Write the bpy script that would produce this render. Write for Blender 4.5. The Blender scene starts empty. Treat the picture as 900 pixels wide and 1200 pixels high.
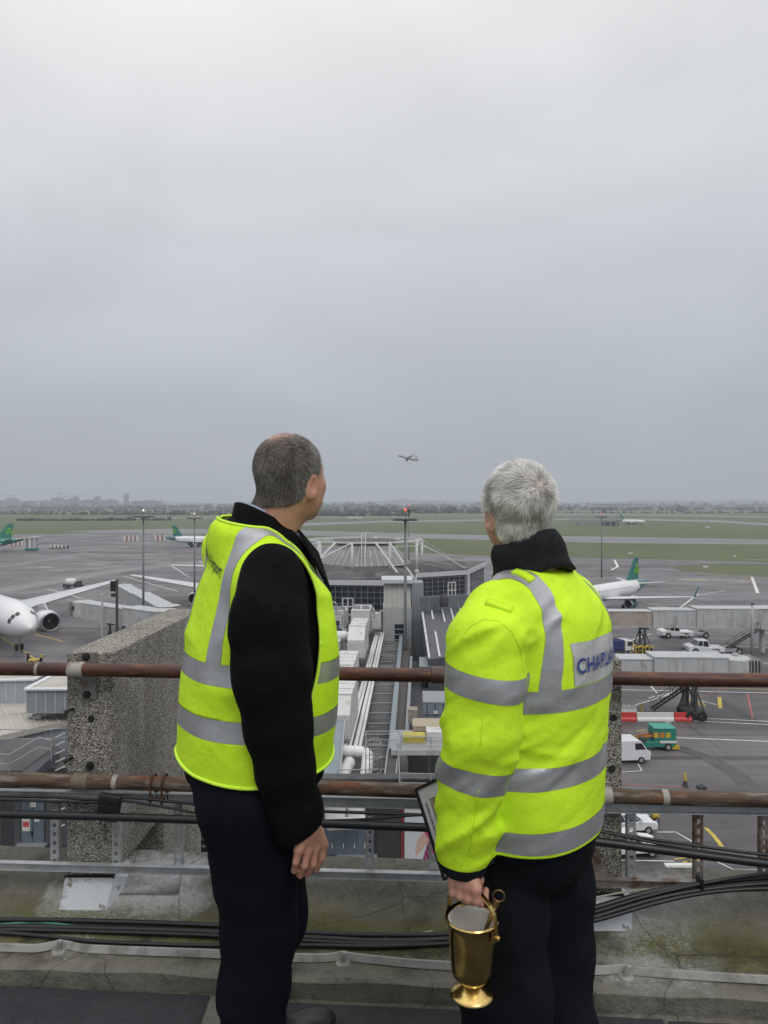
import bpy, math, random
import numpy as np
from mathutils import Vector, Matrix
from mathutils.bvhtree import BVHTree
random.seed(7)
SC = bpy.context.scene
COL = SC.collection
PI = math.pi
CAMZ = 1.6
F = 832.0
GZ = -22.9                                   # apron level below the roof walkway
HG = CAMZ - GZ

def W(px, py, Y):
    """point seen at photo position px,py (900x1200) at distance Y"""
    return np.array([(px-450)/F*Y, Y, CAMZ-(py-590)/F*Y])
def G(px, py, z=GZ):
    """point of the level z seen at px,py"""
    Y = (CAMZ-z)*F/(py-590)
    return np.array([(px-450)/F*Y, Y, z])

# ------------------------------------------------------------------ tagging
def tag(o, label=None, cat=None, group=None, kind=None):
    if label: o['label'] = label
    if cat: o['category'] = cat
    if group: o['group'] = group
    if kind: o['kind'] = kind
    return o
def thing(name, label, cat, loc=(0, 0, 0), rotz=0.0, group=None):
    o = bpy.data.objects.new(name, None); COL.objects.link(o)
    o.empty_display_size = .2
    o.location = loc; o.rotation_euler = (0, 0, rotz)
    return tag(o, label, cat, group)
def copy_tree(o, parent=None):
    c = o.copy(); COL.objects.link(c)
    if parent is not None: c.parent = parent
    for ch in list(o.children): copy_tree(ch, c)
    return c

# ------------------------------------------------------------------ mesh builder
class MB:
    def __init__(s): s.v = []; s.f = []; s.m = []
    def add(s, vs, fs, mi=0):
        n = len(s.v); s.v += [tuple(map(float, v)) for v in vs]
        s.f += [tuple(i+n for i in f) for f in fs]; s.m += [mi]*len(fs); return s
    def box(s, c, d, rz=0, mi=0, rx=0, ry=0, taper=1.0):
        x, y, z = [a/2 for a in d]
        R = Matrix.Rotation(rz, 3, 'Z') @ Matrix.Rotation(ry, 3, 'Y') @ Matrix.Rotation(rx, 3, 'X')
        vs = []
        for sz in (-1, 1):
            t = taper if sz > 0 else 1
            for sx, sy in ((-1, -1), (1, -1), (1, 1), (-1, 1)):
                vs.append(R @ Vector((sx*x*t, sy*y*t, sz*z)) + Vector(c))
        return s.add(vs, [(0, 3, 2, 1), (4, 5, 6, 7), (0, 1, 5, 4), (1, 2, 6, 5), (2, 3, 7, 6), (3, 0, 4, 7)], mi)
    def span(s, a, b, w, h, mi=0, up=(0, 0, 1)):
        """box beam from a to b, width w, height h"""
        a = Vector(a); b = Vector(b); t = (b-a).normalized(); u = Vector(up)
        r = t.cross(u)
        if r.length < 1e-4: r = t.cross(Vector((0, 1, 0)))
        r.normalize(); u = r.cross(t)
        vs = []
        for p in (a, b):
            for i, j in ((-1, -1), (1, -1), (1, 1), (-1, 1)): vs.append(p + r*(i*w/2) + u*(j*h/2))
        return s.add(vs, [(0, 1, 2, 3), (7, 6, 5, 4), (0, 4, 5, 1), (1, 5, 6, 2), (2, 6, 7, 3), (3, 7, 4, 0)], mi)
    def tube(s, pts, r, n=8, mi=0, cap=True):
        pts = [Vector(p) for p in pts]; N = len(pts)
        rs = r if hasattr(r, '__len__') else [r]*N
        up = None; vs = []; fs = []
        for i, p in enumerate(pts):
            t = (pts[min(i+1, N-1)] - pts[max(i-1, 0)]).normalized()
            if up is None:
                up = Vector((0, 0, 1)) if abs(t.z) < .9 else Vector((1, 0, 0))
            u = (up - t*up.dot(t)); u.normalize(); up = u; w = t.cross(u)
            for k in range(n):
                a = 2*PI*k/n; vs.append(p + (u*math.cos(a)+w*math.sin(a))*rs[i])
        for i in range(N-1):
            for k in range(n):
                k2 = (k+1) % n; fs.append((i*n+k, i*n+k2, (i+1)*n+k2, (i+1)*n+k))
        if cap:
            fs.append(tuple(range(n))[::-1]); fs.append(tuple((N-1)*n+k for k in range(n)))
        return s.add(vs, fs, mi)
    def lathe(s, prof, c=(0, 0, 0), n=24, mi=0, axis='Z', cap=False, M=None):
        vs = []; fs = []; c = Vector(c)
        for r, z in prof:
            for k in range(n):
                a = 2*PI*k/n
                if axis == 'Z': v = Vector((r*math.cos(a), r*math.sin(a), z))
                elif axis == 'Y': v = Vector((r*math.cos(a), z, -r*math.sin(a)))
                else: v = Vector((z, r*math.cos(a), r*math.sin(a)))
                if M is not None: v = M @ v
                vs.append(v + c)
        for i in range(len(prof)-1):
            for k in range(n):
                k2 = (k+1) % n; fs.append((i*n+k, i*n+k2, (i+1)*n+k2, (i+1)*n+k))
        if cap:
            fs.append(tuple(range(n))[::-1]); fs.append(tuple((len(prof)-1)*n+k for k in range(n)))
        return s.add(vs, fs, mi)
    def prism(s, poly, z0, z1, mi=0):
        n = len(poly)
        vs = [(x, y, z0) for x, y in poly] + [(x, y, z1) for x, y in poly]
        fs = [tuple(range(n))[::-1], tuple(range(n, 2*n))] + [(i, (i+1) % n, n+(i+1) % n, n+i) for i in range(n)]
        return s.add(vs, fs, mi)
    def extr(s, poly3, vec, mi=0):
        """closed prism from a 3D polygon pushed along vec"""
        n = len(poly3); vec = Vector(vec)
        vs = [Vector(p) for p in poly3] + [Vector(p)+vec for p in poly3]
        fs = [tuple(range(n)), tuple(range(n, 2*n))[::-1]] + [((i+1) % n, i, n+i, n+(i+1) % n) for i in range(n)]
        return s.add(vs, fs, mi)
    def quad(s, a, b, c, d, mi=0): return s.add([a, b, c, d], [(0, 1, 2, 3)], mi)
    def build(s, name, mats, parent=None, smooth=False, loc=None, bevel=0, auto=None):
        me = bpy.data.meshes.new(name); me.from_pydata(s.v, [], s.f)
        if not isinstance(mats, (list, tuple)): mats = [mats]
        for m in mats: me.materials.append(m)
        if len(mats) > 1: me.polygons.foreach_set('material_index', s.m)
        if smooth or auto: me.polygons.foreach_set('use_smooth', [True]*len(s.f))
        if auto: me.set_sharp_from_angle(angle=math.radians(auto))
        me.update()
        o = bpy.data.objects.new(name, me); COL.objects.link(o)
        if parent is not None: o.parent = parent
        if loc is not None: o.location = loc
        if bevel:
            b = o.modifiers.new('b', 'BEVEL'); b.width = bevel; b.segments = 2; b.limit_method = 'ANGLE'
        return o

# ------------------------------------------------------------------ materials
MATS = {}
def mat(name, col, rough=.6, metal=0.0, noise=None, bump=None, spec=.5, coat=0, emit=None, sss=0, two=None, streak=None, sheen=0):
    """principled with object-space noise in colour: noise=(scale, amount), two=(colour, scale, low, high)"""
    if name in MATS: return MATS[name]
    m = bpy.data.materials.new(name); m.use_nodes = True; MATS[name] = m
    nt = m.node_tree; N = nt.nodes; L = nt.links; b = N['Principled BSDF']
    b.inputs['Base Color'].default_value = (*col, 1); b.inputs['Roughness'].default_value = rough
    b.inputs['Metallic'].default_value = metal; b.inputs['Specular IOR Level'].default_value = spec
    b.inputs['Coat Weight'].default_value = coat
    b.inputs['Sheen Weight'].default_value = sheen
    if sss:
        b.inputs['Subsurface Weight'].default_value = sss; b.inputs['Subsurface Radius'].default_value = (.012, .005, .003)
        b.inputs['Subsurface Scale'].default_value = 1.0
    if emit:
        b.inputs['Emission Color'].default_value = (*emit[0], 1); b.inputs['Emission Strength'].default_value = emit[1]
    tc = N.new('ShaderNodeTexCoord')
    cur = None
    def noi(scale, detail=5, vec=None, rough_=.6):
        n = N.new('ShaderNodeTexNoise'); n.inputs['Scale'].default_value = scale; n.inputs['Detail'].default_value = detail
        n.inputs['Roughness'].default_value = rough_
        L.new(vec if vec is not None else tc.outputs['Object'], n.inputs['Vector']); return n
    def mix(a, b_, fac, mode='MIX'):
        x = N.new('ShaderNodeMix'); x.data_type = 'RGBA'; x.blend_type = mode
        for sock, val in ((x.inputs[6], a), (x.inputs[7], b_), (x.inputs[0], fac)):
            if hasattr(val, 'links') or isinstance(val, bpy.types.NodeSocket): L.new(val, sock)
            elif isinstance(val, (tuple, list)): sock.default_value = (*val[:3], 1)
            else: sock.default_value = val
        return x.outputs[2]
    def ramp(src, lo, hi):
        r = N.new('ShaderNodeMapRange'); r.inputs[1].default_value = lo; r.inputs[2].default_value = hi
        L.new(src, r.inputs[0]); return r.outputs[0]
    cur = tuple(col)
    if two:
        for t in (two if isinstance(two, list) else [two]):
            c2, sc, lo, hi = t[:4]
            vec = None
            if len(t) > 4:
                mp = N.new('ShaderNodeMapping'); mp.inputs['Scale'].default_value = t[4]
                L.new(tc.outputs['Object'], mp.inputs['Vector']); vec = mp.outputs[0]
            n = noi(sc, 6, vec); cur = mix(cur, c2, ramp(n.outputs['Fac'], lo, hi))
    if noise:
        n = noi(noise[0], 6); a = noise[1]
        r = N.new('ShaderNodeMapRange'); r.inputs[3].default_value = 1-a; r.inputs[4].default_value = 1+a
        r.inputs[1].default_value = .3; r.inputs[2].default_value = .7
        L.new(n.outputs['Fac'], r.inputs[0])
        cc = N.new('ShaderNodeCombineColor')
        for i in range(3): L.new(r.outputs[0], cc.inputs[i])
        cur = mix(cur, cc.outputs[0], 1.0, 'MULTIPLY')
    if isinstance(cur, bpy.types.NodeSocket): L.new(cur, b.inputs['Base Color'])
    if bump:
        n = noi(bump[0], 4)
        if len(bump) > 3:                      # broad soft creases under the weave
            n2 = noi(bump[3], 3); ad = N.new('ShaderNodeMath'); ad.operation = 'MULTIPLY_ADD'; ad.inputs[1].default_value = bump[4]
            L.new(n2.outputs['Fac'], ad.inputs[0]); L.new(n.outputs['Fac'], ad.inputs[2])
        bp = N.new('ShaderNodeBump'); bp.inputs['Strength'].default_value = bump[1]
        bp.inputs['Distance'].default_value = bump[2] if len(bump) > 2 else .01
        L.new(ad.outputs[0] if len(bump) > 3 else n.outputs['Fac'], bp.inputs['Height']); L.new(bp.outputs[0], b.inputs['Normal'])
    return m

# ------------------------------------------------------------------ implicit surfaces
_T = np.random.RandomState(3).rand(32, 32, 32).astype(np.float32)
def vnoise(P, s, seed=0):
    Q = P*np.asarray(s, dtype=np.float64) + seed*7.31
    I = np.floor(Q).astype(np.int64); f = Q-I; f = f*f*(3-2*f)
    x0, y0, z0 = (I[:, 0] & 31), (I[:, 1] & 31), (I[:, 2] & 31)
    x1, y1, z1 = (x0+1) & 31, (y0+1) & 31, (z0+1) & 31
    fx, fy, fz = f[:, 0], f[:, 1], f[:, 2]
    a = _T[x0, y0, z0]*(1-fx)+_T[x1, y0, z0]*fx; b = _T[x0, y1, z0]*(1-fx)+_T[x1, y1, z0]*fx
    c = _T[x0, y0, z1]*(1-fx)+_T[x1, y0, z1]*fx; d = _T[x0, y1, z1]*(1-fx)+_T[x1, y1, z1]*fx
    return (a*(1-fy)+b*fy)*(1-fz)+(c*(1-fy)+d*fy)*fz
def smin(a, b, k):
    h = np.maximum(k-np.abs(a-b), 0)/k
    return np.minimum(a, b)-h*h*k*.25
def nearby(P, c, R, fn):
    """evaluate fn only within R of c"""
    r = np.linalg.norm(P-np.asarray(c), axis=1); d = r-R+.03; m = r < R
    if m.any(): d[m] = fn(P[m])
    return d
def smax(a, b, k): return -smin(-a, -b, k)
def rc(P, a, b, r1, r2):
    a = np.asarray(a, float); b = np.asarray(b, float); ba = b-a
    h = np.clip((P-a) @ ba/(ba @ ba), 0, 1)
    D = P-a-h[:, None]*ba
    return np.sqrt(np.einsum('ij,ij->i', D, D))-(r1+(r2-r1)*h)
def ell(P, c, r, R=None):
    p = P-np.asarray(c, float)
    if R is not None: p = p @ np.asarray(R)
    r = np.asarray(r, float)
    k0 = np.linalg.norm(p/r, axis=1); k1 = np.linalg.norm(p/(r*r), axis=1)+1e-9
    return k0*(k0-1)/k1
def chain(P, pts, rs, k=.03):
    d = None
    for i in range(len(pts)-1):
        e = rc(P, pts[i], pts[i+1], rs[i], rs[i+1]); d = e if d is None else smin(d, e, k)
    return d
def stack(P, rows, n=2.3):
    """rows: z, half width, half depth, centre x, centre y; smooth profile body"""
    R = np.array(rows, float); z = R[:, 0]
    zz = np.linspace(z[0], z[-1], 80); cols = []
    for c in range(1, 5):
        v = np.interp(zz, z, R[:, c]); 
        vp = np.pad(v, 4, mode='edge'); v = np.convolve(vp, np.ones(9)/9, 'valid'); cols.append(np.interp(P[:, 2], zz, v))
    a, b, cx, cy = cols
    x = np.abs(P[:, 0]-cx)/a; y = np.abs(P[:, 1]-cy)/b
    d = ((x**n+y**n)**(1/n)-1)*np.minimum(a, b)
    return smax(smax(d, P[:, 2]-z[-1], .03), z[0]-P[:, 2], .02)

def nets(f, lo, hi, h):
    """surface nets over a sparse grid; f takes (N,3) points"""
    lo = np.asarray(lo, float); hi = np.asarray(hi, float); B = 12
    nb = np.ceil((hi-lo)/(h*B)).astype(int); n = nb*B+1
    V = np.full(n, 1e3, np.float32)
    bi = np.stack(np.meshgrid(*[np.arange(k) for k in nb], indexing='ij'), -1).reshape(-1, 3)
    c = lo+(bi+.5)*h*B
    d = f(c); near = bi[np.abs(d) < h*B*1.15]
    far = bi[np.abs(d) >= h*B*1.15]; df = d[np.abs(d) >= h*B*1.15]
    for (i, j, k), dv in zip(far, df): 
        if dv < 0: V[i*B:i*B+B+1, j*B:j*B+B+1, k*B:k*B+B+1] = -1e3
    g = np.stack(np.meshgrid(*[np.arange(B+1)]*3, indexing='ij'), -1).reshape(-1, 3)
    for s0 in range(0, len(near), 64):
        ch = near[s0:s0+64]
        pts = (ch[:, None, :]*B+g[None])
        P = lo+pts.reshape(-1, 3)*h
        val = f(P)
        ii = pts.reshape(-1, 3); V[ii[:, 0], ii[:, 1], ii[:, 2]] = val
    ins = V < 0
    c8 = np.zeros(tuple(np.array(V.shape)-1), np.int8)
    for dx in (0, 1):
        for dy in (0, 1):
            for dz in (0, 1):
                c8 += ins[dx:V.shape[0]-1+dx, dy:V.shape[1]-1+dy, dz:V.shape[2]-1+dz]
    cells = np.argwhere((c8 > 0) & (c8 < 8))
    idx = np.full(c8.shape, -1, np.int32); idx[tuple(cells.T)] = np.arange(len(cells))
    acc = np.zeros((len(cells), 3)); cnt = np.zeros(len(cells))
    for ax in range(3):
        o1, o2 = [q for q in range(3) if q != ax]
        for a in (0, 1):
            for b in (0, 1):
                p0 = cells.copy(); p0[:, o1] += a; p0[:, o2] += b
                p1 = p0.copy(); p1[:, ax] += 1
                f0 = V[tuple(p0.T)]; f1 = V[tuple(p1.T)]
                m = (f0 < 0) != (f1 < 0)
                t = np.where(m, f0/np.where(m, f0-f1, 1), 0)
                q = p0.astype(float); q[:, ax] += t
                acc[m] += q[m]; cnt[m] += 1
    verts = lo+acc/np.maximum(cnt, 1)[:, None]*h
    faces = []
    for ax in range(3):
        o1, o2 = [(1, 2), (2, 0), (0, 1)][ax]
        sl0 = [slice(None)]*3; sl1 = [slice(None)]*3; sl0[ax] = slice(0, -1); sl1[ax] = slice(1, None)
        a = ins[tuple(sl0)]; b = ins[tuple(sl1)]
        e = np.argwhere(a != b)
        e = e[(e[:, o1] > 0) & (e[:, o2] > 0) & (e[:, o1] < V.shape[o1]-1) & (e[:, o2] < V.shape[o2]-1)]
        def ci(d1, d2):
            q = e.copy(); q[:, o1] += d1; q[:, o2] += d2; return idx[tuple(q.T)]
        q = np.stack([ci(-1, -1), ci(0, -1), ci(0, 0), ci(-1, 0)], 1)
        fl = ~a[tuple(e.T)]
        q[fl] = q[fl][:, ::-1]
        faces.append(q[(q >= 0).all(1)])
    return verts, np.concatenate(faces)

def relax(v, q, it=1, lam=.5):
    e = np.concatenate([q[:, [i, (i+1) % q.shape[1]]] for i in range(q.shape[1])]); 
    for _ in range(it):
        s = np.zeros_like(v); c = np.zeros(len(v))
        np.add.at(s, e[:, 0], v[e[:, 1]]); np.add.at(c, e[:, 0], 1)
        np.add.at(s, e[:, 1], v[e[:, 0]]); np.add.at(c, e[:, 1], 1)
        v = v+(s/np.maximum(c, 1)[:, None]-v)*lam
    return v
def vnormals(v, t):
    n = np.cross(v[t[:, 1]]-v[t[:, 0]], v[t[:, 2]]-v[t[:, 0]]); N = np.zeros_like(v)
    for k in range(3): np.add.at(N, t[:, k], n)
    return N/np.maximum(np.linalg.norm(N, axis=1), 1e-12)[:, None]
def tris(q):
    if q.shape[1] == 3: return q
    return np.concatenate([q[:, [0, 1, 2]], q[:, [0, 2, 3]]])
def clip(v, t, d):
    """split a triangle mesh along d=0: returns ((v,t) with d<0, (v,t) with d>=0)"""
    neg = d < 0; s = neg[t].sum(1)
    A = list(map(tuple, t[s == 3])); Bm = list(map(tuple, t[s == 0]))
    ev = {}; nv = []
    def cut(i, j):
        k = (i, j) if i < j else (j, i)
        if k not in ev:
            a = d[k[0]]/(d[k[0]]-d[k[1]]); ev[k] = len(v)+len(nv); nv.append(v[k[0]]+(v[k[1]]-v[k[0]])*a)
        return ev[k]
    for tr in t[(s > 0) & (s < 3)]:
        for want, out in ((True, A), (False, Bm)):
            poly = []
            for a in range(3):
                i = tr[a]; j = tr[(a+1) % 3]
                if neg[i] == want: poly.append(i)
                if neg[i] != neg[j]: poly.append(cut(i, j))
            for a in range(1, len(poly)-1): out.append((poly[0], poly[a], poly[a+1]))
    V = np.vstack([v, np.array(nv)]) if nv else v
    def comp(T):
        T = np.array(T, int).reshape(-1, 3)
        if not len(T): return np.zeros((0, 3)), T
        u, inv = np.unique(T, return_inverse=True); return V[u], inv.reshape(-1, 3)
    return comp(A), comp(Bm)
def mesh_obj(name, v, f, m, parent=None, off=0.0, loc0=None, solid=0, attr=None, smooth=True):
    v = np.asarray(v, float)
    if off: v = v+vnormals(v, tris(np.asarray(f)))*off
    if loc0 is not None: v = v-np.asarray(loc0)
    me = bpy.data.meshes.new(name)
    me.from_pydata(v.tolist(), [], np.asarray(f).tolist())
    for mm in (m if isinstance(m, (list, tuple)) else [m]): me.materials.append(mm)
    if smooth: me.polygons.foreach_set('use_smooth', [True]*len(me.polygons))
    if attr is not None:
        for an, av in attr.items():
            at = me.attributes.new(an, 'FLOAT', 'POINT'); at.data.foreach_set('value', np.asarray(av, np.float32))
    me.update()
    o = bpy.data.objects.new(name, me); COL.objects.link(o)
    if parent is not None: o.parent = parent
    if solid:
        s = o.modifiers.new('s', 'SOLIDIFY'); s.thickness = solid; s.offset = -1
    return o
# =====================================================================  PEOPLE
M_fluor = mat('fluorescent_cloth', (.62, .93, .028), .7, spec=.25, noise=(9, .06), bump=(900, .6, .0016, 12, 9.0), two=[((.54, .85, .022), 3.0, .48, .72), ((.50, .76, .035), 40, .60, .80)])
M_pipe = mat('fluorescent_piping', (.62, .95, .05), .6)
M_band = mat('reflective_tape', (.40, .40, .42), .36, metal=.5, noise=(14, .12), bump=(700, .35, .001, 26, 6.0))
M_black = mat('black_softshell', (.0045, .0045, .0052), .85, spec=.12, noise=(20, .2), bump=(800, .7, .002, 12, 12.0))
M_hem = mat('black_hem', (.008, .009, .012), .8, spec=.2)
M_navy = mat('navy_trousers', (.0045, .0052, .0098), .85, spec=.12, noise=(8, .25), bump=(1200, .5, .0015, 14, 9.0))
M_trous = mat('charcoal_trousers', (.0065, .0068, .0100), .85, spec=.14, noise=(8, .25), bump=(1200, .5, .0015, 14, 9.0))
M_collar = mat('charcoal_fleece', (.022, .023, .026), .95, spec=.15, noise=(60, .25), bump=(500, .5, .002))
M_shirt = mat('blue_shirt', (.30, .36, .48), .75, noise=(200, .08))
M_skinA = mat('skin_ruddy', (.47, .24, .17), .5, noise=(26, .10), sss=.12, bump=(220, .18, .002), two=((.50, .21, .15), 14, .5, .8))
M_skinB = mat('skin_pale', (.50, .27, .19), .5, noise=(26, .10), sss=.12, bump=(220, .18, .002), two=((.52, .22, .16), 14, .5, .8))
M_shoe = mat('black_leather', (.012, .012, .013), .38, bump=(150, .2, .002))
M_sole = mat('shoe_sole', (.02, .02, .02), .8)
M_panel = mat('badge_panel', (.50, .50, .50), .5, metal=.15, noise=(24, .10), bump=(26, .5, .006))
M_blue = mat('blue_lettering', (.012, .045, .24), .6)
M_dark = mat('dark_lettering', (.012, .016, .02), .6)
M_eye = mat('eye_white', (.7, .68, .65), .2)
M_iris = mat('iris', (.05, .07, .09), .15)
M_nail = mat('fingernail', (.55, .33, .27), .3)

def hairmat(name, dark, light):
    m = bpy.data.materials.new(name); m.use_nodes = True; nt = m.node_tree; b = nt.nodes['Principled BSDF']
    at = nt.nodes.new('ShaderNodeAttribute'); at.attribute_name = 'shade'
    mx = nt.nodes.new('ShaderNodeMix'); mx.data_type = 'RGBA'; mx.inputs[6].default_value = (*dark, 1); mx.inputs[7].default_value = (*light, 1)
    nt.links.new(at.outputs['Fac'], mx.inputs[0]); nt.links.new(mx.outputs[2], b.inputs['Base Color'])
    b.inputs['Roughness'].default_value = .48; b.inputs['Specular IOR Level'].default_value = .4
    return m
M_hairA = hairmat('greying_hair', (.030, .024, .020), (.42, .39, .36))
M_hairB = hairmat('white_hair', (.20, .185, .165), (1.0, .98, .94))

class Frame:
    """local frame of a body: x right, y forward, z up; az clockwise from +Y"""
    def __init__(s, c, az):
        a = math.radians(az); s.c = np.array([c[0], c[1], 0.]); s.R = np.array([math.cos(a), -math.sin(a), 0]); s.Fw = np.array([math.sin(a), math.cos(a), 0])
    def to(s, P):
        q = P-s.c; return np.stack([q @ s.R, q @ s.Fw, P[:, 2]], 1)
    def out(s, x, y, z): return s.c+s.R*x+s.Fw*y+np.array([0, 0, z])
    def px(s, px, py, l):
        """local point at lateral offset l seen at px,py"""
        k = (px-450)/F
        # c + R l + Fw y : x = k*Y
        y = (k*(s.c[1]+s.R[1]*l)-(s.c[0]+s.R[0]*l))/(s.Fw[0]-k*s.Fw[1])
        Y = s.c[1]+s.R[1]*l+s.Fw[1]*y
        return (l, y, CAMZ-(py-590)/F*Y)

def headframe(H, az, pitch=0, roll=0):
    a = math.radians(az)
    M = Matrix.Rotation(-a, 3, 'Z') @ Matrix.Rotation(math.radians(pitch), 3, 'X') @ Matrix.Rotation(math.radians(roll), 3, 'Y')
    return np.array(M), np.array(H)
def hl(P, hf, s): return ((P-hf[1]) @ hf[0])/s
def hw(p, hf, s): return hf[1]+(np.asarray(p)*s) @ hf[0].T

def cranium(q, jowl=1.0):
    d = ell(q, (0, -.012, .030), (.078, .096, .089))
    d = smin(d, ell(q, (0, .030, -.020), (.066, .066, .085)), .05)
    d = smin(d, ell(q, (0, .028, -.060), (.058*jowl, .060, .055)), .04)
    return d
def head_sdf(q, jowl=1.0):
    d = cranium(q, jowl)
    d = smin(d, ell(q, (0, .078, -.096), (.024, .018, .019)), .03)                      # chin
    d = smin(d, rc(q, (-.034, .078, .026), (.034, .078, .026), .013, .013), .02)         # brow
    for s in (-1, 1):
        d = smin(d, ell(q, (s*.044, .062, -.022), (.022, .022, .020)), .02)              # cheek
        d = smax(d, -ell(q, (s*.031, .099, .006), (.017, .013, .011)), .012)             # socket
        d = smin(d, ell(q, (s*.031, .078, .005), (.013, .013, .0125)), .004)             # lid
        d = smin(d, ell(q, (s*.014, .100, -.030), (.009, .009, .008)), .008)             # nostril wing
    d = smin(d, rc(q, (0, .090, .018), (0, .108, -.024), .0075, .012), .014)             # nose
    d = smin(d, rc(q, (-.018, .089, -.056), (.018, .089, -.056), .005, .005), .006)      # lips
    d = smin(d, rc(q, (-.015, .088, -.066), (.015, .088, -.066), .006, .006), .006)
    d = smax(d, -rc(q, (-.021, .0965, -.061), (.021, .0965, -.061), .0016, .0016), .002)
    # ears
    for s in (-1, 1):
        a = math.radians(22)*s
        R = np.array(Matrix.Rotation(-a, 3, 'Z') @ Matrix.Rotation(math.radians(-12), 3, 'X'))
        c = np.array((s*.083, -.010, -.022))
        e = ell(q, c, (.0065, .0195, .0330), R)
        e = smax(e, -ell(q, c+np.array((s*.006, .003, .002)), (.0052, .0115, .021), R), .005)
        e = smin(e, ell(q, c+np.array((s*.001, .003, -.025)), (.006, .010, .010), R), .008)
        d = smin(d, e, .007)
    return d

def blades(name, pts, nrm, dirs, lens, width, shade, m, parent, loc0, lift=.35, seg=4, droop=.3):
    """thin tapered hairs"""
    rng = np.random.RandomState(5)
    N = len(pts); n = nrm.copy(); d = dirs-n*(dirs*n).sum(1)[:, None]; d /= np.maximum(np.linalg.norm(d, axis=1), 1e-6)[:, None]
    side = np.cross(n, d)
    tw = rng.uniform(-.9, .9, N)[:, None]; side = side*np.cos(tw)+n*np.sin(tw)
    V = []; S = []
    p = pts-n*.001; ang = lift if hasattr(lift, '__len__') else np.full(N, lift)
    step = lens/seg
    for k in range(seg+1):
        w = width*(1-k/seg*.85)
        V.append(p-side*w[:, None]/2); V.append(p+side*w[:, None]/2)
        a = (ang*(1-droop*k/seg))[:, None]
        p = p+(d*np.cos(a)+n*np.sin(a))*step[:, None]
    V = np.stack(V, 1).reshape(-1, 3); K = 2*(seg+1)
    base = (np.arange(N)*K)[:, None]
    fs = []
    for k in range(seg): fs.append(base+np.array([2*k, 2*k+1, 2*k+3, 2*k+2]))
    return mesh_obj(name, V, np.concatenate(fs), m, parent, loc0=loc0, attr={'shade': np.repeat(shade, K)})

def sample(v, t, n, rng):
    a = np.linalg.norm(np.cross(v[t[:, 1]]-v[t[:, 0]], v[t[:, 2]]-v[t[:, 0]]), axis=1)
    i = rng.choice(len(t), n, p=a/a.sum()); r1 = np.sqrt(rng.rand(n)); r2 = rng.rand(n)
    p = v[t[i, 0]]*(1-r1)[:, None]+v[t[i, 1]]*(r1*(1-r2))[:, None]+v[t[i, 2]]*(r1*r2)[:, None]
    N = vnormals(v, t); nn = N[t[i, 0]]
    return p, nn

def on_surface(bvh, p, off=.002):
    r = bvh.find_nearest(Vector(p))
    return r[0]+r[1]*off if r[0] is not None else Vector(p)
def cam_hit(bvh, px, py, off=.003):
    o = Vector((0, 0, CAMZ)); d = Vector(((px-450)/F, 1, -(py-590)/F)).normalized()
    r = bvh.ray_cast(o, d)
    if r[0] is None: return None
    n = r[1] if r[1].dot(d) < 0 else -r[1]
    return r[0]+n*off, n

def strip_on(bvh, a, b, width, n=10, off=.004):
    """flat cloth tab between surface points a and b (photo positions)"""
    A = cam_hit(bvh, *a); Bq = cam_hit(bvh, *b)
    if A is None or Bq is None: return None
    V = []; 
    for i in range(n+1):
        p = A[0].lerp(Bq[0], i/n); r = bvh.find_nearest(p); nn = r[1]
        if nn.dot(Vector((0, 0, CAMZ))-p) < 0: nn = -nn
        t = (Bq[0]-A[0]).normalized(); s = t.cross(nn).normalized()
        V += [r[0]+nn*off-s*width/2, r[0]+nn*off+s*width/2]
    fs = [(2*i, 2*i+1, 2*i+3, 2*i+2) for i in range(n)]
    return V, fs

def text_mesh(body, size, emb=0.0, spacing=1.0):
    cu = bpy.data.curves.new('lettering', 'FONT'); cu.body = body; cu.size = size; cu.offset = emb
    cu.align_x = 'CENTER'; cu.align_y = 'CENTER'; cu.resolution_u = 4; cu.space_character = spacing
    o = bpy.data.objects.new('lettering', cu); COL.objects.link(o)
    bpy.context.view_layer.update()
    me = bpy.data.meshes.new_from_object(o.evaluated_get(bpy.context.evaluated_depsgraph_get()))
    vs = [v.co.copy() for v in me.vertices]; fs = [tuple(p.vertices) for p in me.polygons]
    bpy.data.objects.remove(o); bpy.data.curves.remove(cu); bpy.data.meshes.remove(me)
    return vs, fs
def sign_text(body, size, origin, right, up, m, parent=None, name='lettering', off=.01, emb=0.0, sx=1.0):
    vs, fs = text_mesh(body, size, emb)
    r = Vector(right).normalized(); u = Vector(up).normalized(); n = r.cross(u)
    mb = MB(); mb.add([Vector(origin)+r*v.x*sx+u*v.y+n*off for v in vs], fs)
    return mb.build(name, m, parent)

def limb_local(Q, pts, rs, k, sx, x0):
    """chain with cross-section squeezed sideways by sx"""
    q = Q.copy(); q[:, 0] = (q[:, 0]-x0)*sx+x0
    pp = [((p[0]-x0)*sx+x0, p[1], p[2]) for p in pts]
    return chain(q, pp, rs, k)/sx**.5

def fingers_sdf(P, palm, fs):
    """palm: list of (a,b,ra,rb); fs: list of finger joint chains with radii"""
    d = None
    for a, b, ra, rb in palm:
        e = rc(P, a, b, ra, rb); d = e if d is None else smin(d, e, .014)
    fd = None
    for pts, rs in fs:
        e = chain(P, pts, rs, .004)
        d2 = e
        fd = d2 if fd is None else smin(fd, d2, .0022)
    return smin(d, fd, .007)

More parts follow.
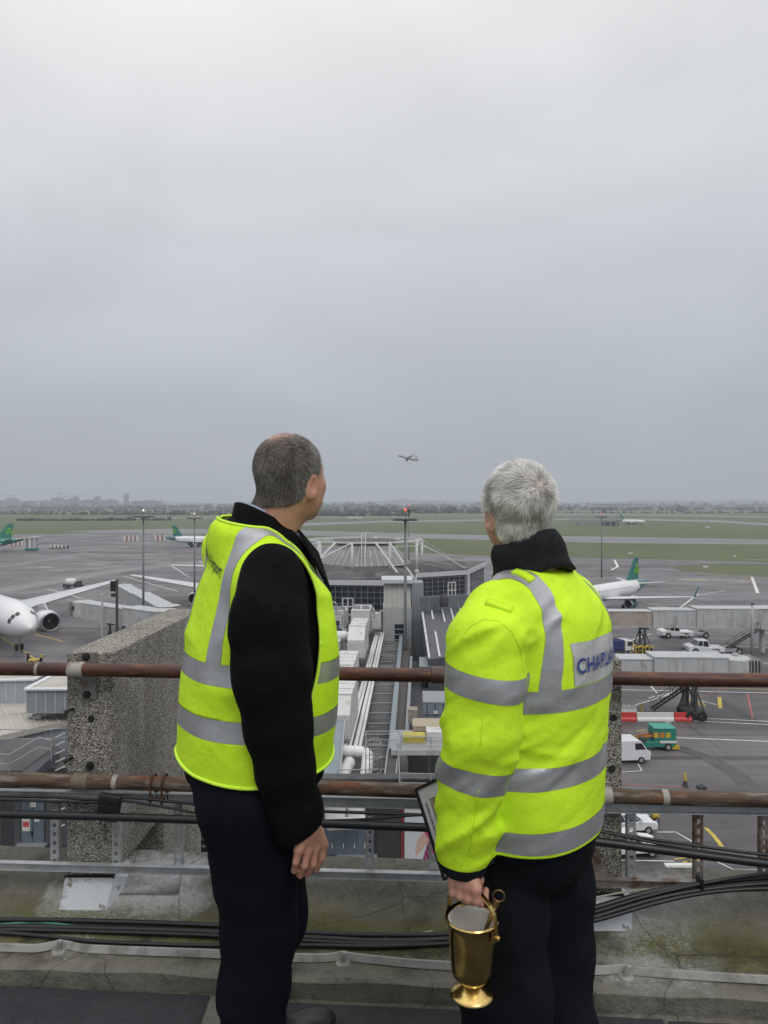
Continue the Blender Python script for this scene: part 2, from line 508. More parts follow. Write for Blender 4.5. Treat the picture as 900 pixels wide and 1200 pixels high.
# --------------------------------------------------------------------- first man (yellow vest over black jacket)
def build_first_man():
    fr = Frame((-.362, 1.97), 55)
    root = thing('person', 'dark-haired balding man in a sleeveless yellow hi-vis vest over a black jacket', 'person', (fr.c[0], fr.c[1], 0))
    L0 = (fr.c[0], fr.c[1], 0)
    # ---- sdfs
    rows = [(.80, .195, .172, 0, .0), (.90, .207, .186, 0, .004), (1.0, .216, .195, 0, .014), (1.1, .220, .194, 0, .021), (1.2, .220, .185, 0, .023),
            (1.3, .216, .168, 0, .024), (1.385, .188, .142, 0, .022), (1.44, .13, .110, 0, .010), (1.50, .08, .085, 0, .008)]
    def torso(Q):
        d = stack(Q, rows, 2.25)
        d = smin(d, rc(Q, (.045, -.015, 1.428), (.172, -.020, 1.405), .056, .070), .07)
        d = smin(d, rc(Q, (-.045, .002, 1.480), (-.175, .002, 1.458), .060, .068), .07)
        d = smin(d, ell(Q, (-.01, -.022, 1.505), (.075, .065, .065)), .06)
        return d
    A = [fr.px(318, 672, .178), fr.px(315, 730, .228), fr.px(320, 790, .238), fr.px(327, 850, .24), fr.px(334, 900, .238), fr.px(347, 950, .232), fr.px(357, 1000, .226)]
    rA = [.076, .092, .093, .079, .066, .060, .053]
    AL = [(-.165, .01, 1.42), (-.20, .06, 1.27), (-.215, .09, 1.12), (-.215, .13, 1.0), (-.215, .17, .90)]
    rL = [.070, .070, .068, .062, .054]
    def sleeve(Q):
        d = limb_local(Q, A, rA, .03, 1.3, .23)
        w = vnoise(Q, (7, 7, 16), 3); w2 = vnoise(Q+np.array([0, .5, 0])*Q[:, 2:3], (5, 9, 5), 4); d = d+(np.abs(2*w-1)-.5)*.005+(np.abs(2*w2-1)-.5)*.010
        return smax(d, (.766-Q[:, 2])+(Q[:, 1]-.02)*.35, .010)
    def sleeveL(Q): return chain(Q, AL, rL, .03)
    def folds(Q, a=.007):
        w = vnoise(Q, (4, 4, 9), 1); w2 = vnoise(Q, (11, 11, 7), 2)
        return (np.abs(2*w-1)-.5)*a*1.6+(np.abs(2*w2-1)-.5)*a*.7
    def jacket(P):
        Q = fr.to(P); t = torso(Q)
        t = smax(t, .848-Q[:, 2], .01)
        return smin(smin(t, sleeve(Q), .03), sleeveL(Q), .03)
    lo = (-.72, 1.60, .70); hi = (-.02, 2.34, 1.62)
    v, q = nets(jacket, lo, hi, .008); v = relax(v, q, 1)
    jk = mesh_obj('jacket', v, q, M_black, root, loc0=L0)
    # ---- vest: shell just outside the torso, cut at armholes, neck, hem and front opening
    def vest(P):
        Q = fr.to(P); return torso(Q)+folds(Q)-.013
    v, q = nets(vest, lo, hi, .0065); v = relax(v, q, 1, .4); t = tris(q)
    Q = fr.to(v)
    z = Q[:, 2]; x = Q[:, 0]; y = Q[:, 1]
    hem = .925-.035*np.clip(-y/.15, -1, 1)*0+.02*np.cos(np.arctan2(y, x)*2)      # lower at sides' back
    hem = .915-.018*np.clip(x/.2, -1, 1)*1.0+.012*(y > 0)*np.clip(y/.15, 0, 1)
    d_h = hem-z
    d_arm = (1-np.sqrt(((np.abs(x)-.30)/.20)**2+((y+.020)/.112)**2+((z-1.285)/.262)**2))*.12
    d_arm = np.where(x > 0, d_arm, d_arm-.05)
    d_neck = .114-np.sqrt(x**2+((y-.035)/1.15)**2); d_neck = np.where(z > 1.36, d_neck, -.2)
    d_front = np.where((y > 0), (.012+.10*np.clip((z-1.22)/.25, 0, 1))-np.abs(x), -.2)
    keep = np.maximum.reduce([d_h, d_arm, d_neck, d_front])
    (v, t), _ = clip(v, t, keep)
    def brace(Q):
        x, y, z = Q.T; c = .104+.006*np.clip((1.44-z)/.28, 0, 1)
        return np.maximum(np.abs(np.abs(x)-c)-.022, 1.15-z)
    bands = [lambda Q: np.abs(Q[:, 2]-1.165+.03*Q[:, 1])-.026, lambda Q: np.abs(Q[:, 2]-1.030+.03*Q[:, 1])-.026,
             lambda Q: np.maximum(brace(Q), -Q[:, 0]), lambda Q: np.maximum(brace(Q), Q[:, 0])]
    parts = []
    for b in bands:
        (bv, bt), (v, t) = clip(v, t, b(fr.to(v))); parts.append((bv, bt))
    vo = mesh_obj('vest', v, t, M_fluor, root, loc0=L0, solid=.003)
    for bv, bt in parts: mesh_obj('reflective_band', bv, bt, M_band, vo, off=.0008, loc0=L0)
    vv = v
    # piping along armhole, hem and opening: boundary edges of the shell swept thin
    e = {}
    allv = [v]+[p[0] for p in parts]; allt = [t]+[p[1] for p in parts]
    off = 0; VV = []; TT = []
    for a_, b_ in zip(allv, allt): VV.append(a_); TT.append(b_+off); off += len(a_)
    VV = np.vstack(VV); TT = np.vstack(TT)
    key = np.round(VV*4000).astype(int); _, inv = np.unique(key, axis=0, return_inverse=True); inv = inv.ravel()
    for tr in TT:
        for a_ in range(3):
            i, j = inv[tr[a_]], inv[tr[(a_+1) % 3]]
            k = (min(i, j), max(i, j)); e[k] = e.get(k, 0)+1
    pos = np.zeros((inv.max()+1, 3)); pos[inv] = VV
    nb = {}
    for (i, j), c in e.items():
        if c == 1 and i != j: nb.setdefault(i, []).append(j); nb.setdefault(j, []).append(i)
    mb = MB(); seen = set()
    for s0 in list(nb):
        if s0 in seen: continue
        path = [s0]; seen.add(s0)
        for _side in (0, 1):                       # walk both ways from the seed
            cur = path[-1]
            while True:
                nx = [w for w in nb[cur] if w not in seen]
                if not nx: break
                cur = nx[0]; seen.add(cur); path.append(cur)
            path.reverse()
        if len(path) > 8 and np.linalg.norm(pos[path[0]]-pos[path[-1]]) < .03: path = path+path[:3]
        if len(path) > 25:
            pp = pos[path]
            for _ in range(3): pp[1:-1] = (pp[:-2]+pp[1:-1]*2+pp[2:])/4
            pp = pp[::2]-np.array(L0)
            u0 = pp[0]-pp[3]; u1 = pp[-1]-pp[-4]; pp = np.vstack([pp[0]+u0/np.linalg.norm(u0)*.010, pp, pp[-1]+u1/np.linalg.norm(u1)*.010]); mb.tube(pp, .0048, 6)
    mb.build('piping', M_pipe, vo, smooth=True)
    # lettering on the back
    bvh = BVHTree.FromPolygons([Vector(p) for p in v], [tuple(map(int, f)) for f in t])
    vs, fs = text_mesh('Dublin Airport', .043, .0005)
    o = MB(); out = []
    for c in vs:
        lx = c.x*.66-.012; lz = 1.45+c.y-(c.x*.8)*.28
        p = Vector(fr.out(lx, -.6, lz)); r = bvh.ray_cast(p, Vector(fr.Fw))
        if r[0] is None: r = bvh.find_nearest(Vector(fr.out(lx, -.17, lz)))
        out.append(r[0]-Vector(fr.Fw)*.004-Vector(L0))
    o.add(out, fs).build('lettering', M_dark, vo)
    # ---- trousers
    R = [fr.px(290, 940, .085), fr.px(299, 1010, .085), fr.px(302, 1085, .085), fr.px(297, 1150, .085), fr.px(292, 1215, .085), fr.px(290, 1262, .085)]
    R[-1] = (R[-1][0], R[-1][1], .075)
    Lg = [fr.px(296, 935, -.085), fr.px(312, 1010, -.085), fr.px(318, 1075, -.08), (-.078, .035, .30), (-.075, .045, .09)]
    def trousers(P):
        Q = fr.to(P)
        d = smax(ell(Q, (0, -.004, .90), (.19, .168, .17)), Q[:, 2]-.97, .02)
        w = vnoise(Q, (5, 5, 7), 8); w2 = vnoise(Q, (6, 6, 16), 9); w3 = vnoise(Q, (14, 14, 5), 11)
        fo = (np.abs(2*w-1)-.5)*.020+(np.abs(2*w2-1)-.5)*.014*np.clip((.75-Q[:, 2])*2, .3, 1)+(np.abs(2*w3-1)-.5)*.006
        r_ = chain(Q, R, [.125, .106, .095, .083, .075, .073], .03)
        l_ = chain(Q, Lg, [.125, .104, .092, .078, .072], .03)
        d = smin(smin(d, r_, .04), l_, .04)+fo*.8
        return smax(d, .035-Q[:, 2], .01)
    v, q = nets(trousers, (-.68, 1.66, .0), (-.03, 2.36, 1.02), .009)
    mesh_obj('trousers', relax(v, q, 1), q, M_navy, root, loc0=L0)
    # ---- shoes
    for nm, ank, az in (('R', R[-1], 60), ('L', (-.075, .075, .09), 62)):
        wp = fr.out(*ank); f2 = Frame((wp[0], wp[1]), az)
        def shoe(P):
            Q = f2.to(P)
            d = rc(Q, (0, -.055, .045), (0, .02, .06), .043, .045)
            d = smin(d, ell(Q, (0, .12, .028), (.050, .10, .045)), .05)
            d = smin(d, rc(Q, (0, -.02, .09), (0, -.01, .14), .042, .040), .03)
            return smax(d, .014-Q[:, 2], .006)
        v, q = nets(shoe, wp-np.array([.32, .32, wp[2]+.01]), wp+np.array([.32, .32, .12]), .006)
        sh = mesh_obj('shoe', v, q, M_shoe, root, loc0=L0)
        def sole(P):
            Q = f2.to(P); d = ell(Q*np.array([1, 1, 0])+np.array([0, 0, 0]), (0, .045, 0), (.052, .152, .05))
            return np.maximum(d, np.abs(Q[:, 2]-.011)-.010)
        v, q = nets(sole, wp-np.array([.32, .32, wp[2]+.01]), np.array([wp[0]+.32, wp[1]+.32, .05]), .005)
        mesh_obj('sole', v, q, M_sole, sh, loc0=L0)
    # ---- head, neck, hands as one continuous body (the trunk runs inside the clothes)
    hf = headframe((-.262, 1.985, 1.670), 32, 2, 0); hs = 1.02
    def hand(P):
        Yp = 1.787
        wr = W(362, 962, Yp+.01)
        kn = [W(350, 996, Yp-.018), W(360, 997, Yp), W(369, 994, Yp+.018), W(377, 988, Yp+.038)]
        palm = [(wr, kn[i], .0225, .0115) for i in range(4)]
        pip = [W(347, 1010, Yp-.020), W(357, 1014, Yp-.004), W(367, 1012, Yp+.016), W(377, 1005, Yp+.038)]
        tip = [W(345, 1020, Yp-.004), W(352, 1025, Yp+.014), W(360, 1024, Yp+.032), W(370, 1019, Yp+.05)]
        tp2 = [W(347, 1021, Yp+.014), W(352, 1022, Yp+.032), W(358, 1022, Yp+.05), W(366, 1020, Yp+.066)]
        fs = [([kn[i], pip[i], tip[i], tp2[i]], [.0118-.001*(i == 0), .0100-.001*(i == 0), .0090-.001*(i == 0), .0078]) for i in range(4)]
        th = ([W(372, 975, Yp+.04), W(379, 990, Yp+.06), W(377, 1004, Yp+.07), W(373, 1014, Yp+.075)], [.017, .0135, .0115, .009])
        return fingers_sdf(P, palm, fs+[th])
    wr = W(355, 930, 1.785)
    def body(P):
        Q = fr.to(P); d = nearby(P, hf[1], .17, lambda X: head_sdf(hl(X, hf, hs), 1.10)*hs)
        nb_ = fr.out(0, .028, 1.47); nt = hw((0, -.022, -.045), hf, hs)
        d = smin(d, rc(P, nb_, nt, .080, .068), .03)
        d = smin(d, stack(Q, [(.84, .12, .10, 0, 0), (.95, .15, .12, 0, 0), (1.3, .16, .11, 0, 0), (1.42, .10, .08, 0, 0), (1.47, .06, .06, 0, 0)]), .04)
        for g in (R, Lg): d = smin(d, chain(Q, g, [.085, .07, .06, .055, .04, .035][:len(g)], .03), .04)
        Aw = [fr.out(.10, -.02, 1.38)]+[fr.out(*p) for p in A[1:6]]+[W(361, 972, 1.797)]
        d = smin(d, chain(P, Aw, [.05, .05, .045, .04, .034, .028, .022], .02), .02)
        d = smin(d, chain(Q, [(-.1, -.02, 1.38)]+AL[1:]+[(-.222, .19, .86), (-.22, .21, .82)], [.05, .05, .045, .04, .033, .026, .02], .02), .02)
        lw = fr.out(-.24, .20, .83)
        for i in range(4):
            a_ = fr.out(-.26+.018*i, .19, .84); b_ = fr.out(-.26+.018*i, .25, .80); c_ = fr.out(-.255+.018*i, .255, .765)
            d = smin(d, chain(P, [a_, b_, c_], [.012, .0105, .009], .004), .006)
        d = smin(d, chain(P, [lw, fr.out(-.19, .22, .82), fr.out(-.185, .255, .80)], [.015, .012, .009], .004), .008)
        return smin(d, nearby(P, W(362, 995, 1.79), .12, hand), .012)
    def body_all(P): return body(P)
    v, q = nets(body_all, (-.62, 1.62, .10), (-.10, 2.30, 1.84), .0038)
    mesh_obj('body', v, q, M_skinA, root, loc0=L0)
    # eyes
    for s in (-1, 1):
        ec = Vector(hw((s*.031, .0815, .005), hf, hs))-Vector(L0)
        e = MB(); e.lathe([(.0001, -.0115), (.006, -.0098), (.0105, -.005), (.0118, 0), (.0105, .005), (.006, .0098), (.0001, .0115)], (0, 0, 0), 14)
        eo = e.build('eye', M_eye, root, smooth=True, loc=ec)
    # ---- hair
    rng = np.random.RandomState(11)
    def cap(P):
        nt = hw((0, -.022, -.045), hf, hs)
        return smin(cranium(hl(P, hf, hs), 1.10)*hs, rc(P, fr.out(0, .028, 1.47), nt, .080, .068), .03)-.004
    v, q = nets(cap, hf[1]-.16, hf[1]+.16, .005); t = tris(q)
    def hairline(qv):
        x, y, z = qv.T
        # hair grows above a line: nape at the back, round the ears, temples, receding forehead
        lim = np.interp(y, [-.11, -.07, -.040, -.018, -.002, .02, .045, .07, .1], [-.076, -.074, -.058, -.02, .014, .008, .062, .094, .11])
        return lim-z
    qv = hl(v, hf, hs)
    (vc, tc_), _ = clip(v, t, hairline(qv))
    N = vnormals(vc, tc_)
    dens = vnoise(vc, (60, 60, 60), 4)
    qc = hl(vc, hf, hs)
    bald = np.exp(-(((qc[:, 0]+.006)/.036)**2+((qc[:, 1]+.035)/.045)**2))*(qc[:, 2] > .06)
    mesh_obj('hair', vc, tc_, M_hairscalp, root, loc0=L0, attr={'shade': np.clip(dens*.25+bald*1.3+.3*np.clip((qc[:, 2]-.10)/.02, 0, 1), 0, 1)})
    hp, hn = sample(vc, tc_, 26000, rng)
    ql = hl(hp, hf, hs)
    crown = np.exp(-(((ql[:, 0]+.006)/.034)**2+((ql[:, 1]+.040)/.045)**2))*(ql[:, 2] > .06)
    top = np.clip((ql[:, 2]-.095)/.03, 0, 1)*(ql[:, 1] > -.05)
    keep = rng.rand(len(hp)) > np.clip(crown*1.3+top*.45+.75*np.clip(.012-(-hairline(ql)), 0, .012)/.012*0+.8*(np.clip(1+hairline(ql)/.012, 0, 1)), 0, .93)
    hp, hn, ql = hp[keep], hn[keep], ql[keep]
    up = hf[0][:, 2]; fw = hf[0][:, 1]
    c0 = hw((.0, -.045, .12), hf, hs)
    rad = hp-c0; dirs = rad/np.linalg.norm(rad, axis=1)[:, None]*.8-up*.35+fw*(.9*np.clip(ql[:, 2]/.1, 0, 1))[:, None]+rng.normal(0, .22, (len(hp), 3))
    g = vnoise(hp, (35, 35, 12), 6)
    shade = np.clip(.02+.60*g+rng.normal(0, .26, len(hp))+.22*np.clip((ql[:, 1]+.02)/.06, 0, 1)-.12*np.clip((-ql[:, 2])/.06, 0, 1), 0, 1)
    ln = rng.uniform(.008, .015, len(hp))*(.65+.35*np.clip((ql[:, 2]+.07)/.06, 0, 1))
    blades('hair_strands', hp, hn, dirs, ln, np.full(len(hp), .0011), shade, M_hairA, root, L0, lift=.42, seg=3)
    # eyebrows
    p, n = [], []
    for s in (-1, 1):
        for _ in range(140):
            a = rng.rand(); qq = np.array((s*(.014+.034*a), .0915-.02*a**2, .029+.006*math.sin(a*2.6)+rng.normal(0, .0014)))
            p.append(hw(qq, hf, hs)); n.append(hf[0][:, 1])
    p = np.array(p); n = np.array(n)
    for k in (0, 1): blades('eyebrow', p[k*140:k*140+140], n[k*140:k*140+140], np.tile(hf[0][:, 0]*(2*k-1), (140, 1))+up*.3, np.full(140, .009), np.full(140, .0008), rng.rand(140), M_hairA, root, L0, lift=.3, seg=2)
    # ---- collars
    def ring(name, m, rx, rb, rf, zb, zs, zf, h, flare, par, thick, cx=0, cy=.018, gap=0.0, lean=.0):
        n = 64; V = []; rowsn = 5; cy += .020
        for j in range(rowsn):
            tt = j/(rowsn-1)
            for i in range(n+1):
                a = gap+(2*PI-2*gap)*i/n                          # 0 = front
                cf, sf = math.cos(a), math.sin(a)
                ry = rf if cf > 0 else rb
                zt = zs+(zf-zs)*max(cf, 0)**1.2+(zb-zs)*max(-cf, 0)**1.1
                k = 1+flare*tt**1.3
                V.append(fr.out(cx+rx*k*sf, cy+ry*k*cf, zt-h*tt)-np.array(L0))
        fs = [(j*(n+1)+i, j*(n+1)+i+1, (j+1)*(n+1)+i+1, (j+1)*(n+1)+i) for j in range(rowsn-1) for i in range(n)]
        return mesh_obj(name, np.array(V), fs, m, par, solid=thick)
    ring('shirt_collar', M_shirt, .084, .080, .112, 1.606, 1.562, 1.475, .08, .12, root, .004, gap=.2, cx=.004)
    ring('jacket_collar', M_black, .094, .088, .130, 1.604, 1.552, 1.43, .105, .36, jk, .009, gap=.18, cx=.004)
    # open lapels of the jacket standing out at the chest
    for s in (-1, 1):
        pts = [fr.out(s*.088, .085, 1.53), fr.out(s*.022, .185, 1.46), fr.out(s*.018, .215, 1.36), fr.out(s*.095, .185, 1.35), fr.out(s*.125, .115, 1.45)]
        pts = [p-np.array(L0) for p in pts]
        MB().extr(pts, fr.Fw*.012).build('lapel', M_black, jk, bevel=.004)
    return root

M_hairscalp = hairmat('short_hair_scalp', (.045, .035, .028), (.36, .20, .15))

# --------------------------------------------------------------------- second man (long-sleeved hi-vis coat)
def build_second_man():
    fr = Frame((.374, 1.78), -50)
    root = thing('person', 'white-haired man in a long-sleeved yellow hi-vis coat lettered on its back, holding a brass bucket', 'person', (fr.c[0], fr.c[1], 0))
    L0 = (fr.c[0], fr.c[1], 0)
    rows = [(.785, .188, .166, -.042, -.0), (.85, .198, .172, -.038, .0), (.95, .210, .176, -.030, .004), (1.05, .219, .174, -.020, .004), (1.15, .223, .168, -.008, -.004), (1.25, .222, .162, -.003, -.012),
            (1.33, .205, .150, 0, -.018), (1.375, .155, .125, 0, -.016), (1.42, .09, .09, 0, -.005)]
    A = [fr.px(586, 722, -.185), fr.px(572, 755, -.255), fr.px(568, 797, -.275), fr.px(562, 855, -.285), fr.px(554, 910, -.285), fr.px(546, 962, -.283), fr.px(545, 1022, -.275)]
    rA = [.078, .078, .074, .072, .063, .057, .046]
    AR = [(.175, .0, 1.335), (.222, .03, 1.20), (.225, .07, 1.07), (.205, .14, .98), (.16, .20, .94)]
    rR = [.080, .078, .076, .068, .052]
    ax = np.array(A[5])-np.array(A[2]); ax /= np.linalg.norm(ax)
    def torso(Q):
        d = stack(Q, rows, 2.3)
        for s in (-1, 1): d = smin(d, rc(Q, (s*.045, -.012, 1.380), (s*.165, -.014, 1.338), .056, .070), .07)
        return d
    def tf(Q):
        w = vnoise(Q+np.array([0, 0, 1])*Q[:, :1]*.25, (3.2, 3.2, 19), 21); w2 = vnoise(Q, (6, 6, 7), 22); w3 = vnoise(Q-np.array([0, 0, 1])*Q[:, :1]*.5, (5, 5, 30), 27)
        m = np.exp(-((Q[:, 2]-1.055)/.085)**2)
        fo = (np.abs(2*w-1)-.5)*(.003+.012*m)+(np.abs(2*w2-1)-.5)*.014+(np.abs(2*w3-1)-.5)*(.007+.013*m)
        return np.where(fo < 0, fo*.35, fo*1.25)
    def sf(Q):
        w5 = vnoise(Q+np.array([0, 0, .6])*Q[:, 1:2], (12, 12, 30), 44)
        sk = Q.copy(); sk[:, 2] += Q[:, 1]*.7
        w = vnoise(sk, (6, 6, 15), 23); w2 = vnoise(Q, (9, 9, 9), 24)
        zz = Q[:, 2]; m = np.exp(-((zz-1.03)/.09)**2)+np.exp(-((zz-.86)/.07)**2)+.6*np.exp(-((zz-1.32)/.05)**2)
        return (np.abs(2*w-1)-.5)*(.004+.016*m)+(np.abs(2*w2-1)-.5)*.012+(np.abs(2*w5-1)-.5)*(.005+.009*m)
    def slL(Q):
        d = limb_local(Q, A, rA, .035, 1.12, -.28)+sf(Q)
        return smax(d, (np.array([A[6]])[0][2]-.002-Q[:, 2]), .01)
    def slR(Q): return chain(Q, AR, rR, .035)+sf(Q)*.7
    def coat(P):
        Q = fr.to(P); t = torso(Q)+tf(Q)
        t = smax(t, .812-Q[:, 2]+0*Q[:, 0], .012)
        return smin(smin(t, slL(Q), .022), slR(Q), .022)
    v, q = nets(coat, (.0, 1.38, .72), (.76, 2.22, 1.54), .006); v = relax(v, q, 1, .4); t = tris(q)
    bvh = BVHTree.FromPolygons([Vector(p) for p in v], [tuple(map(int, f)) for f in t])
    def msk(Q):
        return torso(Q)-np.minimum(slL(Q), slR(Q))-.002, slL(Q)-torso(Q)-.002, slR(Q)-torso(Q)-.002
    def mk(z0, tilt=0.0): return lambda Q, T, SL, SR: np.maximum(np.abs(Q[:, 2]-z0-tilt*Q[:, 1])-.0245, T)
    def slb(c, a, which): return lambda Q, T, SL, SR: np.maximum(np.abs((Q-np.array(c)) @ np.array(a))-.025, SL if which else SR)
    def brace(s):
        def g(Q, T, SL, SR):
            x, y, z = Q.T; c = .120+.050*np.clip((1.40-z)/.20, 0, 1)**.8
            return np.maximum.reduce([np.abs(x*s-c)-.0225, 1.162-z, np.minimum(T, 1.37-z)])
        return g
    arx = np.array(AR[2])-np.array(AR[1]); arx /= np.linalg.norm(arx)
    panel = lambda Q, T, SL, SR: np.maximum.reduce([np.abs(Q[:, 0]-.012)-.124, np.abs(Q[:, 2]-1.237)-.048, Q[:, 1]])
    bands = [mk(1.162, .0), mk(.992, .0), mk(.852, .0), brace(-1), brace(1),
             slb(fr.px(568, 797, -.28), ax, True), slb(fr.px(554, 902, -.285), ax, True), slb(AR[1], arx, False), slb(AR[3], arx, False)]
    def run(fn):
        Q = fr.to(v); return fn(Q, *msk(Q))
    parts = []
    for b in bands:
        (bv, bt), (v, t) = clip(v, t, run(b)); parts.append((bv, bt))
    (pv, pt), (v, t) = clip(v, t, run(panel))
    # black hem and cuffs
    hemf = lambda Q, T, SL, SR: np.minimum(np.maximum(Q[:, 2]-.820, T), np.maximum(Q[:, 2]-(A[6][2]+.026), SL))
    (hv, ht), (v, t) = clip(v, t, run(hemf))
    co = mesh_obj('coat', v, t, M_fluor, root, loc0=L0)
    for bv, bt in parts:
        if len(bt): mesh_obj('reflective_band', bv, bt, M_band, co, off=.0008, loc0=L0)
    mesh_obj('name_panel', pv, pt, M_panel, co, off=.0012, loc0=L0)
    mesh_obj('hem', hv, ht, M_hem, co, off=.001, loc0=L0)
    # lettering
    vs, fs = text_mesh('CHAPLAIN', .050, .0009, 1.12)
    out = []
    for c in vs:
        lx = c.x*.86+.004; lz = 1.232+c.y*.95
        r = bvh.ray_cast(Vector(fr.out(lx, -.6, lz)), Vector(fr.Fw))
        p_ = r[0] if r[0] is not None else Vector(fr.out(lx, -.17, lz))
        out.append(p_-Vector(fr.Fw)*.0065-Vector(L0))
    MB().add(out, fs).build('lettering', M_blue, co)
    # seams: fine cords lying on the cloth, and three little shoulder tabs
    def seam(pxs, r=.0009):
        pts = []
        for a_, b_ in zip(pxs[:-1], pxs[1:]):
            for k in range(8):
                tt = k/8; h_ = cam_hit(bvh, a_[0]+(b_[0]-a_[0])*tt, a_[1]+(b_[1]-a_[1])*tt, .0002)
                if h_: pts.append(h_[0]-Vector(L0))
        if len(pts) > 3: MB().tube(pts, r, 5).build('seam', M_seam, co, smooth=True)
    seam([(540, 750), (551, 734), (567, 726), (585, 728), (600, 741), (610, 762), (614, 792)])
    seam([(561, 925), (556, 960), (549, 1005)])
    seam([(566, 835), (562, 880)], .001)
    for a_, b_, w_ in (((602, 670), (624, 681), .022), ((570, 706), (600, 716), .022), ((688, 652), (703, 668), .02)):
        s_ = strip_on(bvh, a_, b_, w_)
        if s_:
            V_, f_ = s_; mesh_obj('shoulder_tab', np.array([list(p) for p in V_]), f_, M_fluor, co, loc0=L0, solid=.006)
    # collar, following the neck as it leans
    n = 72; V = []
    for j in range(7):
        tt = j/6
        for i in range(n+1):
            a = .35+(2*PI-.7)*i/n; cf, sf_ = math.cos(a), math.sin(a)
            zt = 1.504+.036*max(-cf, 0)**.8-.01*max(cf, 0)
            k = 1+.13*math.sin(tt*PI*.5)+(.06*math.sin(tt*PI*2))
            V.append(fr.out((.074+.012*tt)*k*sf_, .0+(.076+.018*tt)*k*cf, zt-(.092+.006*math.sin(3*a))*tt)+np.array([-.028, -.030, 0])*(1-tt)-np.array(L0))
    fs = [(j*(n+1)+i, j*(n+1)+i+1, (j+1)*(n+1)+i+1, (j+1)*(n+1)+i) for j in range(6) for i in range(n)]
    mesh_obj('collar', np.array(V), fs, M_collar, co, solid=.014)
    # trousers
    R = [(.066, .01, .80), (.084, .0, .62), (.088, -.0, .45), (.088, -.01, .25), (.088, -.02, .075)]
    Lg = [(-.096, .040, .80), (-.108, .02, .62), (-.112, .015, .45), (-.112, .01, .25), (-.10, -.0, .075)]
    def trousers(P):
        Q = fr.to(P)
        d = smax(ell(Q, (-.022, .006, .80), (.172, .156, .16)), Q[:, 2]-.90, .02)
        w = vnoise(Q, (7, 7, 4), 31); w2 = vnoise(Q+np.array([0, 0, 1])*Q[:, :1], (5, 5, 11), 32)
        fo = (np.abs(2*w-1)-.5)*.020+(np.abs(2*w2-1)-.5)*.014
        for g in (R, Lg): d = smin(d, chain(Q, g, [.104, .102, .100, .098, .094], .03), .014)
        # pressed crease front and back
        return smax(d+fo*.8, .035-Q[:, 2], .01)
    v, q = nets(trousers, (.02, 1.38, .0), (.74, 2.2, .93), .009)
    mesh_obj('trousers', relax(v, q, 1), q, M_trous, root, loc0=L0)
    for ank in (R[-1], Lg[-1]):
        wp = fr.out(*ank); f2 = Frame((wp[0], wp[1]), -50)
        def shoe(P):
            Q = f2.to(P)
            d = rc(Q, (0, -.055, .045), (0, .02, .06), .043, .045)
            d = smin(d, ell(Q, (0, .12, .028), (.050, .10, .045)), .05)
            d = smin(d, rc(Q, (0, -.02, .09), (0, -.01, .14), .042, .040), .03)
            return smax(d, .002-Q[:, 2], .006)
        v, q = nets(shoe, wp-np.array([.32, .32, wp[2]+.01]), wp+np.array([.32, .32, .12]), .007)
        mesh_obj('shoe', v, q, M_shoe, root, loc0=L0)
    # ---- body
    hf = headframe((.332, 1.755, 1.583), -12, 3, 0); hs = .93
    Gp = W(552, 1041, 1.575); Fw = fr.Fw; Rt = fr.R; Up = np.array([0, 0, 1.])
    def hand(P):
        wr = W(546, 1004, 1.582)
        kn = []; fs = []
        for i in range(4):
            o = Gp+Fw*(-.027+.0195*i); s = [.86, .96, 1.0, .97][i]
            k0 = o-Rt*.021+Up*.018; kn.append(k0)
            p1 = o-Rt*.023*s-Up*.010; p2 = o-Rt*.006-Up*.0235*s; p3 = o+Rt*.014-Up*.019; p4 = o+Rt*.019-Up*.003
            fs.append(([k0, p1, p2, p3, p4], [.0122*s, .0112*s, .0103*s, .0095*s, .0085*s]))
        palm = [(wr, k, .023, .0125) for k in kn]+[(wr, Gp+Fw*.0+Rt*.008+Up*.016, .023, .014)]
        th = ([wr+Rt*.01-Up*.02-Fw*.01, Gp+Rt*.022+Up*.012-Fw*.004, Gp+Rt*.026-Up*.008+Fw*.004, Gp+Rt*.018-Up*.020+Fw*.01], [.017, .0135, .012, .0095])
        return fingers_sdf(P, palm, fs+[th])
    def body(P):
        Q = fr.to(P); d = nearby(P, hf[1], .16, lambda X: head_sdf(hl(X, hf, hs), 1.05)*hs)
        d = smin(d, rc(P, fr.out(0, -.005, 1.40), hw((0, -.022, -.045), hf, hs), .064, .058), .03)
        d = smin(d, stack(Q, [(.78, .12, .10, 0, 0), (.9, .15, .12, 0, 0), (1.2, .16, .12, 0, 0), (1.34, .10, .09, 0, 0), (1.40, .06, .07, 0, 0)]), .04)
        for g in (R, Lg): d = smin(d, chain(Q, g, [.075, .07, .06, .055, .04], .03), .04)
        Aw = [fr.out(-.10, -.02, 1.31)]+[fr.out(*p) for p in A[1:6]]+[W(546, 1004, 1.582)]
        d = smin(d, chain(P, Aw, [.05, .05, .045, .04, .036, .033, .023], .02), .02)
        d = smin(d, chain(Q, [(.1, -.02, 1.31)]+AR[1:]+[(.17, .25, .93)], [.05, .05, .045, .04, .033, .02], .02), .02)
        for i in range(4):
            a_ = fr.out(.18, .24, .90+.018*i); b_ = fr.out(.12, .27, .90+.018*i); c_ = fr.out(.09, .255, .90+.018*i)
            d = smin(d, chain(P, [a_, b_, c_], [.012, .0105, .009], .004), .006)
        d = smin(d, chain(P, [fr.out(.17, .24, .95), fr.out(.15, .255, .985), fr.out(.12, .265, 1.0)], [.014, .012, .009], .004), .008)
        return smin(d, nearby(P, Gp, .12, hand), .010)
    v, q = nets(body, (.04, 1.38, .10), (.72, 2.16, 1.74), .0038)
    mesh_obj('body', v, q, M_skinB, root, loc0=L0)
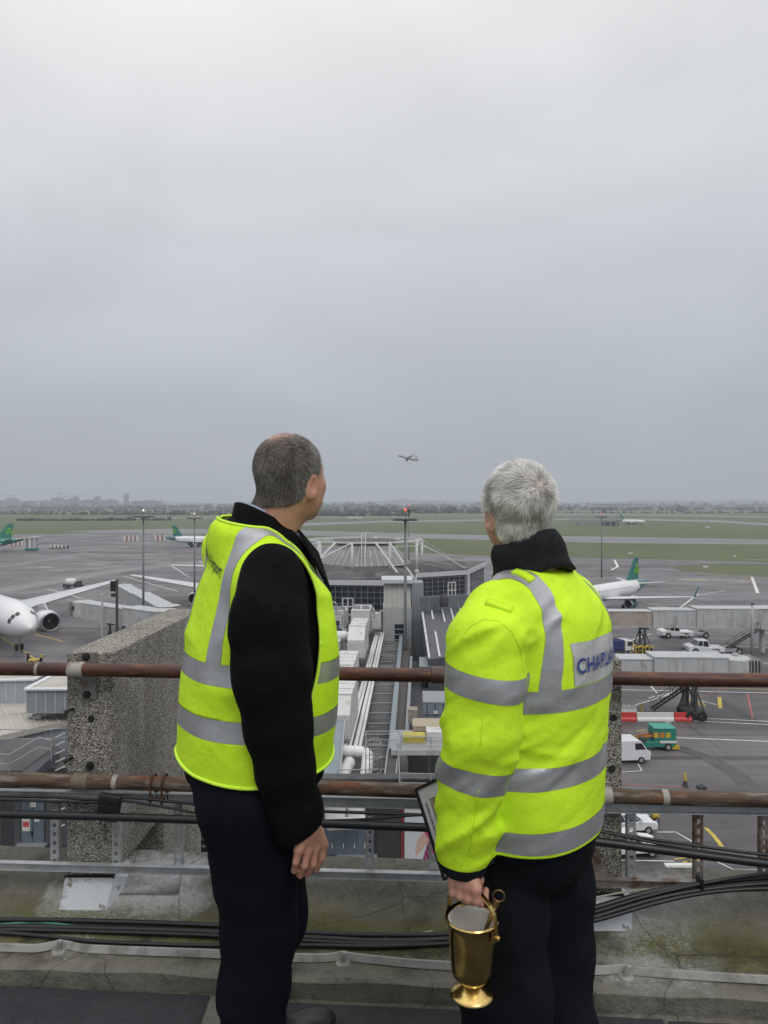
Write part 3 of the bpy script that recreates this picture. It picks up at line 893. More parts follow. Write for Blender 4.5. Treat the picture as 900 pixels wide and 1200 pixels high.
    for s in (-1, 1):
        ec = Vector(hw((s*.031, .0815, .005), hf, hs))-Vector(L0)
        MB().lathe([(.0001, -.0115), (.006, -.0098), (.0105, -.005), (.0118, 0), (.0105, .005), (.006, .0098), (.0001, .0115)], (0, 0, 0), 14).build('eye', M_eye, root, smooth=True, loc=ec)
    # ---- hair
    rng = np.random.RandomState(12)
    def cap(P):
        qq = hl(P, hf, hs); return smin(cranium(qq, 1.05), rc(P, fr.out(0, -.005, 1.40), hw((0, -.022, -.045), hf, hs), .064, .058), .03)-.003-.004*np.clip((qq[:, 2]+.02)/.06, 0, 1)
    v, q = nets(cap, hf[1]-.16, hf[1]+.16, .005); t = tris(q)
    def hairline(qv):
        x, y, z = qv.T
        lim = np.interp(y, [-.11, -.07, -.038, -.014, .02, .045, .07, .1], [-.108, -.104, -.070, .012, .0, .03, .066, .08])
        return lim-z
    (vc, tc_), _ = clip(v, t, hairline(hl(v, hf, hs)))
    mesh_obj('hair', vc, tc_, M_scalpB, root, loc0=L0, attr={'shade': vnoise(vc, (70, 70, 30), 4)})
    hp, hn = sample(vc, tc_, 26000, rng); ql = hl(hp, hf, hs)
    up = hf[0][:, 2]; fw = hf[0][:, 1]; rt = hf[0][:, 0]
    c0 = hw((.010, -.094, .066), hf, hs)                                   # whorl at the crown
    rad = hp-c0; rl = np.linalg.norm(rad, axis=1)[:, None]; rd = rad/np.maximum(rl, .004)
    sw = np.cross(hn, rd)
    cl = vnoise(hp, (45, 45, 45), 9); cl2 = vnoise(hp, (45, 45, 45), 14)
    dirs = rd*1.0+sw*(.55*np.exp(-rl/.05))-up*(.55*np.clip(-ql[:, 2:3]/.05+.6, 0, 1))+(cl-.5)[:, None]*sw*1.6+rng.normal(0, .15, (len(hp), 3))
    g = vnoise(hp, (60, 60, 60), 6)
    near = np.exp(-(rl[:, 0]/.022)**2)
    shade = np.clip(.56+.5*(g-.5)+.8*(cl2-.5)+rng.normal(0, .2, len(hp))-.28*np.clip((-ql[:, 2]-.02)/.05, 0, 1), 0, 1)
    ln = rng.uniform(.012, .026, len(hp))*(.45+.55*np.clip((ql[:, 2]+.085)/.07, 0, 1))
    keep = rng.rand(len(hp)) > near*.7
    lift = .12+.55*cl2+.18*np.clip(ql[:, 2]/.1, 0, 1)
    blades('hair_strands', hp[keep], hn[keep], dirs[keep], ln[keep], np.full(keep.sum(), .0012), shade[keep], M_hairB, root, L0, lift=lift[keep], seg=4, droop=.6)
    p, n = [], []
    for s in (-1, 1):
        for _ in range(140):
            a = rng.rand(); qq = np.array((s*(.014+.034*a), .0915-.02*a**2, .029+.006*math.sin(a*2.6)+rng.normal(0, .0014)))
            p.append(hw(qq, hf, hs)); n.append(hf[0][:, 1])
    p = np.array(p); n = np.array(n)
    for k in (0, 1): blades('eyebrow', p[k*140:k*140+140], n[k*140:k*140+140], np.tile(rt*(2*k-1), (140, 1))+up*.3, np.full(140, .009), np.full(140, .0008), rng.rand(140), M_hairB, root, L0, lift=.3, seg=2)
    return root, fr, Gp
M_scalpB = hairmat('white_hair_scalp', (.30, .22, .18), (.62, .56, .50))
M_seam = mat('seam_thread', (.48, .78, .01), .7)

man1 = build_first_man()
man2, frB, grip = build_second_man()

# --------------------------------------------------------------------- brass bucket held in the hand
M_brass = mat('polished_brass', (.66, .47, .17), .20, metal=1.0, noise=(7, .14), two=[((.42, .28, .10), 9, .5, .8), ((.30, .19, .08), 45, .60, .75)])
M_brassd = mat('tarnished_brass', (.30, .19, .085), .38, metal=1.0, noise=(30, .2))
M_liner = mat('white_liner', (.62, .60, .55), .35)
def bucket():
    zc = .665; cx, cy = W(553, 1075, 1.575)[:2]
    root = thing('bucket', 'brass bucket with a flared foot hanging from the hand of the white-haired man', 'bucket', (cx, cy, 0.0105))
    z = [(.0565, .664), (.0595, .668), (.0605, .672), (.0585, .675), (.0545, .672)]
    ZS = lambda pr: [(r_, .675-(.675-z_)*.918 if z_ > .517 else .530-(.517-z_)*.60) for r_, z_ in pr]
    b = MB()
    prof = [(.0515, .668), (.0545, .6735), (.0585, .675), (.0605, .672), (.0590, .667), (.0545, .661), (.0525, .652), (.0510, .62), (.0490, .585), (.0470, .555), (.0440, .538), (.0360, .526),
            (.0245, .520), (.0200, .517), (.0190, .512), (.0195, .508)]
    b.lathe(ZS(prof), n=48).build('cup', M_brass, root, auto=50)
    MB().lathe(ZS([(.0195, .509), (.0235, .505), (.0300, .4965), (.0380, .487), (.0450, .480), (.0480, .4745), (.0480, .4715), (.0455, .470), (.001, .472)]), n=48).build('foot', M_brass, root, auto=60)
    MB().lathe(ZS([(.0195, .5165), (.0225, .5145), (.0225, .5110), (.0195, .5085)]), n=32).build('knop', M_brassd, root, smooth=True)
    MB().lathe(ZS([(.0520, .669), (.0500, .670), (.0485, .660), (.0465, .60), (.042, .56), (.001, .555)]), n=40).build('liner', M_liner, root, smooth=True)
    MB().lathe([(.001, .618), (.0468, .618)], n=40).build('water', mat('water_in_bucket', (.5, .5, .47), .06), root)
    # bail handle: flat strap arched through the fist
    d = frB.Fw; g = Vector(grip)-Vector((cx, cy, 0.0105)); dv = Vector(d)
    pts = []; n = 22
    top = g.z
    off = Vector((g.x, g.y, 0))
    for i in range(n+1):
        a = PI*i/n; c = math.cos(a); s = math.sin(a)
        p = dv*(.0625*(-c))
        zz = .655+(top-.655)*s**.75
        k = s**.8
        pts.append(Vector((p.x+off.x*k, p.y+off.y*k, zz)))
    h = MB(); side = Vector(frB.R)
    vs = []
    for i, p in enumerate(pts):
        t = (pts[min(i+1, n)]-pts[max(i-1, 0)]).normalized(); nn = t.cross(side).normalized()
        for a_, b_ in ((-1, -1), (1, -1), (1, 1), (-1, 1)): vs.append(p+side*a_*.0058+nn*b_*.0016)
    fs = [(i*4+k, i*4+(k+1) % 4, i*4+4+(k+1) % 4, i*4+4+k) for i in range(n) for k in range(4)]+[(0, 1, 2, 3), (n*4+3, n*4+2, n*4+1, n*4)]
    h.add(vs, fs); ho = h.build('handle', M_brass, root, bevel=.0006)
    for s in (-1, 1):
        c = dv*(.0625*s)+Vector((0, 0, .650)); e = MB()
        e.lathe([(.0001, .009), (.004, .0085), (.0062, .006), (.0062, .003), (.0045, .001), (.0045, -.004), (.0001, -.005)], n=16, axis='Z',
                M=Vector((0, 0, 1)).rotation_difference(dv*s).to_matrix(), c=c)
        e.box(dv*(.0575*s)+Vector((0, 0, .652)), (.016, .006, .028), rz=math.atan2(d[1], d[0])-PI/2)
        e.build('rivet', M_brass, root, smooth=False, auto=40)
    # sprinkler rod with ring
    s = thing('holy_water_sprinkler', 'thin brass sprinkler rod with a ring end, leaning in the brass bucket', 'sprinkler', (cx, cy, 0.0105))
    a = Vector((.012, -.006, .60)); bq = Vector((.052, -.012, .7105))
    MB().tube([a, a.lerp(bq, .6), bq], [.0042, .0050, .0062], 14).build('rod', M_brassd, s, smooth=True)
    MB().tube([bq-Vector((.003, 0, .006)), bq+Vector((.002, 0, .004))], [.0085, .0085], 16).build('collar', M_brassd, s, auto=40)
    t = (bq-a).normalized(); c = bq+t*.0165
    mb = MB(); rp = []
    u = t; w = t.cross(Vector((0.25, 1, .3))).normalized()
    for i in range(25):
        an = 2*PI*i/24; rp.append(c+u*math.cos(an)*.0125+w*math.sin(an)*.0125)
    mb.tube(rp, .0021, 8, cap=False).build('ring', M_brassd, s, smooth=True)
bucket()

# --------------------------------------------------------------------- framed picture under the arm
def framed_picture():
    BL = Vector(W(520, 1032, 1.675)); BR = Vector(W(573, 1014, 1.585)); TL = Vector(W(486, 924, 1.735))
    TR = TL+(BR-BL)
    root = thing('picture_frame', 'black-edged framed picture clamped under the arm of the man in the coat', 'picture', tuple((BL+BR)/2))
    o = (BL+BR)/2
    x = (BR-BL).normalized(); y = (TL-BL); y = (y-x*y.dot(x)).normalized(); n = x.cross(y)
    wdt = (BR-BL).length*1.04; hgt = (TL-BL).length
    def P(u, v, w=0): return BL-o+x*(u*wdt)+(TL-BL)*v+n*w
    def slab(u0, v0, u1, v1, w0, w1):
        return [P(u0, v0, w0), P(u1, v0, w0), P(u1, v1, w0), P(u0, v1, w0)], n*(w1-w0)
    fw_ = .045; fh = fw_*wdt/hgt
    m = MB()
    for r in ((0, 0, 1, fh), (0, 1-fh, 1, 1), (0, fh, fw_, 1-fh), (1-fw_, fh, 1, 1-fh)):
        pl, vec = slab(*r, -.014, .003); m.extr(pl, vec)
    m.build('frame', mat('frame_black', (.015, .015, .016), .35), root)
    MB().extr(*slab(.01, .01, .99, .99, -.016, -.0145)).build('backing', mat('frame_back', (.28, .28, .28), .7), root)
    MB().extr(*slab(fw_, fh, 1-fw_, 1-fh, -.012, -.001)).build('mount', mat('grey_mount', (.55, .55, .53), .7, noise=(40, .05)), root)
    MB().extr(*slab(.235, .17, .765, .83, -.002, -.0002)).build('mount_line', mat('mount_line', (.05, .05, .05), .7), root)
    MB().extr(*slab(.25, .18, .75, .82, -.002, .0002)).build('print', mat('picture_print', (.42, .34, .20), .5, two=[((.10, .12, .22), 9, .48, .56), ((.25, .12, .07), 14, .5, .58)]), root)
    # faded caption running along the mount: marks too small to read
    m = MB(); rg = random.Random(4); v = .20
    while v < .80:
        L_ = rg.choice([.006, .010, .014]); 
        if rg.random() > .12: m.extr(*slab(.125, v, .125+rg.choice([.022, .03]), v+L_, -.001, .0004))
        v += L_+.008
    m.build('caption', mat('caption_ink', (.03, .03, .03), .7), root)
framed_picture()
# =====================================================================  ROOF EDGE IN THE FOREGROUND
SL = -.0647
def RY(px, d=0.0): return (2.6+d)/(1-SL*(px-450)/F)
def RP(px, py, d=0.0): return W(px, py, RY(px, d))          # point on a plane parallel to the railing
def RZ(px, py, z):
    Y = (CAMZ-z)*F/(py-590); return W(px, py, Y)
def RX(x, d, z): return (x, 2.6+d+SL*x, z)

def node_mat(name, build, rough=.85):
    m = bpy.data.materials.new(name); m.use_nodes = True; nt = m.node_tree
    b = nt.nodes['Principled BSDF']; b.inputs['Roughness'].default_value = rough; b.inputs['Specular IOR Level'].default_value = .3
    N = nt.nodes; L = nt.links; tc = N.new('ShaderNodeTexCoord')
    class H: pass
    h = H(); h.N = N; h.L = L; h.b = b; h.tc = tc.outputs['Object']
    def setv(sock, v):
        if isinstance(v, bpy.types.NodeSocket): L.new(v, sock)
        elif isinstance(v, (tuple, list)): sock.default_value = (*v[:3], 1) if sock.type == 'RGBA' else v
        else: sock.default_value = v
    def noise(scale, detail=6, vec=None, rough=.6, dist=0):
        n = N.new('ShaderNodeTexNoise'); n.inputs['Scale'].default_value = scale; n.inputs['Detail'].default_value = detail
        n.inputs['Roughness'].default_value = rough; n.inputs['Distortion'].default_value = dist
        L.new(vec if vec is not None else h.tc, n.inputs['Vector']); return n.outputs['Fac']
    def mapping(scale, loc=(0, 0, 0), rot=(0, 0, 0)):
        n = N.new('ShaderNodeMapping'); n.inputs['Scale'].default_value = scale; n.inputs['Location'].default_value = loc; n.inputs['Rotation'].default_value = rot
        L.new(h.tc, n.inputs['Vector']); return n.outputs[0]
    def rng(src, a, b_, c=0, d=1):
        n = N.new('ShaderNodeMapRange'); n.inputs[1].default_value = a; n.inputs[2].default_value = b_; n.inputs[3].default_value = c; n.inputs[4].default_value = d
        L.new(src, n.inputs[0]); return n.outputs[0]
    def mix(a, b_, f, mode='MIX'):
        n = N.new('ShaderNodeMix'); n.data_type = 'RGBA'; n.blend_type = mode
        setv(n.inputs[6], a); setv(n.inputs[7], b_); setv(n.inputs[0], f); return n.outputs[2]
    def math_(op, a, b_=0.0):
        n = N.new('ShaderNodeMath'); n.operation = op; setv(n.inputs[0], a); setv(n.inputs[1], b_); return n.outputs[0]
    def voro(scale, feature='F1', out='Color', vec=None, rand=1.0):
        n = N.new('ShaderNodeTexVoronoi'); n.feature = feature; n.inputs['Scale'].default_value = scale; n.inputs['Randomness'].default_value = rand
        L.new(vec if vec is not None else h.tc, n.inputs['Vector']); return n.outputs[out]
    def dist(p):
        n = N.new('ShaderNodeVectorMath'); n.operation = 'DISTANCE'; L.new(h.tc, n.inputs[0]); n.inputs[1].default_value = p; return n.outputs['Value']
    def sep():
        n = N.new('ShaderNodeSeparateXYZ'); L.new(h.tc, n.inputs[0]); return n.outputs
    def bump(height, strength=.5, dist_=.01):
        n = N.new('ShaderNodeBump'); n.inputs['Strength'].default_value = strength; n.inputs['Distance'].default_value = dist_
        L.new(height, n.inputs['Height']); L.new(n.outputs[0], b.inputs['Normal'])
    for k, f_ in dict(noise=noise, mapping=mapping, rng=rng, mix=mix, math=math_, voro=voro, dist=dist, sep=sep, bump=bump).items(): setattr(h, k, f_)
    build(h); return m

def _pebble(h):
    wv = h.N.new('ShaderNodeVectorMath'); wv.operation = 'MULTIPLY_ADD'
    nz = h.N.new('ShaderNodeTexNoise'); nz.inputs['Scale'].default_value = 90; h.L.new(h.tc, nz.inputs['Vector'])
    h.L.new(nz.outputs['Color'], wv.inputs[0]); wv.inputs[1].default_value = (.012, .012, .012); h.L.new(h.tc, wv.inputs[2])
    v = wv.outputs[0]
    c = h.voro(235, vec=v); d = h.voro(235, out='Distance', vec=v)
    s = h.N.new('ShaderNodeSeparateColor'); h.L.new(c, s.inputs[0])
    r = h.N.new('ShaderNodeValToRGB'); h.L.new(s.outputs[0], r.inputs[0]); e = r.color_ramp; e.interpolation = 'CONSTANT'
    cols = [(0, (.09, .083, .072)), (.12, (.24, .225, .195)), (.30, (.42, .39, .34)), (.54, (.58, .55, .49)), (.80, (.76, .72, .64))]
    e.elements[0].position = 0; e.elements[0].color = (*cols[0][1], 1); e.elements[1].position = cols[1][0]; e.elements[1].color = (*cols[1][1], 1)
    for p, cc in cols[2:]: x = e.elements.new(p); x.color = (*cc, 1)
    gap = h.rng(d, .45, .75)
    col = h.mix(r.outputs[0], (.12, .112, .095), gap)
    dirt = h.rng(h.noise(3.2, 5, h.mapping((1, 1, .35))), .46, .64)
    col = h.mix(col, (.42, .41, .38), h.math('MULTIPLY', dirt, .5), 'MULTIPLY')
    h.L.new(col, h.b.inputs['Base Color']); h.bump(h.math('SUBTRACT', 1.0, d), 1.0, .006)
M_pebble = node_mat('pebbledash', _pebble, .8)

PL = (-1.13, 2.74); PR = (.78, 2.55)
def _parapet(h):
    s = h.sep()
    base = h.mix((.190, .182, .158), (.120, .113, .094), h.rng(h.noise(2.2, 8), .35, .68))
    base = h.mix(base, (.24, .235, .22), h.rng(h.noise(34, 6), .60, .76, 0, .75))
    base = h.mix(base, (.05, .047, .036), h.rng(h.noise(26, 8, rough=.75), .52, .70, 0, .8))
    # whitish run-off and lime paint splashes round the feet of the pillars
    def blot(p, r0, r1, k=.22):
        d = h.math('ADD', h.dist(p), h.math('MULTIPLY', h.math('SUBTRACT', h.noise(9, 8, rough=.7), .5), k*2))
        return h.rng(d, r0, r1, 1, 0)
    wh = h.math('MAXIMUM', blot((-1.10, 2.64, .12), .11, .22), blot((-.88, 2.70, .14), .11, .27))
    wh = h.math('MAXIMUM', wh, blot((.88, 2.47, .12), .10, .30))
    wh = h.math('MAXIMUM', wh, h.math('MULTIPLY', blot((1.02, 2.62, .2), .05, .28), .7))
    wh = h.math('MULTIPLY', wh, h.rng(h.noise(55, 6, rough=.75), .30, .60, .5, 1))
    col = h.mix(base, (.56, .57, .59), wh)
    # moss: brightest along the foot of the slope
    yy = h.math('ADD', s[1], h.math('MULTIPLY', s[0], -SL))        # distance from the railing line + 2.6
    zone = h.rng(h.math('ABSOLUTE', h.math('SUBTRACT', yy, 2.50)), .04, .20, 1, 0)
    ms = h.math('MULTIPLY', zone, h.rng(h.noise(2.6, 7, rough=.65), .34, .56))
    ms = h.math('MAXIMUM', ms, h.math('MULTIPLY', blot((1.16, 2.45, .12), .03, .22, .14), 1.0))
    ms = h.math('MAXIMUM', ms, h.math('MULTIPLY', blot((-.78, 2.52, .12), .03, .22, .14), .9))
    ms = h.math('MULTIPLY', ms, h.rng(h.noise(120, 4), .3, .6, .45, 1))
    col = h.mix(col, (.105, .105, .018), ms)
    col = h.mix(col, (.040, .038, .024), h.math('MULTIPLY', h.rng(h.noise(5, 8, h.mapping((1, 1, 1), (8, 1, 3)), rough=.7), .50, .62, 0, .85), h.rng(h.math('ABSOLUTE', h.math('SUBTRACT', yy, 2.40)), .05, .22, 1, 0)))
    edge = h.math('MULTIPLY', h.rng(h.noise(6, 8), .48, .62), h.rng(h.math('ABSOLUTE', h.math('SUBTRACT', yy, 2.275)), .0, .035, 1, 0))
    col = h.mix(col, (.20, .195, .15), edge)
    pale = h.math('MULTIPLY', h.rng(h.noise(5, 8), .42, .60), h.rng(yy, 2.30, 2.36, 1, 0))
    col = h.mix(col, (.19, .185, .15), h.math('MULTIPLY', pale, .7))
    col = h.mix(col, (.032, .030, .022), h.rng(h.noise(3.1, 7, h.mapping((1, 1, 1), (4, 2, 0))), .56, .70, 0, .75))
    col = h.mix(col, (.36, .35, .32), h.rng(h.noise(95, 3, h.mapping((1, 1, 1), (2, 7, 0))), .70, .76, 0, .8))
    # grit, lichen flecks and hairline cracks
    col = h.mix(col, (.030, .028, .022), h.rng(h.noise(210, 3, rough=.8), .60, .66, 0, .75))
    col = h.mix(col, (.34, .335, .28), h.rng(h.noise(150, 4, h.mapping((1, 1, 1), (5, 3, 0)), rough=.7), .65, .69, 0, .7))
    col = h.mix(col, (.13, .13, .03), h.math('MULTIPLY', h.rng(h.noise(34, 8, h.mapping((1, 1, 1), (1, 9, 0)), rough=.8), .56, .60), h.math('MULTIPLY', zone, .8)))
    col = h.mix(col, (.045, .042, .032), h.rng(h.voro(2.3, 'DISTANCE_TO_EDGE', 'Distance'), .0, .006, .8, 0))
    h.L.new(col, h.b.inputs['Base Color'])
    h.bump(h.math('ADD', h.noise(40, 8, rough=.7), h.math('MULTIPLY', h.noise(7, 4), 1.5)), .9, .016)
M_par = node_mat('mossy_concrete', _parapet, .8)
def _pipe(h):
    st = h.mapping((1.0, 5, 5))
    col = h.mix((.098, .042, .028), (.045, .020, .014), h.rng(h.noise(5, 6, st), .35, .65))
    col = h.mix(col, (.17, .072, .032), h.rng(h.noise(7, 8, h.mapping((1, 5, 5), (3, 1, 1))), .52, .64, 0, .85))
    col = h.mix(col, (.26, .23, .20), h.rng(h.noise(4.2, 9, h.mapping((1, 3.5, 3.5), (9, 1, 4)), rough=.7), .66, .72, 0, .8))
    h.L.new(col, h.b.inputs['Base Color']); h.bump(h.noise(60, 6), .3, .004)
M_rustpipe = node_mat('rusty_brown_paint', _pipe, .42)
def _pipe2(h):
    col = h.mix((.125, .085, .055), (.055, .032, .022), h.rng(h.noise(6, 6, h.mapping((1, 6, 6))), .38, .62))
    col = h.mix(col, (.25, .22, .18), h.rng(h.noise(9, 8, h.mapping((1, 7, 7), (3, 1, 1))), .52, .70, 0, .8))
    col = h.mix(col, (.16, .05, .022), h.rng(h.noise(5, 8, h.mapping((1, 5, 5), (7, 4, 1))), .58, .68, 0, .8))
    h.L.new(col, h.b.inputs['Base Color']); h.bump(h.noise(60, 6), .3, .004)
M_rustpipe2 = node_mat('weathered_brown_pipe', _pipe2, .6)
M_galv = mat('galvanised_steel', (.42, .43, .44), .5, metal=.25, noise=(30, .15), two=((.30, .30, .30), 8, .5, .7))
M_galvr = mat('rusted_galvanised', (.27, .25, .235), .6, metal=.3, two=[((.13, .065, .038), 12, .46, .60), ((.33, .33, .33), 25, .6, .7)])
M_coup = mat('painted_coupling', (.33, .31, .27), .6, two=((.13, .08, .05), 22, .5, .68), bump=(60, .3, .004))
M_rust = mat('rust', (.085, .035, .018), .8, two=((.03, .016, .012), 40, .4, .65), bump=(120, .5, .003))
M_cable = mat('black_cable', (.010, .0105, .012), .42, noise=(30, .2))
M_green = mat('green_cable', (.07, .25, .17), .5)
M_cream = mat('cream_cable', (.38, .36, .28), .6)
M_tape = mat('grey_lightning_tape', (.30, .295, .28), .6, two=((.17, .165, .15), 14, .48, .66), bump=(40, .3, .004))
M_bolt = mat('black_bolt', (.012, .011, .010), .6)
M_felt = mat('black_felt_mat', (.020, .022, .026), .85, noise=(60, .3), bump=(300, .8, .004), two=((.035, .038, .042), 3, .45, .7))
M_white = mat('white_flashing', (.50, .52, .55), .6, two=[((.33, .34, .36), 9, .5, .72), ((.14, .14, .10), 22, .58, .68)], bump=(70, .4, .004))

# ---- roof walkway, mats, parapet
x0, x1 = -6.0, 6.0
def sheet(name, pts, m, kind='structure', nx=2):
    mb = MB(); mb.add(pts, [tuple(range(len(pts)))]); o = mb.build(name, m); tag(o, kind=kind); return o
tag(MB().add([RX(x0, -.30, 0), RX(x0, -4.6, 0), RX(x1, -4.6, 0), RX(x1, -.30, 0)], [(0, 1, 2, 3)]).build('walkway', M_par), kind='structure')
def feltmat(xa, xb, label, d0=-.352):
    n = 40; r = random.Random(int(xa*10)); V = []; 
    for i in range(n+1):
        x = xa+(xb-xa)*i/n; V.append(RX(x, d0+r.uniform(-.0015, .0015), .007))
    for i in range(n, -1, -1):
        x = xa+(xb-xa)*i/n; V.append(RX(x, -2.6, .007))
    m = MB(); m.add(V+[(a, b, .0005) for a, b, c in V], [tuple(range(len(V)))[::-1]]+[(i, (i+1) % len(V), len(V)+(i+1) % len(V), len(V)+i) for i in range(len(V))])
    o = m.build('felt_mat', M_felt); tag(o, label, 'mat', 'felt mats laid on the roof walkway'); return o
feltmat(-2.9, -.565, 'black felt mat on the walkway, the one nearer the left pillar', -.337)
feltmat(-.325, .86, 'black felt mat on the walkway between the two men', -.352)
feltmat(.875, 3.2, 'black felt mat on the walkway to the right of both men', -.358)

prof = [(-.325, 0), (-.327, .058), (-.318, .066), (-.20, .069), (-.08, .073), (-.0, .085), (.06, .108), (.10, .134), (.14, .158), (.285, .160), (.30, .145), (.30, -.9)]
mb = MB(); NX = 220; vs = []; fs = []
for i in range(NX+1):
    x = x0+(x1-x0)*i/NX
    for k, (d, z) in enumerate(prof):
        jd = (math.sin(x*7.3+k)+math.sin(x*17.1+k*2))*.0018; vs.append(RX(x, d+jd, z+(jd if 0 < k < 9 else 0)))
K = len(prof)
for i in range(NX):
    for k in range(K-1): fs.append((i*K+k, (i+1)*K+k, (i+1)*K+k+1, i*K+k+1))
mb.add(vs, fs); po = mb.build('parapet', M_par, smooth=False, auto=40)
tag(po, 'low mossy concrete parapet with a sloping inner face along the roof edge', 'parapet')
# wall of the terminal block below the parapet
M_wallc = mat('dark_render', (.10, .10, .10), .8, noise=(2, .15))
w = MB(); w.box((0, 2.6-.75, (GZ-.9)/2-.1), (12, 2.1, -GZ-1.0), rz=math.atan(SL))
tag(w.build('terminal_block', M_wallc), 'tall rendered block carrying the roof walkway the men stand on', 'building')

# ---- pillars
def pillar(px0, px1, yf, label, zt=1.026, zb=.166):
    xa = (px0-450)/F*yf; xb = (px1-450)/F*yf; yb = yf+1.12
    o0 = ((xa+xb)/2, yf, 0)
    r = thing('concrete_fin', label, 'pillar', o0, 0, 'pebbledash fins on the parapet')
    sh = .05
    def side(x): return [(x, yf, zb), (x+sh*.0, yf, zt), (x+sh, yb, zt), (x+sh, yb, -4.5), (x+sh*.5, yf+.55, -4.5), (x+sh*.5, yf+.55, zb)]
    a = [Vector(p)-Vector(o0) for p in side(xa)]
    m = MB(); m.extr(a, (xb-xa, 0, 0)); m.f = [f[::-1] for f in m.f]
    m.build('shaft', M_pebble, r, bevel=.006)
    # flashing skirt at the foot
    s = MB(); e = .012
    c = (xa+xb)/2-o0[0]; hw_ = (xb-xa)/2
    top = [(-hw_-.004, -.004, zb+.004), (hw_+.004, -.004, zb+.004), (hw_+.004, .13, zb+.004), (-hw_-.004, .13, zb+.004)]
    bot = [(-hw_+.008, -.085, .082), (hw_+.004, -.085, .082), (hw_+.09, .10, .115), (-hw_-.02, .10, .115)]
    s.add(top+bot, [(0, 1, 2, 3), (0, 4, 5, 1), (1, 5, 6, 2), (2, 6, 7, 3), (3, 7, 4, 0)]); s.build('flashing', M_white, r, bevel=.004)
    g = MB(); g.box((0, .02, zb-.006), (2*hw_+.01, .06, .02)); g.build('base_joint', M_bolt, r)
    return r, Vector(o0), hw_
pl, oL, hL = pillar(78, 133, 2.735, 'pebbledash concrete fin rising from the parapet left of the man in the vest')
pr, oR, hR = pillar(672, 729, 2.605, 'pebbledash concrete fin rising from the parapet behind the man in the coat')
M_brk = mat('dull_bracket_steel', (.20, .19, .175), .6, metal=.2, noise=(30, .2), two=((.13, .09, .07), 20, .55, .7))
def bracket(parent, o0, px, py0, py1, w_px, Yf, mt, bolts):
    a = Vector(W(px, py0, Yf))-o0; b = Vector(W(px, py1, Yf))-o0; w_ = w_px/F*Yf
    m = MB(); m.box(((a.x+b.x)/2, a.y-.006, (a.z+b.z)/2), (w_, .008, abs(a.z-b.z)))
    br = m.build('bracket', mt, parent, bevel=.002)
    for bx, by in bolts:
        c = Vector(W(bx, by, Yf))-o0
        q = MB(); q.lathe([(.0001, -.032), (.006, -.032), (.006, -.024), (.0125, -.024), (.0125, -.012), (.017, -.012), (.017, -.009), (.001, -.009)], c, 6, axis='Y')
        q.build('bolt', M_bolt, br)
bracket(pl, oL, 104, 764, 819, 20, 2.735, M_brk, [(102, 769), (103, 813)])
bracket(pl, oL, 107, 890, 912, 16, 2.735, M_brk, [(107, 896)])
bracket(pr, oR, 690, 765, 822, 20, 2.605, M_galvr, [(690, 771)])
def stub(parent, o0, px, py, Yf, hole=False):
    c = Vector(W(px, py, Yf))-o0; q = MB()
    if hole: q.lathe([(.0001, -.004), (.012, -.004), (.014, .001)], c, 12, axis='Y')
    else: q.tube([c, c+Vector((-.004, -.030, .004)), c+Vector((-.018, -.034, -.004))], [.006, .006, .010], 7)
    q.build('bolt_stub', M_bolt, parent)
for p in ((86, 831), (85, 888)): stub(pl, oL, *p, 2.735)
stub(pl, oL, 107, 842, 2.735, True)
for p in ((719, 841), (717, 901), (700, 1003)): stub(pr, oR, *p, 2.605, True)
c0 = Vector(W(696, 1000, 2.605))-oR
m = MB(); m.span(c0+Vector((0, -.008, .02)), c0+Vector((.012, -.008, -.06)), .035, .006, up=(0, 1, 0)); m.span(c0+Vector((.012, -.008, -.06)), c0+Vector((.035, -.03, -.095)), .035, .006, up=(0, 1, 0)); m.build('strap', M_galvr, pr, bevel=.001)

# ---- handrail pipes
def pipe_run(y0, y1, dia, mt, label, couplings, bands, name='handrail_pipe', plugs=()):
    A = Vector(RP(-700, y0-(y1-y0)*700/900)); B = Vector(RP(1700, y1+(y1-y0)*800/900))
    L_ = (B-A).length; ang = math.atan2(B.y-A.y, B.x-A.x)
    r = thing(name, label, 'handrail', tuple(A), ang, 'brown handrail pipes')
    dz = (B.z-A.z)
    n = 60; m = MB(); m.tube([(L_*i/n, 0, dz*i/n+.0012*math.sin(i*.9)) for i in range(n+1)], dia/2, 22)
    m.build('pipe', mt, r, smooth=True)
    def at(px):
        k = (px-450)/F; Y = RY(px); x = k*Y; return (Vector((x, Y, 0))-Vector((A.x, A.y, 0))).length
    for p0, p1, extra, mm in couplings:
        a, b = at(p0), at(p1); q = MB(); e = dia/2+extra
        q.lathe([(e-.004, a), (e, a+.003), (e, b-.003), (e-.004, b)], (0, 0, dz*a/L_), 22, axis='X', cap=True); q.build('coupling', mm, r, auto=50)
    for p0, p1, mm in bands:
        a, b = at(p0), at(p1); e = dia/2+.0012; q = MB()
        q.lathe([(e-.002, a), (e, a+.001), (e, b-.001), (e-.002, b)], (0, 0, dz*a/L_), 22, axis='X'); q.build('tape_band', mm, r, auto=50)
    return r, at
M_coup2 = mat('brown_coupling', (.07, .03, .022), .5, noise=(20, .2))
pipe_run(783.5, 797.5, .050, M_rustpipe, 'upper rusty brown handrail pipe running in front of both men at waist height', [(81, 99, .005, M_coup), (505, 523, .004, M_coup2), (700, 716, .005, M_coup)], [(43, 47, M_coup), ])
r2, at2 = pipe_run(913, 937.5, .052, M_rustpipe2, 'lower weathered brown handrail pipe just above the cable ladder', [(86, 105, .005, mat('olive_coupling', (.14, .115, .08), .65, noise=(30, .2))), (701, 717, .005, M_coup)], [(133, 139, M_coup), (775, 783, M_coup)])
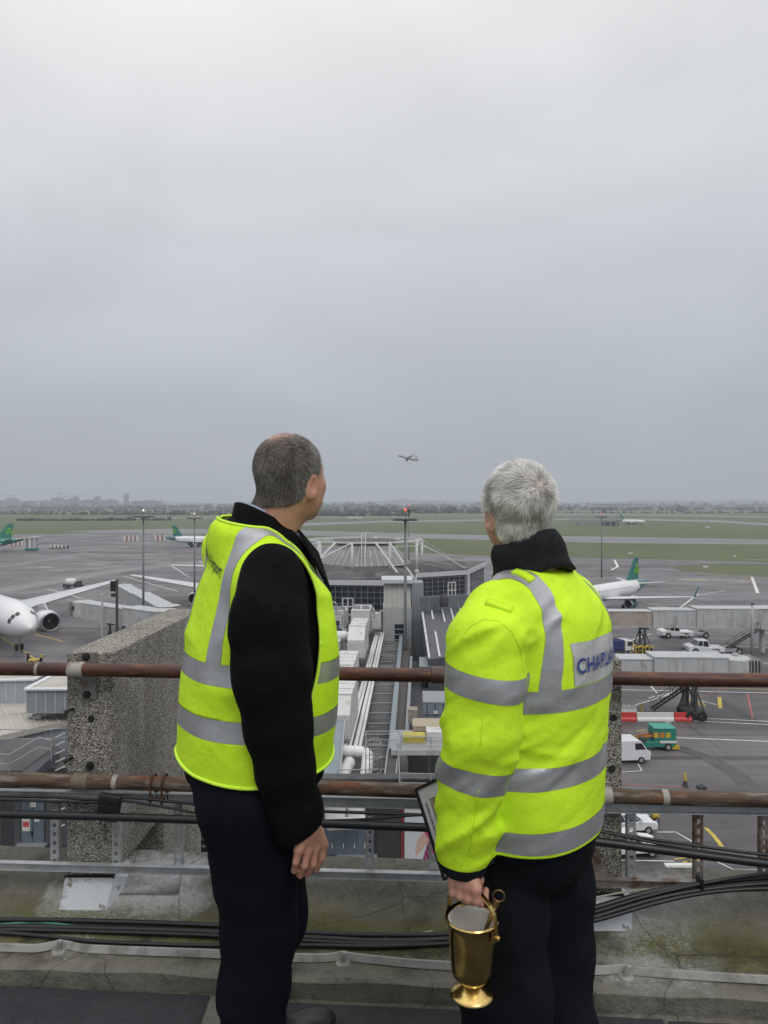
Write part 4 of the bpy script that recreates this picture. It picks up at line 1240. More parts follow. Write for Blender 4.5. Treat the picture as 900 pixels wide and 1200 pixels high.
for px in (180, 193):
    a = at2(px); q = MB(); e = .031; pts = []
    for i in range(13):
        t = PI*i/12; pts.append((a, -e*math.cos(t), e*math.sin(t)))
    q.tube([(a, -e, -.075)]+pts+[(a, e, -.075)], .0042, 7); q.box((a, -e, -.045), (.014, .014, .010)); q.box((a, e, -.045), (.014, .014, .010))
    q.build('u_bolt', M_rust, r2)
q = MB(); q.box((at2(186.5), -.032, -.050), (.07, .006, .012)); q.build('u_bolt_plate', M_rust, r2)

# ---- cable ladder on edge under the handrail
def ladder():
    A = Vector(RP(-160, 920)); r = thing('cable_ladder', 'galvanised cable ladder set on edge below the handrail pipes', 'cable ladder', tuple(A))
    def rail(p0, p1, y0, y1, mt, h_=.034, d=.03, nm='side_rail'):
        a = Vector(RP(p0, y0, d))-A; b = Vector(RP(p1, y1, d))-A
        m = MB(); m.span(a, b, .004, h_); m.span(a+Vector((0, -.010, h_/2)), b+Vector((0, -.010, h_/2)), .024, .003); m.span(a+Vector((0, -.010, -h_/2)), b+Vector((0, -.010, -h_/2)), .024, .003)
        m.build(nm, mt, r, bevel=.001)
    rail(-700, 640, 914.5, 943, M_galv); rail(640, 1700, 943, 960.6, M_galv)
    rail(-700, 640, 993.8, 1029, M_galv, .026); rail(640, 1700, 1030, 1060, M_galvr, .026)
    for px in (-80, -8, 64, 136, 209, 283, 358, 433, 508, 585, 662, 740, 819, 896, 975):
        mt = M_galvr if px > 800 else M_galv
        yt = 926+(943-926)*(px+160)/800 if px < 640 else 943+(px-640)*7/420
        yb = 1008+21*(px+160)/800 if px < 640 else 1030+(px-640)*12/420
        a = Vector(RP(px, yt, .045))-A; b = Vector(RP(px, yb, .045))-A; b.x = a.x+(b.x-a.x)*.2
        m = MB(); w_ = .030; hgt = a.z-b.z; nsl = 8
        # channel with real slots: two flanges, cross webs between slots
        for s in (-1, 1):
            m.box((a.x+s*(w_/2-.004), a.y, (a.z+b.z)/2), (.008, .003, hgt)); m.box((a.x+s*w_/2, a.y+.010, (a.z+b.z)/2), (.0025, .020, hgt))
        for k in range(nsl+1):
            m.box((a.x, a.y, b.z+hgt*k/nsl), (.0142, .003, hgt/nsl*.52))
        m.build('rung', mt, r)
ladder()

# ---- cables
def cable(pts, dia, m, label, name='cable', sag=None, group='black cables along the parapet'):
    P = [Vector(RZ(px, py, .076+dia/2) if d is None else RP(px, py, d)) for px, py, d in pts]
    P = [P[0]+(P[0]-P[1]).normalized()*1.6+Vector((0, 0, .0))]+P if pts[0][0] < 0 else P
    if pts[-1][0] >= 1000: P.append(P[-1]+(P[-1]-P[-2]).normalized()*2.2)
    out = []
    n = len(P)
    for i in range(n-1):
        p0, p1, p2, p3 = P[max(i-1, 0)], P[i], P[i+1], P[min(i+2, n-1)]
        for k in range(10):
            t = k/10; out.append(.5*((2*p1)+(-p0+p2)*t+(2*p0-5*p1+4*p2-p3)*t*t+(-p0+3*p1-3*p2+p3)*t**3))
    out.append(P[-1]); c = out[0].copy()
    o = MB().tube([p-c for p in out], dia/2, 10).build(name, m, None, smooth=True, loc=c)
    return tag(o, label, 'cable', group)
cable([(-100, 953, -.06), (0, 954, -.06), (120, 957, -.06), (240, 961, -.06), (430, 967, -.06), (600, 975, -.06), (690, 985, -.06), (790, 998, -.06), (900, 1012, -.06), (1000, 1022, -.06)], .030, M_cable, 'thickest black cable, strung straight below the cable ladder top rail')
cable([(-100, 930, -.03), (0, 933, -.03), (60, 934, -.03), (112, 937, -.04), (142, 934, -.04), (240, 943, -.03), (330, 949, -.03), (440, 953, -.03), (540, 957, -.03), (640, 964, -.03), (760, 983, -.04), (900, 1002, -.05), (1000, 1010, -.05)], .011, M_cable, 'thin black cable running just under the ladder top rail')
cable([(-100, 934, -.035), (0, 937, -.035), (60, 939, -.035), (112, 940, -.045), (142, 938, -.045), (200, 947, -.04), (240, 954, -.04), (330, 962, -.04), (430, 960, -.04), (500, 955, -.04), (600, 960, -.04), (690, 972, -.045), (780, 990, -.05), (900, 1008, -.055), (1000, 1014, -.05)], .010, M_cable, 'thin black cable dipping slightly between the two men')
cable([(-100, 1080, None), (0, 1078, None), (90, 1079, None), (240, 1084, None), (340, 1092, None), (440, 1096, None), (540, 1094, None), (640, 1080, -.08), (700, 1063, -.06), (760, 1046, -.03), (820, 1036, -.01), (900, 1028, .0), (1000, 1024, .0)], .019, M_cable, 'black cable, topmost of the bundle lying on the ledge')
cable([(-100, 1086, None), (0, 1086, None), (120, 1088, None), (240, 1092, None), (360, 1099, None), (450, 1103, None), (540, 1100, None), (640, 1092, -.10), (700, 1074, -.08), (770, 1053, -.05), (830, 1042, -.03), (900, 1035, -.02), (1000, 1030, -.01)], .019, M_cable, 'black cable, second of the bundle on the ledge, climbing to the rusty strut at right')
cable([(-100, 1086, None), (0, 1093, None), (60, 1098, None), (120, 1104, None), (240, 1108, None), (360, 1108, None), (450, 1109, None), (540, 1104, None), (640, 1086, -.10), (700, 1068, -.07), (760, 1050, -.05), (830, 1034, -.03), (900, 1024, -.02), (1000, 1021, -.01)], .014, M_cable, 'thinner black cable, lowest of the bundle on the ledge')
cable([(-100, 1094, None), (0, 1090, None), (120, 1092, None), (240, 1096, None), (360, 1103, None), (450, 1106, None), (560, 1100, None), (660, 1084, -.10), (700, 1078, -.10), (770, 1058, -.07), (830, 1046, -.05), (900, 1041, -.04), (1000, 1040, -.04)], .014, M_cable, 'thinner black cable tucked between the thicker ones on the ledge')
cable([(-100, 1088, None), (0, 1083, None), (35, 1081, None), (60, 1082, None), (100, 1086, None), (150, 1089, None), (210, 1092, None)], .007, M_green, 'thin green cable resting on the black bundle at the left', 'green_cable', group=None)
cable([(380, 1108, None), (420, 1104, None), (480, 1096, None), (530, 1086, None), (600, 1070, -.09), (680, 1055, -.03), (740, 1044, .0), (780, 1040, .02)], .006, M_cream, 'thin cream cable crossing the black bundle between the men', 'cream_cable', group=None)
# cable cleat
c = Vector(RP(128, 946, -.045)); r = thing('cable_cleat', 'black multi-hole cable cleat clamped over the cables beside the left fin', 'cable cleat', tuple(c))
m = MB(); m.box((0, 0, .0), (.082, .030, .096), ry=.15); 
m.build('block', M_bolt, r, bevel=.006)
for i in range(5):
    for k in range(2): MB().lathe([(.0001, -.020), (.008, -.020), (.010, -.014)], (-.030+.015*i, 0, .032-.030*k-.002*i), 10, axis='Y').build('stud', M_cable, r)
MB().box((-.03, -.02, -.036), (.02, .006, .012), ry=-.5).build('clip', M_coup, r)
# black tie holding the bundle on the rusty strut
c = Vector(RP(820, 1036, -.02)); o = MB().box((0, 0, 0), (.012, .045, .055)).build('cable_tie', M_cable, loc=c, bevel=.003); tag(o, 'black tie round the cable bundle at the rusty strut', 'cable tie')
# ---- lightning conductor tape with clamps
def tape():
    pts = [(-100, 1108), (0, 1110), (40, 1111), (60, 1108), (70, 1106), (82, 1108), (110, 1112), (240, 1117), (345, 1122), (385, 1122), (402, 1119), (418, 1122), (500, 1130), (600, 1134), (688, 1137), (720, 1136), (733, 1135), (748, 1138), (800, 1142), (900, 1148), (1000, 1153)]
    P = [Vector(RZ(px, py, .083)) for px, py in pts]
    c = P[4].copy(); r = thing('lightning_conductor', 'flat grey conductor tape clipped along the ledge in front of the cables', 'conductor tape', tuple(c))
    m = MB(); n = len(P); sm = []
    for i in range(n-1):
        p0, p1, p2, p3 = P[max(i-1, 0)], P[i], P[i+1], P[min(i+2, n-1)]
        for k in range(6):
            t = k/6; sm.append(.5*((2*p1)+(-p0+p2)*t+(2*p0-5*p1+4*p2-p3)*t*t+(-p0+3*p1-3*p2+p3)*t**3)-c)
    sm.append(P[-1]-c)
    h_ = .011; t_ = .003; vs = []
    for p in sm:
        for a, b in ((-1, -1), (1, -1), (1, 1), (-1, 1)): vs.append(p+Vector((0, a*t_+b*.004, b*h_)))
    fs = [(i*4+k, i*4+(k+1) % 4, i*4+4+(k+1) % 4, i*4+4+k) for i in range(len(sm)-1) for k in range(4)]+[(3, 2, 1, 0)]
    m.add(vs, fs).build('tape', M_tape, r, bevel=.001)
    for px, py in ((70, 1107), (402, 1121), (733, 1137)):
        q = Vector(RZ(px, py, .086))-c+Vector((0, -.006, 0)); k = MB()
        k.lathe([(.026, -.020), (.024, -.015), (.012, -.012), (.009, -.006)], q, 14, cap=True)
        k.build('clamp_base', M_tape, r, auto=40)
        k = MB(); k.box(q+Vector((.002, -.004, .002)), (.017, .012, .042), ry=.25); k.build('clamp', M_tape, r, bevel=.004)
tape()
# =====================================================================  AIRFIELD
S4 = bpy.context
def poly_sheet(name, pxs, z, m, kind='structure', parent=None):
    P = [G(px, py, z) for px, py in pxs]
    mb = MB(); mb.add(P, [tuple(range(len(P)))]); me_o = mb.build(name, m, parent)
    import bmesh as _b
    bm = _b.new(); bm.from_mesh(me_o.data); _b.ops.triangulate(bm, faces=bm.faces[:])
    for f in bm.faces:
        if f.normal.z < 0: f.normal_flip()
    bm.to_mesh(me_o.data); bm.free()
    if parent is None: tag(me_o, kind=kind)
    return me_o

def _grass(h):
    c = h.mix((.082, .108, .044), (.105, .122, .058), h.rng(h.noise(.012, 6), .35, .65))
    fld = h.voro(.0030, vec=h.mapping((1, .55, 1)))
    s = h.N.new('ShaderNodeSeparateColor'); h.L.new(fld, s.inputs[0])
    r = h.N.new('ShaderNodeValToRGB'); h.L.new(s.outputs[0], r.inputs[0]); r.color_ramp.interpolation = 'CONSTANT'; e = r.color_ramp
    e.elements[0].color = (.085, .12, .05, 1); e.elements[1].position = .35; e.elements[1].color = (.12, .135, .07, 1)
    for p, cc in ((.6, (.07, .10, .045)), (.8, (.13, .12, .08))): x = e.elements.new(p); x.color = (*cc, 1)
    far = h.rng(h.sep()[1], 900, 1500)
    c = h.mix(c, r.outputs[0], far)
    c = h.mix(c, (.14, .135, .085), h.rng(h.noise(.05, 8, h.mapping((.3, 1.6, 1))), .52, .72, 0, .55))
    h.L.new(c, h.b.inputs['Base Color'])
M_grass = node_mat('airfield_grass', _grass, .95)
def _apron(h):
    c = h.mix((.128, .119, .122), (.165, .156, .156), h.rng(h.noise(.035, 8), .35, .65))
    c = h.mix(c, (.070, .063, .068), h.rng(h.noise(.03, 8, h.mapping((.5, 2.2, 1), rot=(0, 0, .3)), rough=.65), .48, .60, 0, .85))
    c = h.mix(c, (.225, .212, .208), h.rng(h.noise(.05, 8, h.mapping((.4, 2.6, 1), loc=(9, 3, 1), rot=(0, 0, -.25)), rough=.7), .56, .70, 0, .7))
    c = h.mix(c, (.045, .042, .045), h.rng(h.noise(.35, 6), .62, .74, 0, .6))
    # concrete bays: thin joints every few metres
    br = h.N.new('ShaderNodeTexBrick'); br.offset = 0; br.inputs['Scale'].default_value = 1; br.inputs['Brick Width'].default_value = 7.5; br.inputs['Row Height'].default_value = 7.5; br.inputs['Mortar Size'].default_value = .06
    br.inputs['Color1'].default_value = (1, 1, 1, 1); br.inputs['Color2'].default_value = (.90, .90, .90, 1); br.inputs['Mortar'].default_value = (.72, .72, .72, 1)
    h.L.new(h.mapping((1, 1, 1), rot=(0, 0, .06)), br.inputs['Vector']); c = h.mix(c, br.outputs[0], .8, 'MULTIPLY')
    # tyre marks: long streaks
    st = h.noise(1.0, 4, h.mapping((.012, .5, 1), rot=(0, 0, .22))); c = h.mix(c, (.05, .047, .05), h.rng(st, .56, .63, 0, .75))
    st = h.noise(1.0, 4, h.mapping((.5, .015, 1), rot=(0, 0, .5))); c = h.mix(c, (.05, .047, .05), h.rng(st, .58, .65, 0, .65))
    h.L.new(c, h.b.inputs['Base Color']); h.L.new(h.rng(h.noise(.06, 6), .4, .65, .38, .7), h.b.inputs['Roughness'])
M_apron = node_mat('apron_concrete', _apron, .6)
def _runway(h):
    c = h.mix((.17, .168, .165), (.12, .118, .118), h.rng(h.noise(.02, 8, h.mapping((.3, 3, 1))), .4, .6)); h.L.new(c, h.b.inputs['Base Color']); h.b.inputs['Roughness'].default_value = .42
M_runway = node_mat('runway_asphalt', _runway, .42)
BIG = 30000
tag(MB().add([(-BIG, -400, GZ), (BIG, -400, GZ), (BIG, BIG, GZ), (-BIG, BIG, GZ)], [(0, 1, 2, 3)]).build('ground', M_grass), kind='structure')
# apron: far edge traced on the ground, near edge under the terminal
far = [(-900, 628), (-300, 627), (60, 626), (130, 622.5), (250, 627), (330, 634), (420, 645), (560, 651), (700, 653.5), (900, 659), (1500, 672)]
P = [G(px, py, GZ+.02) for px, py in far]+[np.array((330, 8, GZ+.02)), np.array((-330, 8, GZ+.02))]
o = MB().add(P, [tuple(range(len(P)))[::-1]]).build('apron', M_apron)
import bmesh as _bm
bm = _bm.new(); bm.from_mesh(o.data); _bm.ops.triangulate(bm, faces=bm.faces[:]); bm.to_mesh(o.data); bm.free(); tag(o, kind='structure')
poly_sheet('taxiway', [(70, 622.6), (200, 619.5), (330, 621), (560, 627), (720, 629), (900, 632), (1500, 640), (1500, 648), (900, 638), (720, 636.5), (560, 632.5), (330, 627), (200, 625.5)], GZ+.03, M_runway)
poly_sheet('runway', [(300, 618), (450, 612.5), (600, 610), (720, 609), (840, 612), (900, 616), (1300, 625), (1300, 621), (900, 613.2), (840, 609.6), (720, 607.4), (600, 608.2), (450, 610), (300, 614.5)], GZ+.03, M_runway)
poly_sheet('crosswind_runway', [(560, 603), (700, 603.4), (900, 606.5), (1300, 611), (1300, 609), (900, 605), (700, 602.3), (560, 602.2)], GZ+.03, M_runway)
poly_sheet('far_taxiway', [(100, 608.4), (330, 606.5), (480, 606.5), (480, 605.6), (330, 605.6), (100, 607.5)], GZ+.03, M_runway)
poly_sheet('grass_island', [(787, 665), (800, 662.3), (830, 661), (900, 661.5), (1300, 666), (1300, 686), (900, 674.5), (840, 672), (800, 668.5)], GZ+.035, M_grass)
poly_sheet('grass_verge', [(430, 641), (560, 645.5), (640, 648.5), (640, 645), (560, 641.5), (430, 637)], GZ+.035, M_grass)

# ---- painted lines on the apron, each one sheet of its own kind
M_lw = mat('white_road_paint', (.62, .62, .60), .6, noise=(1.5, .25)); M_ly = mat('yellow_road_paint', (.48, .36, .06), .6, noise=(2, .25)); M_lr = mat('red_road_paint', (.36, .10, .09), .6, noise=(2, .25))
M_patch = mat('pale_patch', (.30, .27, .20), .7, noise=(.5, .3)); M_skid = mat('tyre_smear', (.075, .072, .074), .6, noise=(.8, .3)); M_road = mat('apron_road', (.185, .176, .176), .6, noise=(.15, .15))
def lines(name, m, segs, z):
    mb = MB()
    for pts, w_ in segs:
        P = [Vector(G(px, py, GZ+z)) for px, py in pts]
        vs = []
        for k in range(len(P)):
            t = (P[min(k+1, len(P)-1)]-P[max(k-1, 0)]).normalized(); s = Vector((-t.y, t.x, 0))*w_/2; vs += [P[k]-s, P[k]+s]
        mb.add(vs, [(2*k, 2*k+2, 2*k+3, 2*k+1) for k in range(len(P)-1)])
    return tag(mb.build(name, m), kind='structure')
lines('service_road', M_road, [([(-200, 728), (0, 692), (130, 670), (330, 648)], 9)], .03)
lines('skid_mark', M_skid, [([(768, 874), (800, 878), (832, 889), (860, 905), (884, 925), (900, 945)], 1.7)], .034)
lines('white_line', M_lw, [
    ([(745, 773.5), (900, 777)], .35), ([(785, 864), (1000, 873)], .22), ([(809, 841), (1000, 850)], .2), ([(809, 844.5), (1000, 854)], .2), ([(715, 758), (762, 743)], .3),
    ([(770, 975), (792, 975), (816, 989), (834, 1007), (860, 1019), (1000, 1022)], .13), ([(728, 905), (752, 903), (744, 888)], .12), ([(744, 886), (768, 876)], .12), ([(728, 1008), (790, 1009)], .12),
    ([(56, 690), (95, 701)], .35), ([(144, 675), (208, 693)], .35), ([(201, 663), (221, 676)], .35), ([(0, 700), (60, 706), (93, 701)], .3), ([(720, 656), (724, 664), (716, 668)], .9),
    ([(732, 770), (770, 812)], .2), ([(760, 818), (812, 806)], .2), ([(745, 826), (790, 812), (840, 826)], .2), ([(735, 700), (900, 742)], .25), ([(840, 756), (1000, 764)], .3), ([(-20, 668), (90, 650)], .35), ([(881, 676), (888, 695)], .8), ([(815, 698), (850, 692)], .3), ([(797, 712), (818, 696)], .4), ([(716, 672), (900, 682)], .3), ([(870, 655), (940, 658)], .9), ([(720, 808), (900, 812)], .2), ([(60, 640), (120, 652), (200, 655)], .3)], .040)
lines('yellow_line', M_ly, [
    ([(41, 743), (75, 752)], .3), ([(-30, 733), (0, 746), (25, 761), (45, 775)], .3), ([(827, 970), (837, 980), (846, 992)], .32), ([(790, 1000), (812, 994), (835, 1006)], .14), ([(790, 1007), (840, 1000)], .14), ([(800, 1010), (846, 1004)], .14),
    ([(843, 817), (844, 830)], .45), ([(812, 672), (880, 676)], .6), ([(868, 677), (900, 677)], .9), ([(840, 806), (1000, 812)], .16), ([(790, 1016), (815, 1006)], .1)]+
    [([(806+i*3.4, 818+i*.8), (812+i*3.0, 825+i*.6)], .16) for i in range(6)], .045)
lines('red_line', M_lr, [([(876, 813), (882, 842)], .2), ([(728, 919), (803, 923)], .14), ([(-20, 760), (30, 790)], .15), ([(805, 823), (850, 806)], .12)], .05)
lines('pale_patches', M_patch, [([(44, 665), (62, 665)], 3.5), ([(56, 668.5), (76, 668)], 3.0), ([(100, 662), (122, 662)], 4), ([(108, 660), (128, 659.5)], 2), ([(120, 664), (146, 662.5)], 2.0), ([(103, 666), (120, 666)], 2.5), ([(170, 650), (200, 648)], 3), ([(182, 660), (200, 660)], 3),
    ([(795, 679), (830, 679.5)], 4), ([(850, 681), (880, 682)], 2.5), ([(775, 852), (785, 845)], .5)], .036)

# ---- aircraft
M_wh = mat('white_aircraft_paint', (.70, .70, .71), .28, coat=.4, noise=(.15, .03)); M_teal = mat('teal_aircraft_paint', (.012, .15, .15), .3, coat=.4); M_grn = mat('green_aircraft_paint', (.02, .19, .13), .3, coat=.4)
M_nac = mat('nacelle_lip', (.42, .43, .45), .3, metal=.6); M_fan = mat('fan_black', (.012, .012, .014), .5); M_glass = mat('dark_glass', (.018, .022, .028), .12, spec=.7); M_tyre = mat('tyre_rubber', (.014, .014, .014), .8)
M_wing = mat('wing_grey', (.50, .51, .53), .38, noise=(.3, .05)); M_leg = mat('gear_steel', (.35, .35, .36), .45, metal=.3); M_sham = mat('shamrock_green', (.16, .42, .02), .5)
def airplane(label, nose, heading, L=37.6, D=4.0, span=35.8, hc=3.9, ex=.42, ey=5.75, ed=2.2, finh=5.9, fin=None, tail=None, eng=None, body=None, group=None, gear=True, wz=None, name='airliner', emblem=True, pitch=0, roll=0, z=GZ, winglet=True, dih=.09, top=None):
    fin = fin or M_wh; tail = tail or fin; eng = eng or M_wh; body = body or M_wh
    r = thing(name, label, 'airplane', (nose[0], nose[1], z), math.atan2(heading[1], heading[0]), group)
    if pitch or roll: r.rotation_euler = (roll, pitch, math.atan2(heading[1], heading[0]))
    R = D/2
    def st(x):                        # radius and centre height at distance x behind the nose
        if x < 1.6*D: t = x/(1.6*D); rr = R*max(0.0, 1-(1-t)**2.1)**.62; zc = -R*.22*(1-t)**2
        elif x > L-3.1*D: t = (x-(L-3.1*D))/(3.1*D); rr = R*(1-t**1.6*.90); zc = R*.62*t**1.5
        else: rr = R; zc = 0
        return rr, zc+hc
    def surf(x, a, off=0):            # a measured from the top, + to the left side
        rr, zc = st(x); return Vector((-x, math.sin(a)*(rr+off), zc+math.cos(a)*(rr+off)))
    xs = [0, .02*D, .08*D, .18*D, .32*D, .5*D, .7*D, .95*D, 1.25*D, 1.6*D]+[1.6*D+(L-4.7*D)*i/6 for i in range(1, 7)]+[L-3.1*D*(1-i/8) for i in range(1, 9)]
    n = 28; vs = []; fs = []
    for x in xs:
        for k in range(n): vs.append(surf(x, 2*PI*k/n))
    for i in range(len(xs)-1):
        for k in range(n): fs.append((i*n+k, i*n+(k+1) % n, (i+1)*n+(k+1) % n, (i+1)*n+k))
    fs.append(tuple((len(xs)-1)*n+k for k in range(n)))
    m = MB(); m.add(vs, fs)
    if tail is not body or top is not None:
        m.m = []
        for f in m.f:
            cx_ = -sum(m.v[i][0] for i in f)/len(f); cz_ = sum(m.v[i][2] for i in f)/len(f)
            m.m.append(1 if (tail is not body and cx_-(cz_-hc)*.8 > L-2.1*D) or (top is not None and cz_ > hc-.05*D) else 0)
        m.build('fuselage', [body, top if top is not None else tail], r, smooth=True)
    else: m.build('fuselage', body, r, smooth=True)
    def foil(c0, c1, ch0, ch1, th0, th1, nm, mt, up, parent=r):
        """tapered surface from root point c0 to tip point c1 (leading edges), chords run backwards"""
        up = Vector(up); vs = []
        for c, ch, th in ((c0, ch0, th0), (c1, ch1, th1)):
            for fx, fz in ((0, 0), (.12, .45), (.4, .55), (1, .04), (1, -.04), (.4, -.42), (.12, -.35)):
                vs.append(Vector(c)+Vector((-fx*ch, 0, 0))+up*fz*th)
        K = 7; fs = [(k, (k+1) % K, K+(k+1) % K, K+k) for k in range(K)]+[tuple(range(K))[::-1], tuple(range(K, 2*K))]
        q = MB(); q.add(vs, fs); return q.build(nm, mt, parent, auto=35)
    wx = L*.33; sw = span/2; ch = L*.17
    wz = wz if wz is not None else hc-R*.62
    for s in (-1, 1):
        wg = foil((-wx, s*R*.5, wz), (-wx-sw*.52, s*sw, wz+sw*dih), ch, ch*.22, ch*.13, ch*.03, 'wing', M_wing, (0, 0, 1))
        if winglet: foil((-wx-sw*.52-ch*.02, s*sw, wz+sw*dih), (-wx-sw*.52-ch*.22, s*(sw+.55), wz+sw*dih+2.3), ch*.2, ch*.08, .25, .1, 'winglet', fin, (0, 1, 0), wg)
        foil((-(L-2.2*D), s*R*.3, hc+R*.45), (-(L-2.2*D)-span*.11, s*span*.175, hc+R*.45+.7), L*.085, L*.035, .4, .15, 'tailplane', M_wing, (0, 0, 1))
        # engine
        c = Vector((-(L*ex), s*ey, wz+ey*dih-ed*.62)); e = MB(); el = ed*1.75
        e.lathe([(ed*.40, 0), (ed*.47, -.03*ed), (ed*.5, .05*ed-.14*ed), (ed*.54, -.45*ed), (ed*.50, -1.0*ed), (ed*.38, -1.45*ed), (ed*.36, -1.5*ed), (ed*.25, -1.45*ed), (ed*.22, -1.8*ed), (.01, -2.0*ed)], c, 28, axis='X')
        eo = e.build('engine', eng, r, auto=50)
        l_ = MB(); l_.lathe([(ed*.405, -.10*ed), (ed*.402, -.0*ed), (ed*.425, .035*ed), (ed*.475, .0*ed), (ed*.503, -.09*ed)], c, 28, axis='X'); l_.build('intake_lip', M_nac, eo, smooth=True)
        f_ = MB(); f_.lathe([(.01, -.28*ed), (ed*.08, -.30*ed), (ed*.12, -.38*ed), (ed*.13, -.42*ed), (ed*.42, -.40*ed), (ed*.40, -.05*ed)], c, 28, axis='X'); f_.build('fan', M_fan, eo, auto=40)
        MB().lathe([(.01, -.20*ed), (ed*.03, -.215*ed), (ed*.035, -.24*ed)], c, 10, axis='X', cap=True).build('spinner', M_nac, eo)
        MB().extr([c+Vector((-.25*ed, -.12, ed*.45)), c+Vector((-1.5*ed, -.12, ed*.3)), c+Vector((-2.2*ed, -.12, ed*.62)), c+Vector((-.9*ed, -.12, ed*.85))], (0, .24, 0)).build('pylon', M_wing, eo)
    fx = L-3.0*D*.95
    fo = foil((-fx+.9*D*.2, 0, hc+R*.72), (-fx-finh*.72, 0, hc+R+finh), L*.175 if L < 50 else L*.15, L*.06, .5, .25, 'tail_fin', fin, (0, 1, 0))
    if emblem:
        for s in (-1, 1):
            c = Vector((-fx-L*.085-finh*.30, 0, hc+R+finh*.46)); mb = MB(); k_ = finh*.15
            for a in (90, 210, 330):
                a = math.radians(a); cc = c+Vector((math.cos(a), 0, math.sin(a)))*k_
                pts = []
                for t in range(16):
                    u = 2*PI*t/16; hx = 16*math.sin(u)**3/17; hy = (13*math.cos(u)-5*math.cos(2*u)-2*math.cos(3*u)-math.cos(4*u))/17
                    d1 = Vector((math.cos(a), 0, math.sin(a))); d2 = Vector((-d1.z, 0, d1.x)); pts.append(cc+(d1*hy+d2*hx)*k_*.95+Vector((0, s*.20, 0)))
                mb.extr(pts, (0, s*.03, 0))
            mb.span(c+Vector((0, s*.215, 0)), c+Vector((-.1*finh, s*.215, -.34*finh)), .14, .03)
            mb.build('shamrock_emblem', M_sham, fo)
    # flight deck glass, cabin window rows, doors
    def patch(x0, x1, a0, a1, nm, mt, off=.02, k=3, par=r):
        q = MB(); vs = []
        for i in range(k+1):
            for j in range(k+1): vs.append(surf(x0+(x1-x0)*i/k, a0+(a1-a0)*j/k, off))
        q.add(vs, [(i*(k+1)+j, (i+1)*(k+1)+j, (i+1)*(k+1)+j+1, i*(k+1)+j+1) for i in range(k) for j in range(k)]); return q.build(nm, mt, par)
    wa = .62; cx0 = .40*D
    for s in (-1, 1):
        for i in range(3): 
            a0 = s*(.05+.36*i); a1 = s*(.05+.36*i+.32); xx = cx0+.03*D+.045*D*i
            patch(xx, xx+.125*D, a0+s*.36, a1+s*.36, 'cockpit_window', M_glass, .015)
        q = MB(); step = .53*2; x = 1.7*D
        while x < L-3.0*D:
            p0 = surf(x, s*1.32, .015); p1 = surf(x+.28, s*1.32, .015); p2 = surf(x+.28, s*1.16, .015) if D < 5 else surf(x+.28, s*1.21, .015); p3 = surf(x, s*1.16, .015) if D < 5 else surf(x, s*1.21, .015)
            q.add([p0, p1, p2, p3], [(0, 1, 2, 3)]); x += step
        q.build('cabin_windows', M_glass, r)
        for x in (1.25*D, L-3.2*D):
            q = MB()
            for (xa, xb, aa, ab) in ((x, x+.05, 1.05, 1.75), (x+.9, x+.95, 1.05, 1.75), (x, x+.95, 1.05, 1.07), (x, x+.95, 1.73, 1.75)):
                vs = [surf(xa, s*aa, .012), surf(xb, s*aa, .012), surf(xb, s*(aa+ab)/2, .012), surf(xb, s*ab, .012), surf(xa, s*ab, .012), surf(xa, s*(aa+ab)/2, .012)]
                q.add(vs, [(0, 1, 2, 5), (5, 2, 3, 4)])
            q.build('door_outline', M_wing, r)
    if gear:
        def leg(x, y, rw, ww, zt, nm):
            q = MB(); q.tube([(-x, y, rw), (-x, y, zt)], .12 if D < 5 else .18, 8); q.span((-x, y, rw*1.6), (-x-.9, y, zt), .1, .1); g = q.build(nm, M_leg, r)
            for s in (-1, 1):
                MB().lathe([(rw*.3, y+s*ww-.14), (rw*.93, y+s*ww-.16), (rw, y+s*ww-.1), (rw, y+s*ww+.1), (rw*.93, y+s*ww+.16), (rw*.3, y+s*ww+.14)], (-x, 0, rw), 16, axis='Y').build('wheel', M_tyre, g)
        leg(1.3*D if D < 5 else .95*D, 0, .40 if D < 5 else .55, .32 if D < 5 else .42, hc-R*.8, 'nose_gear')
        for s in (-1, 1): leg(L*.49, s*D*.93, .58 if D < 5 else .68, .5, hc-R*.7, 'main_gear')
    return r
# wide-body on the left, nose towards us
b = np.array((-.70, .714)); ng = np.array((-60.9, 118.5)); nose = ng-b*5.9
airplane('big white jet at the left edge, nose towards the roof, one huge engine showing', nose, -b, L=73, D=6.2, span=64.8, hc=5.05, ex=.285, ey=10.3, ed=3.9, finh=10.5, emblem=False, dih=.10, winglet=False)
f = np.array((-.72, -.69)); T = np.array((67.0, 180)); nose = T+f*37.6
airplane('white airliner with teal tail and green shamrock, parked behind the right-hand passenger bridge', nose, f, fin=M_teal, tail=M_teal, eng=M_teal, dih=.07, finh=5.3)
f = np.array((.97, -.24)); T = np.array(((193-450)/F*408, 408)); airplane('small-looking white airliner with teal tail far across the apron beside the lamp mast', T+f*37.6, f, fin=M_teal, tail=M_teal, eng=M_teal)
f = np.array((-.96, -.28)); T = np.array(((29-450)/F*372, 372)); airplane('green-topped airliner with green tail cut by the left edge of the view', T+f*44, f, L=44, fin=M_grn, tail=M_grn, eng=M_grn, top=M_grn, finh=7.2, D=4.6, hc=4.4)
f = np.array((-.02, -1.0)); nose = np.array(((250-450)/F*148, 148)); airplane('wide white airliner mostly hidden behind the man in the vest, its long wing reaching left', nose, f, L=60, D=5.6, span=62, hc=4.9, ex=.3, ey=9.4, ed=2.9, finh=9, emblem=False, dih=.085, winglet=False, group=None)
f = np.array((.1, .995)); nose = np.array(((300-450)/F*262, 262)); airplane('white airliner farther behind the man in the vest, a wing showing', nose, f, fin=M_teal, tail=M_teal, span=44, L=40, dih=.05, winglet=False)
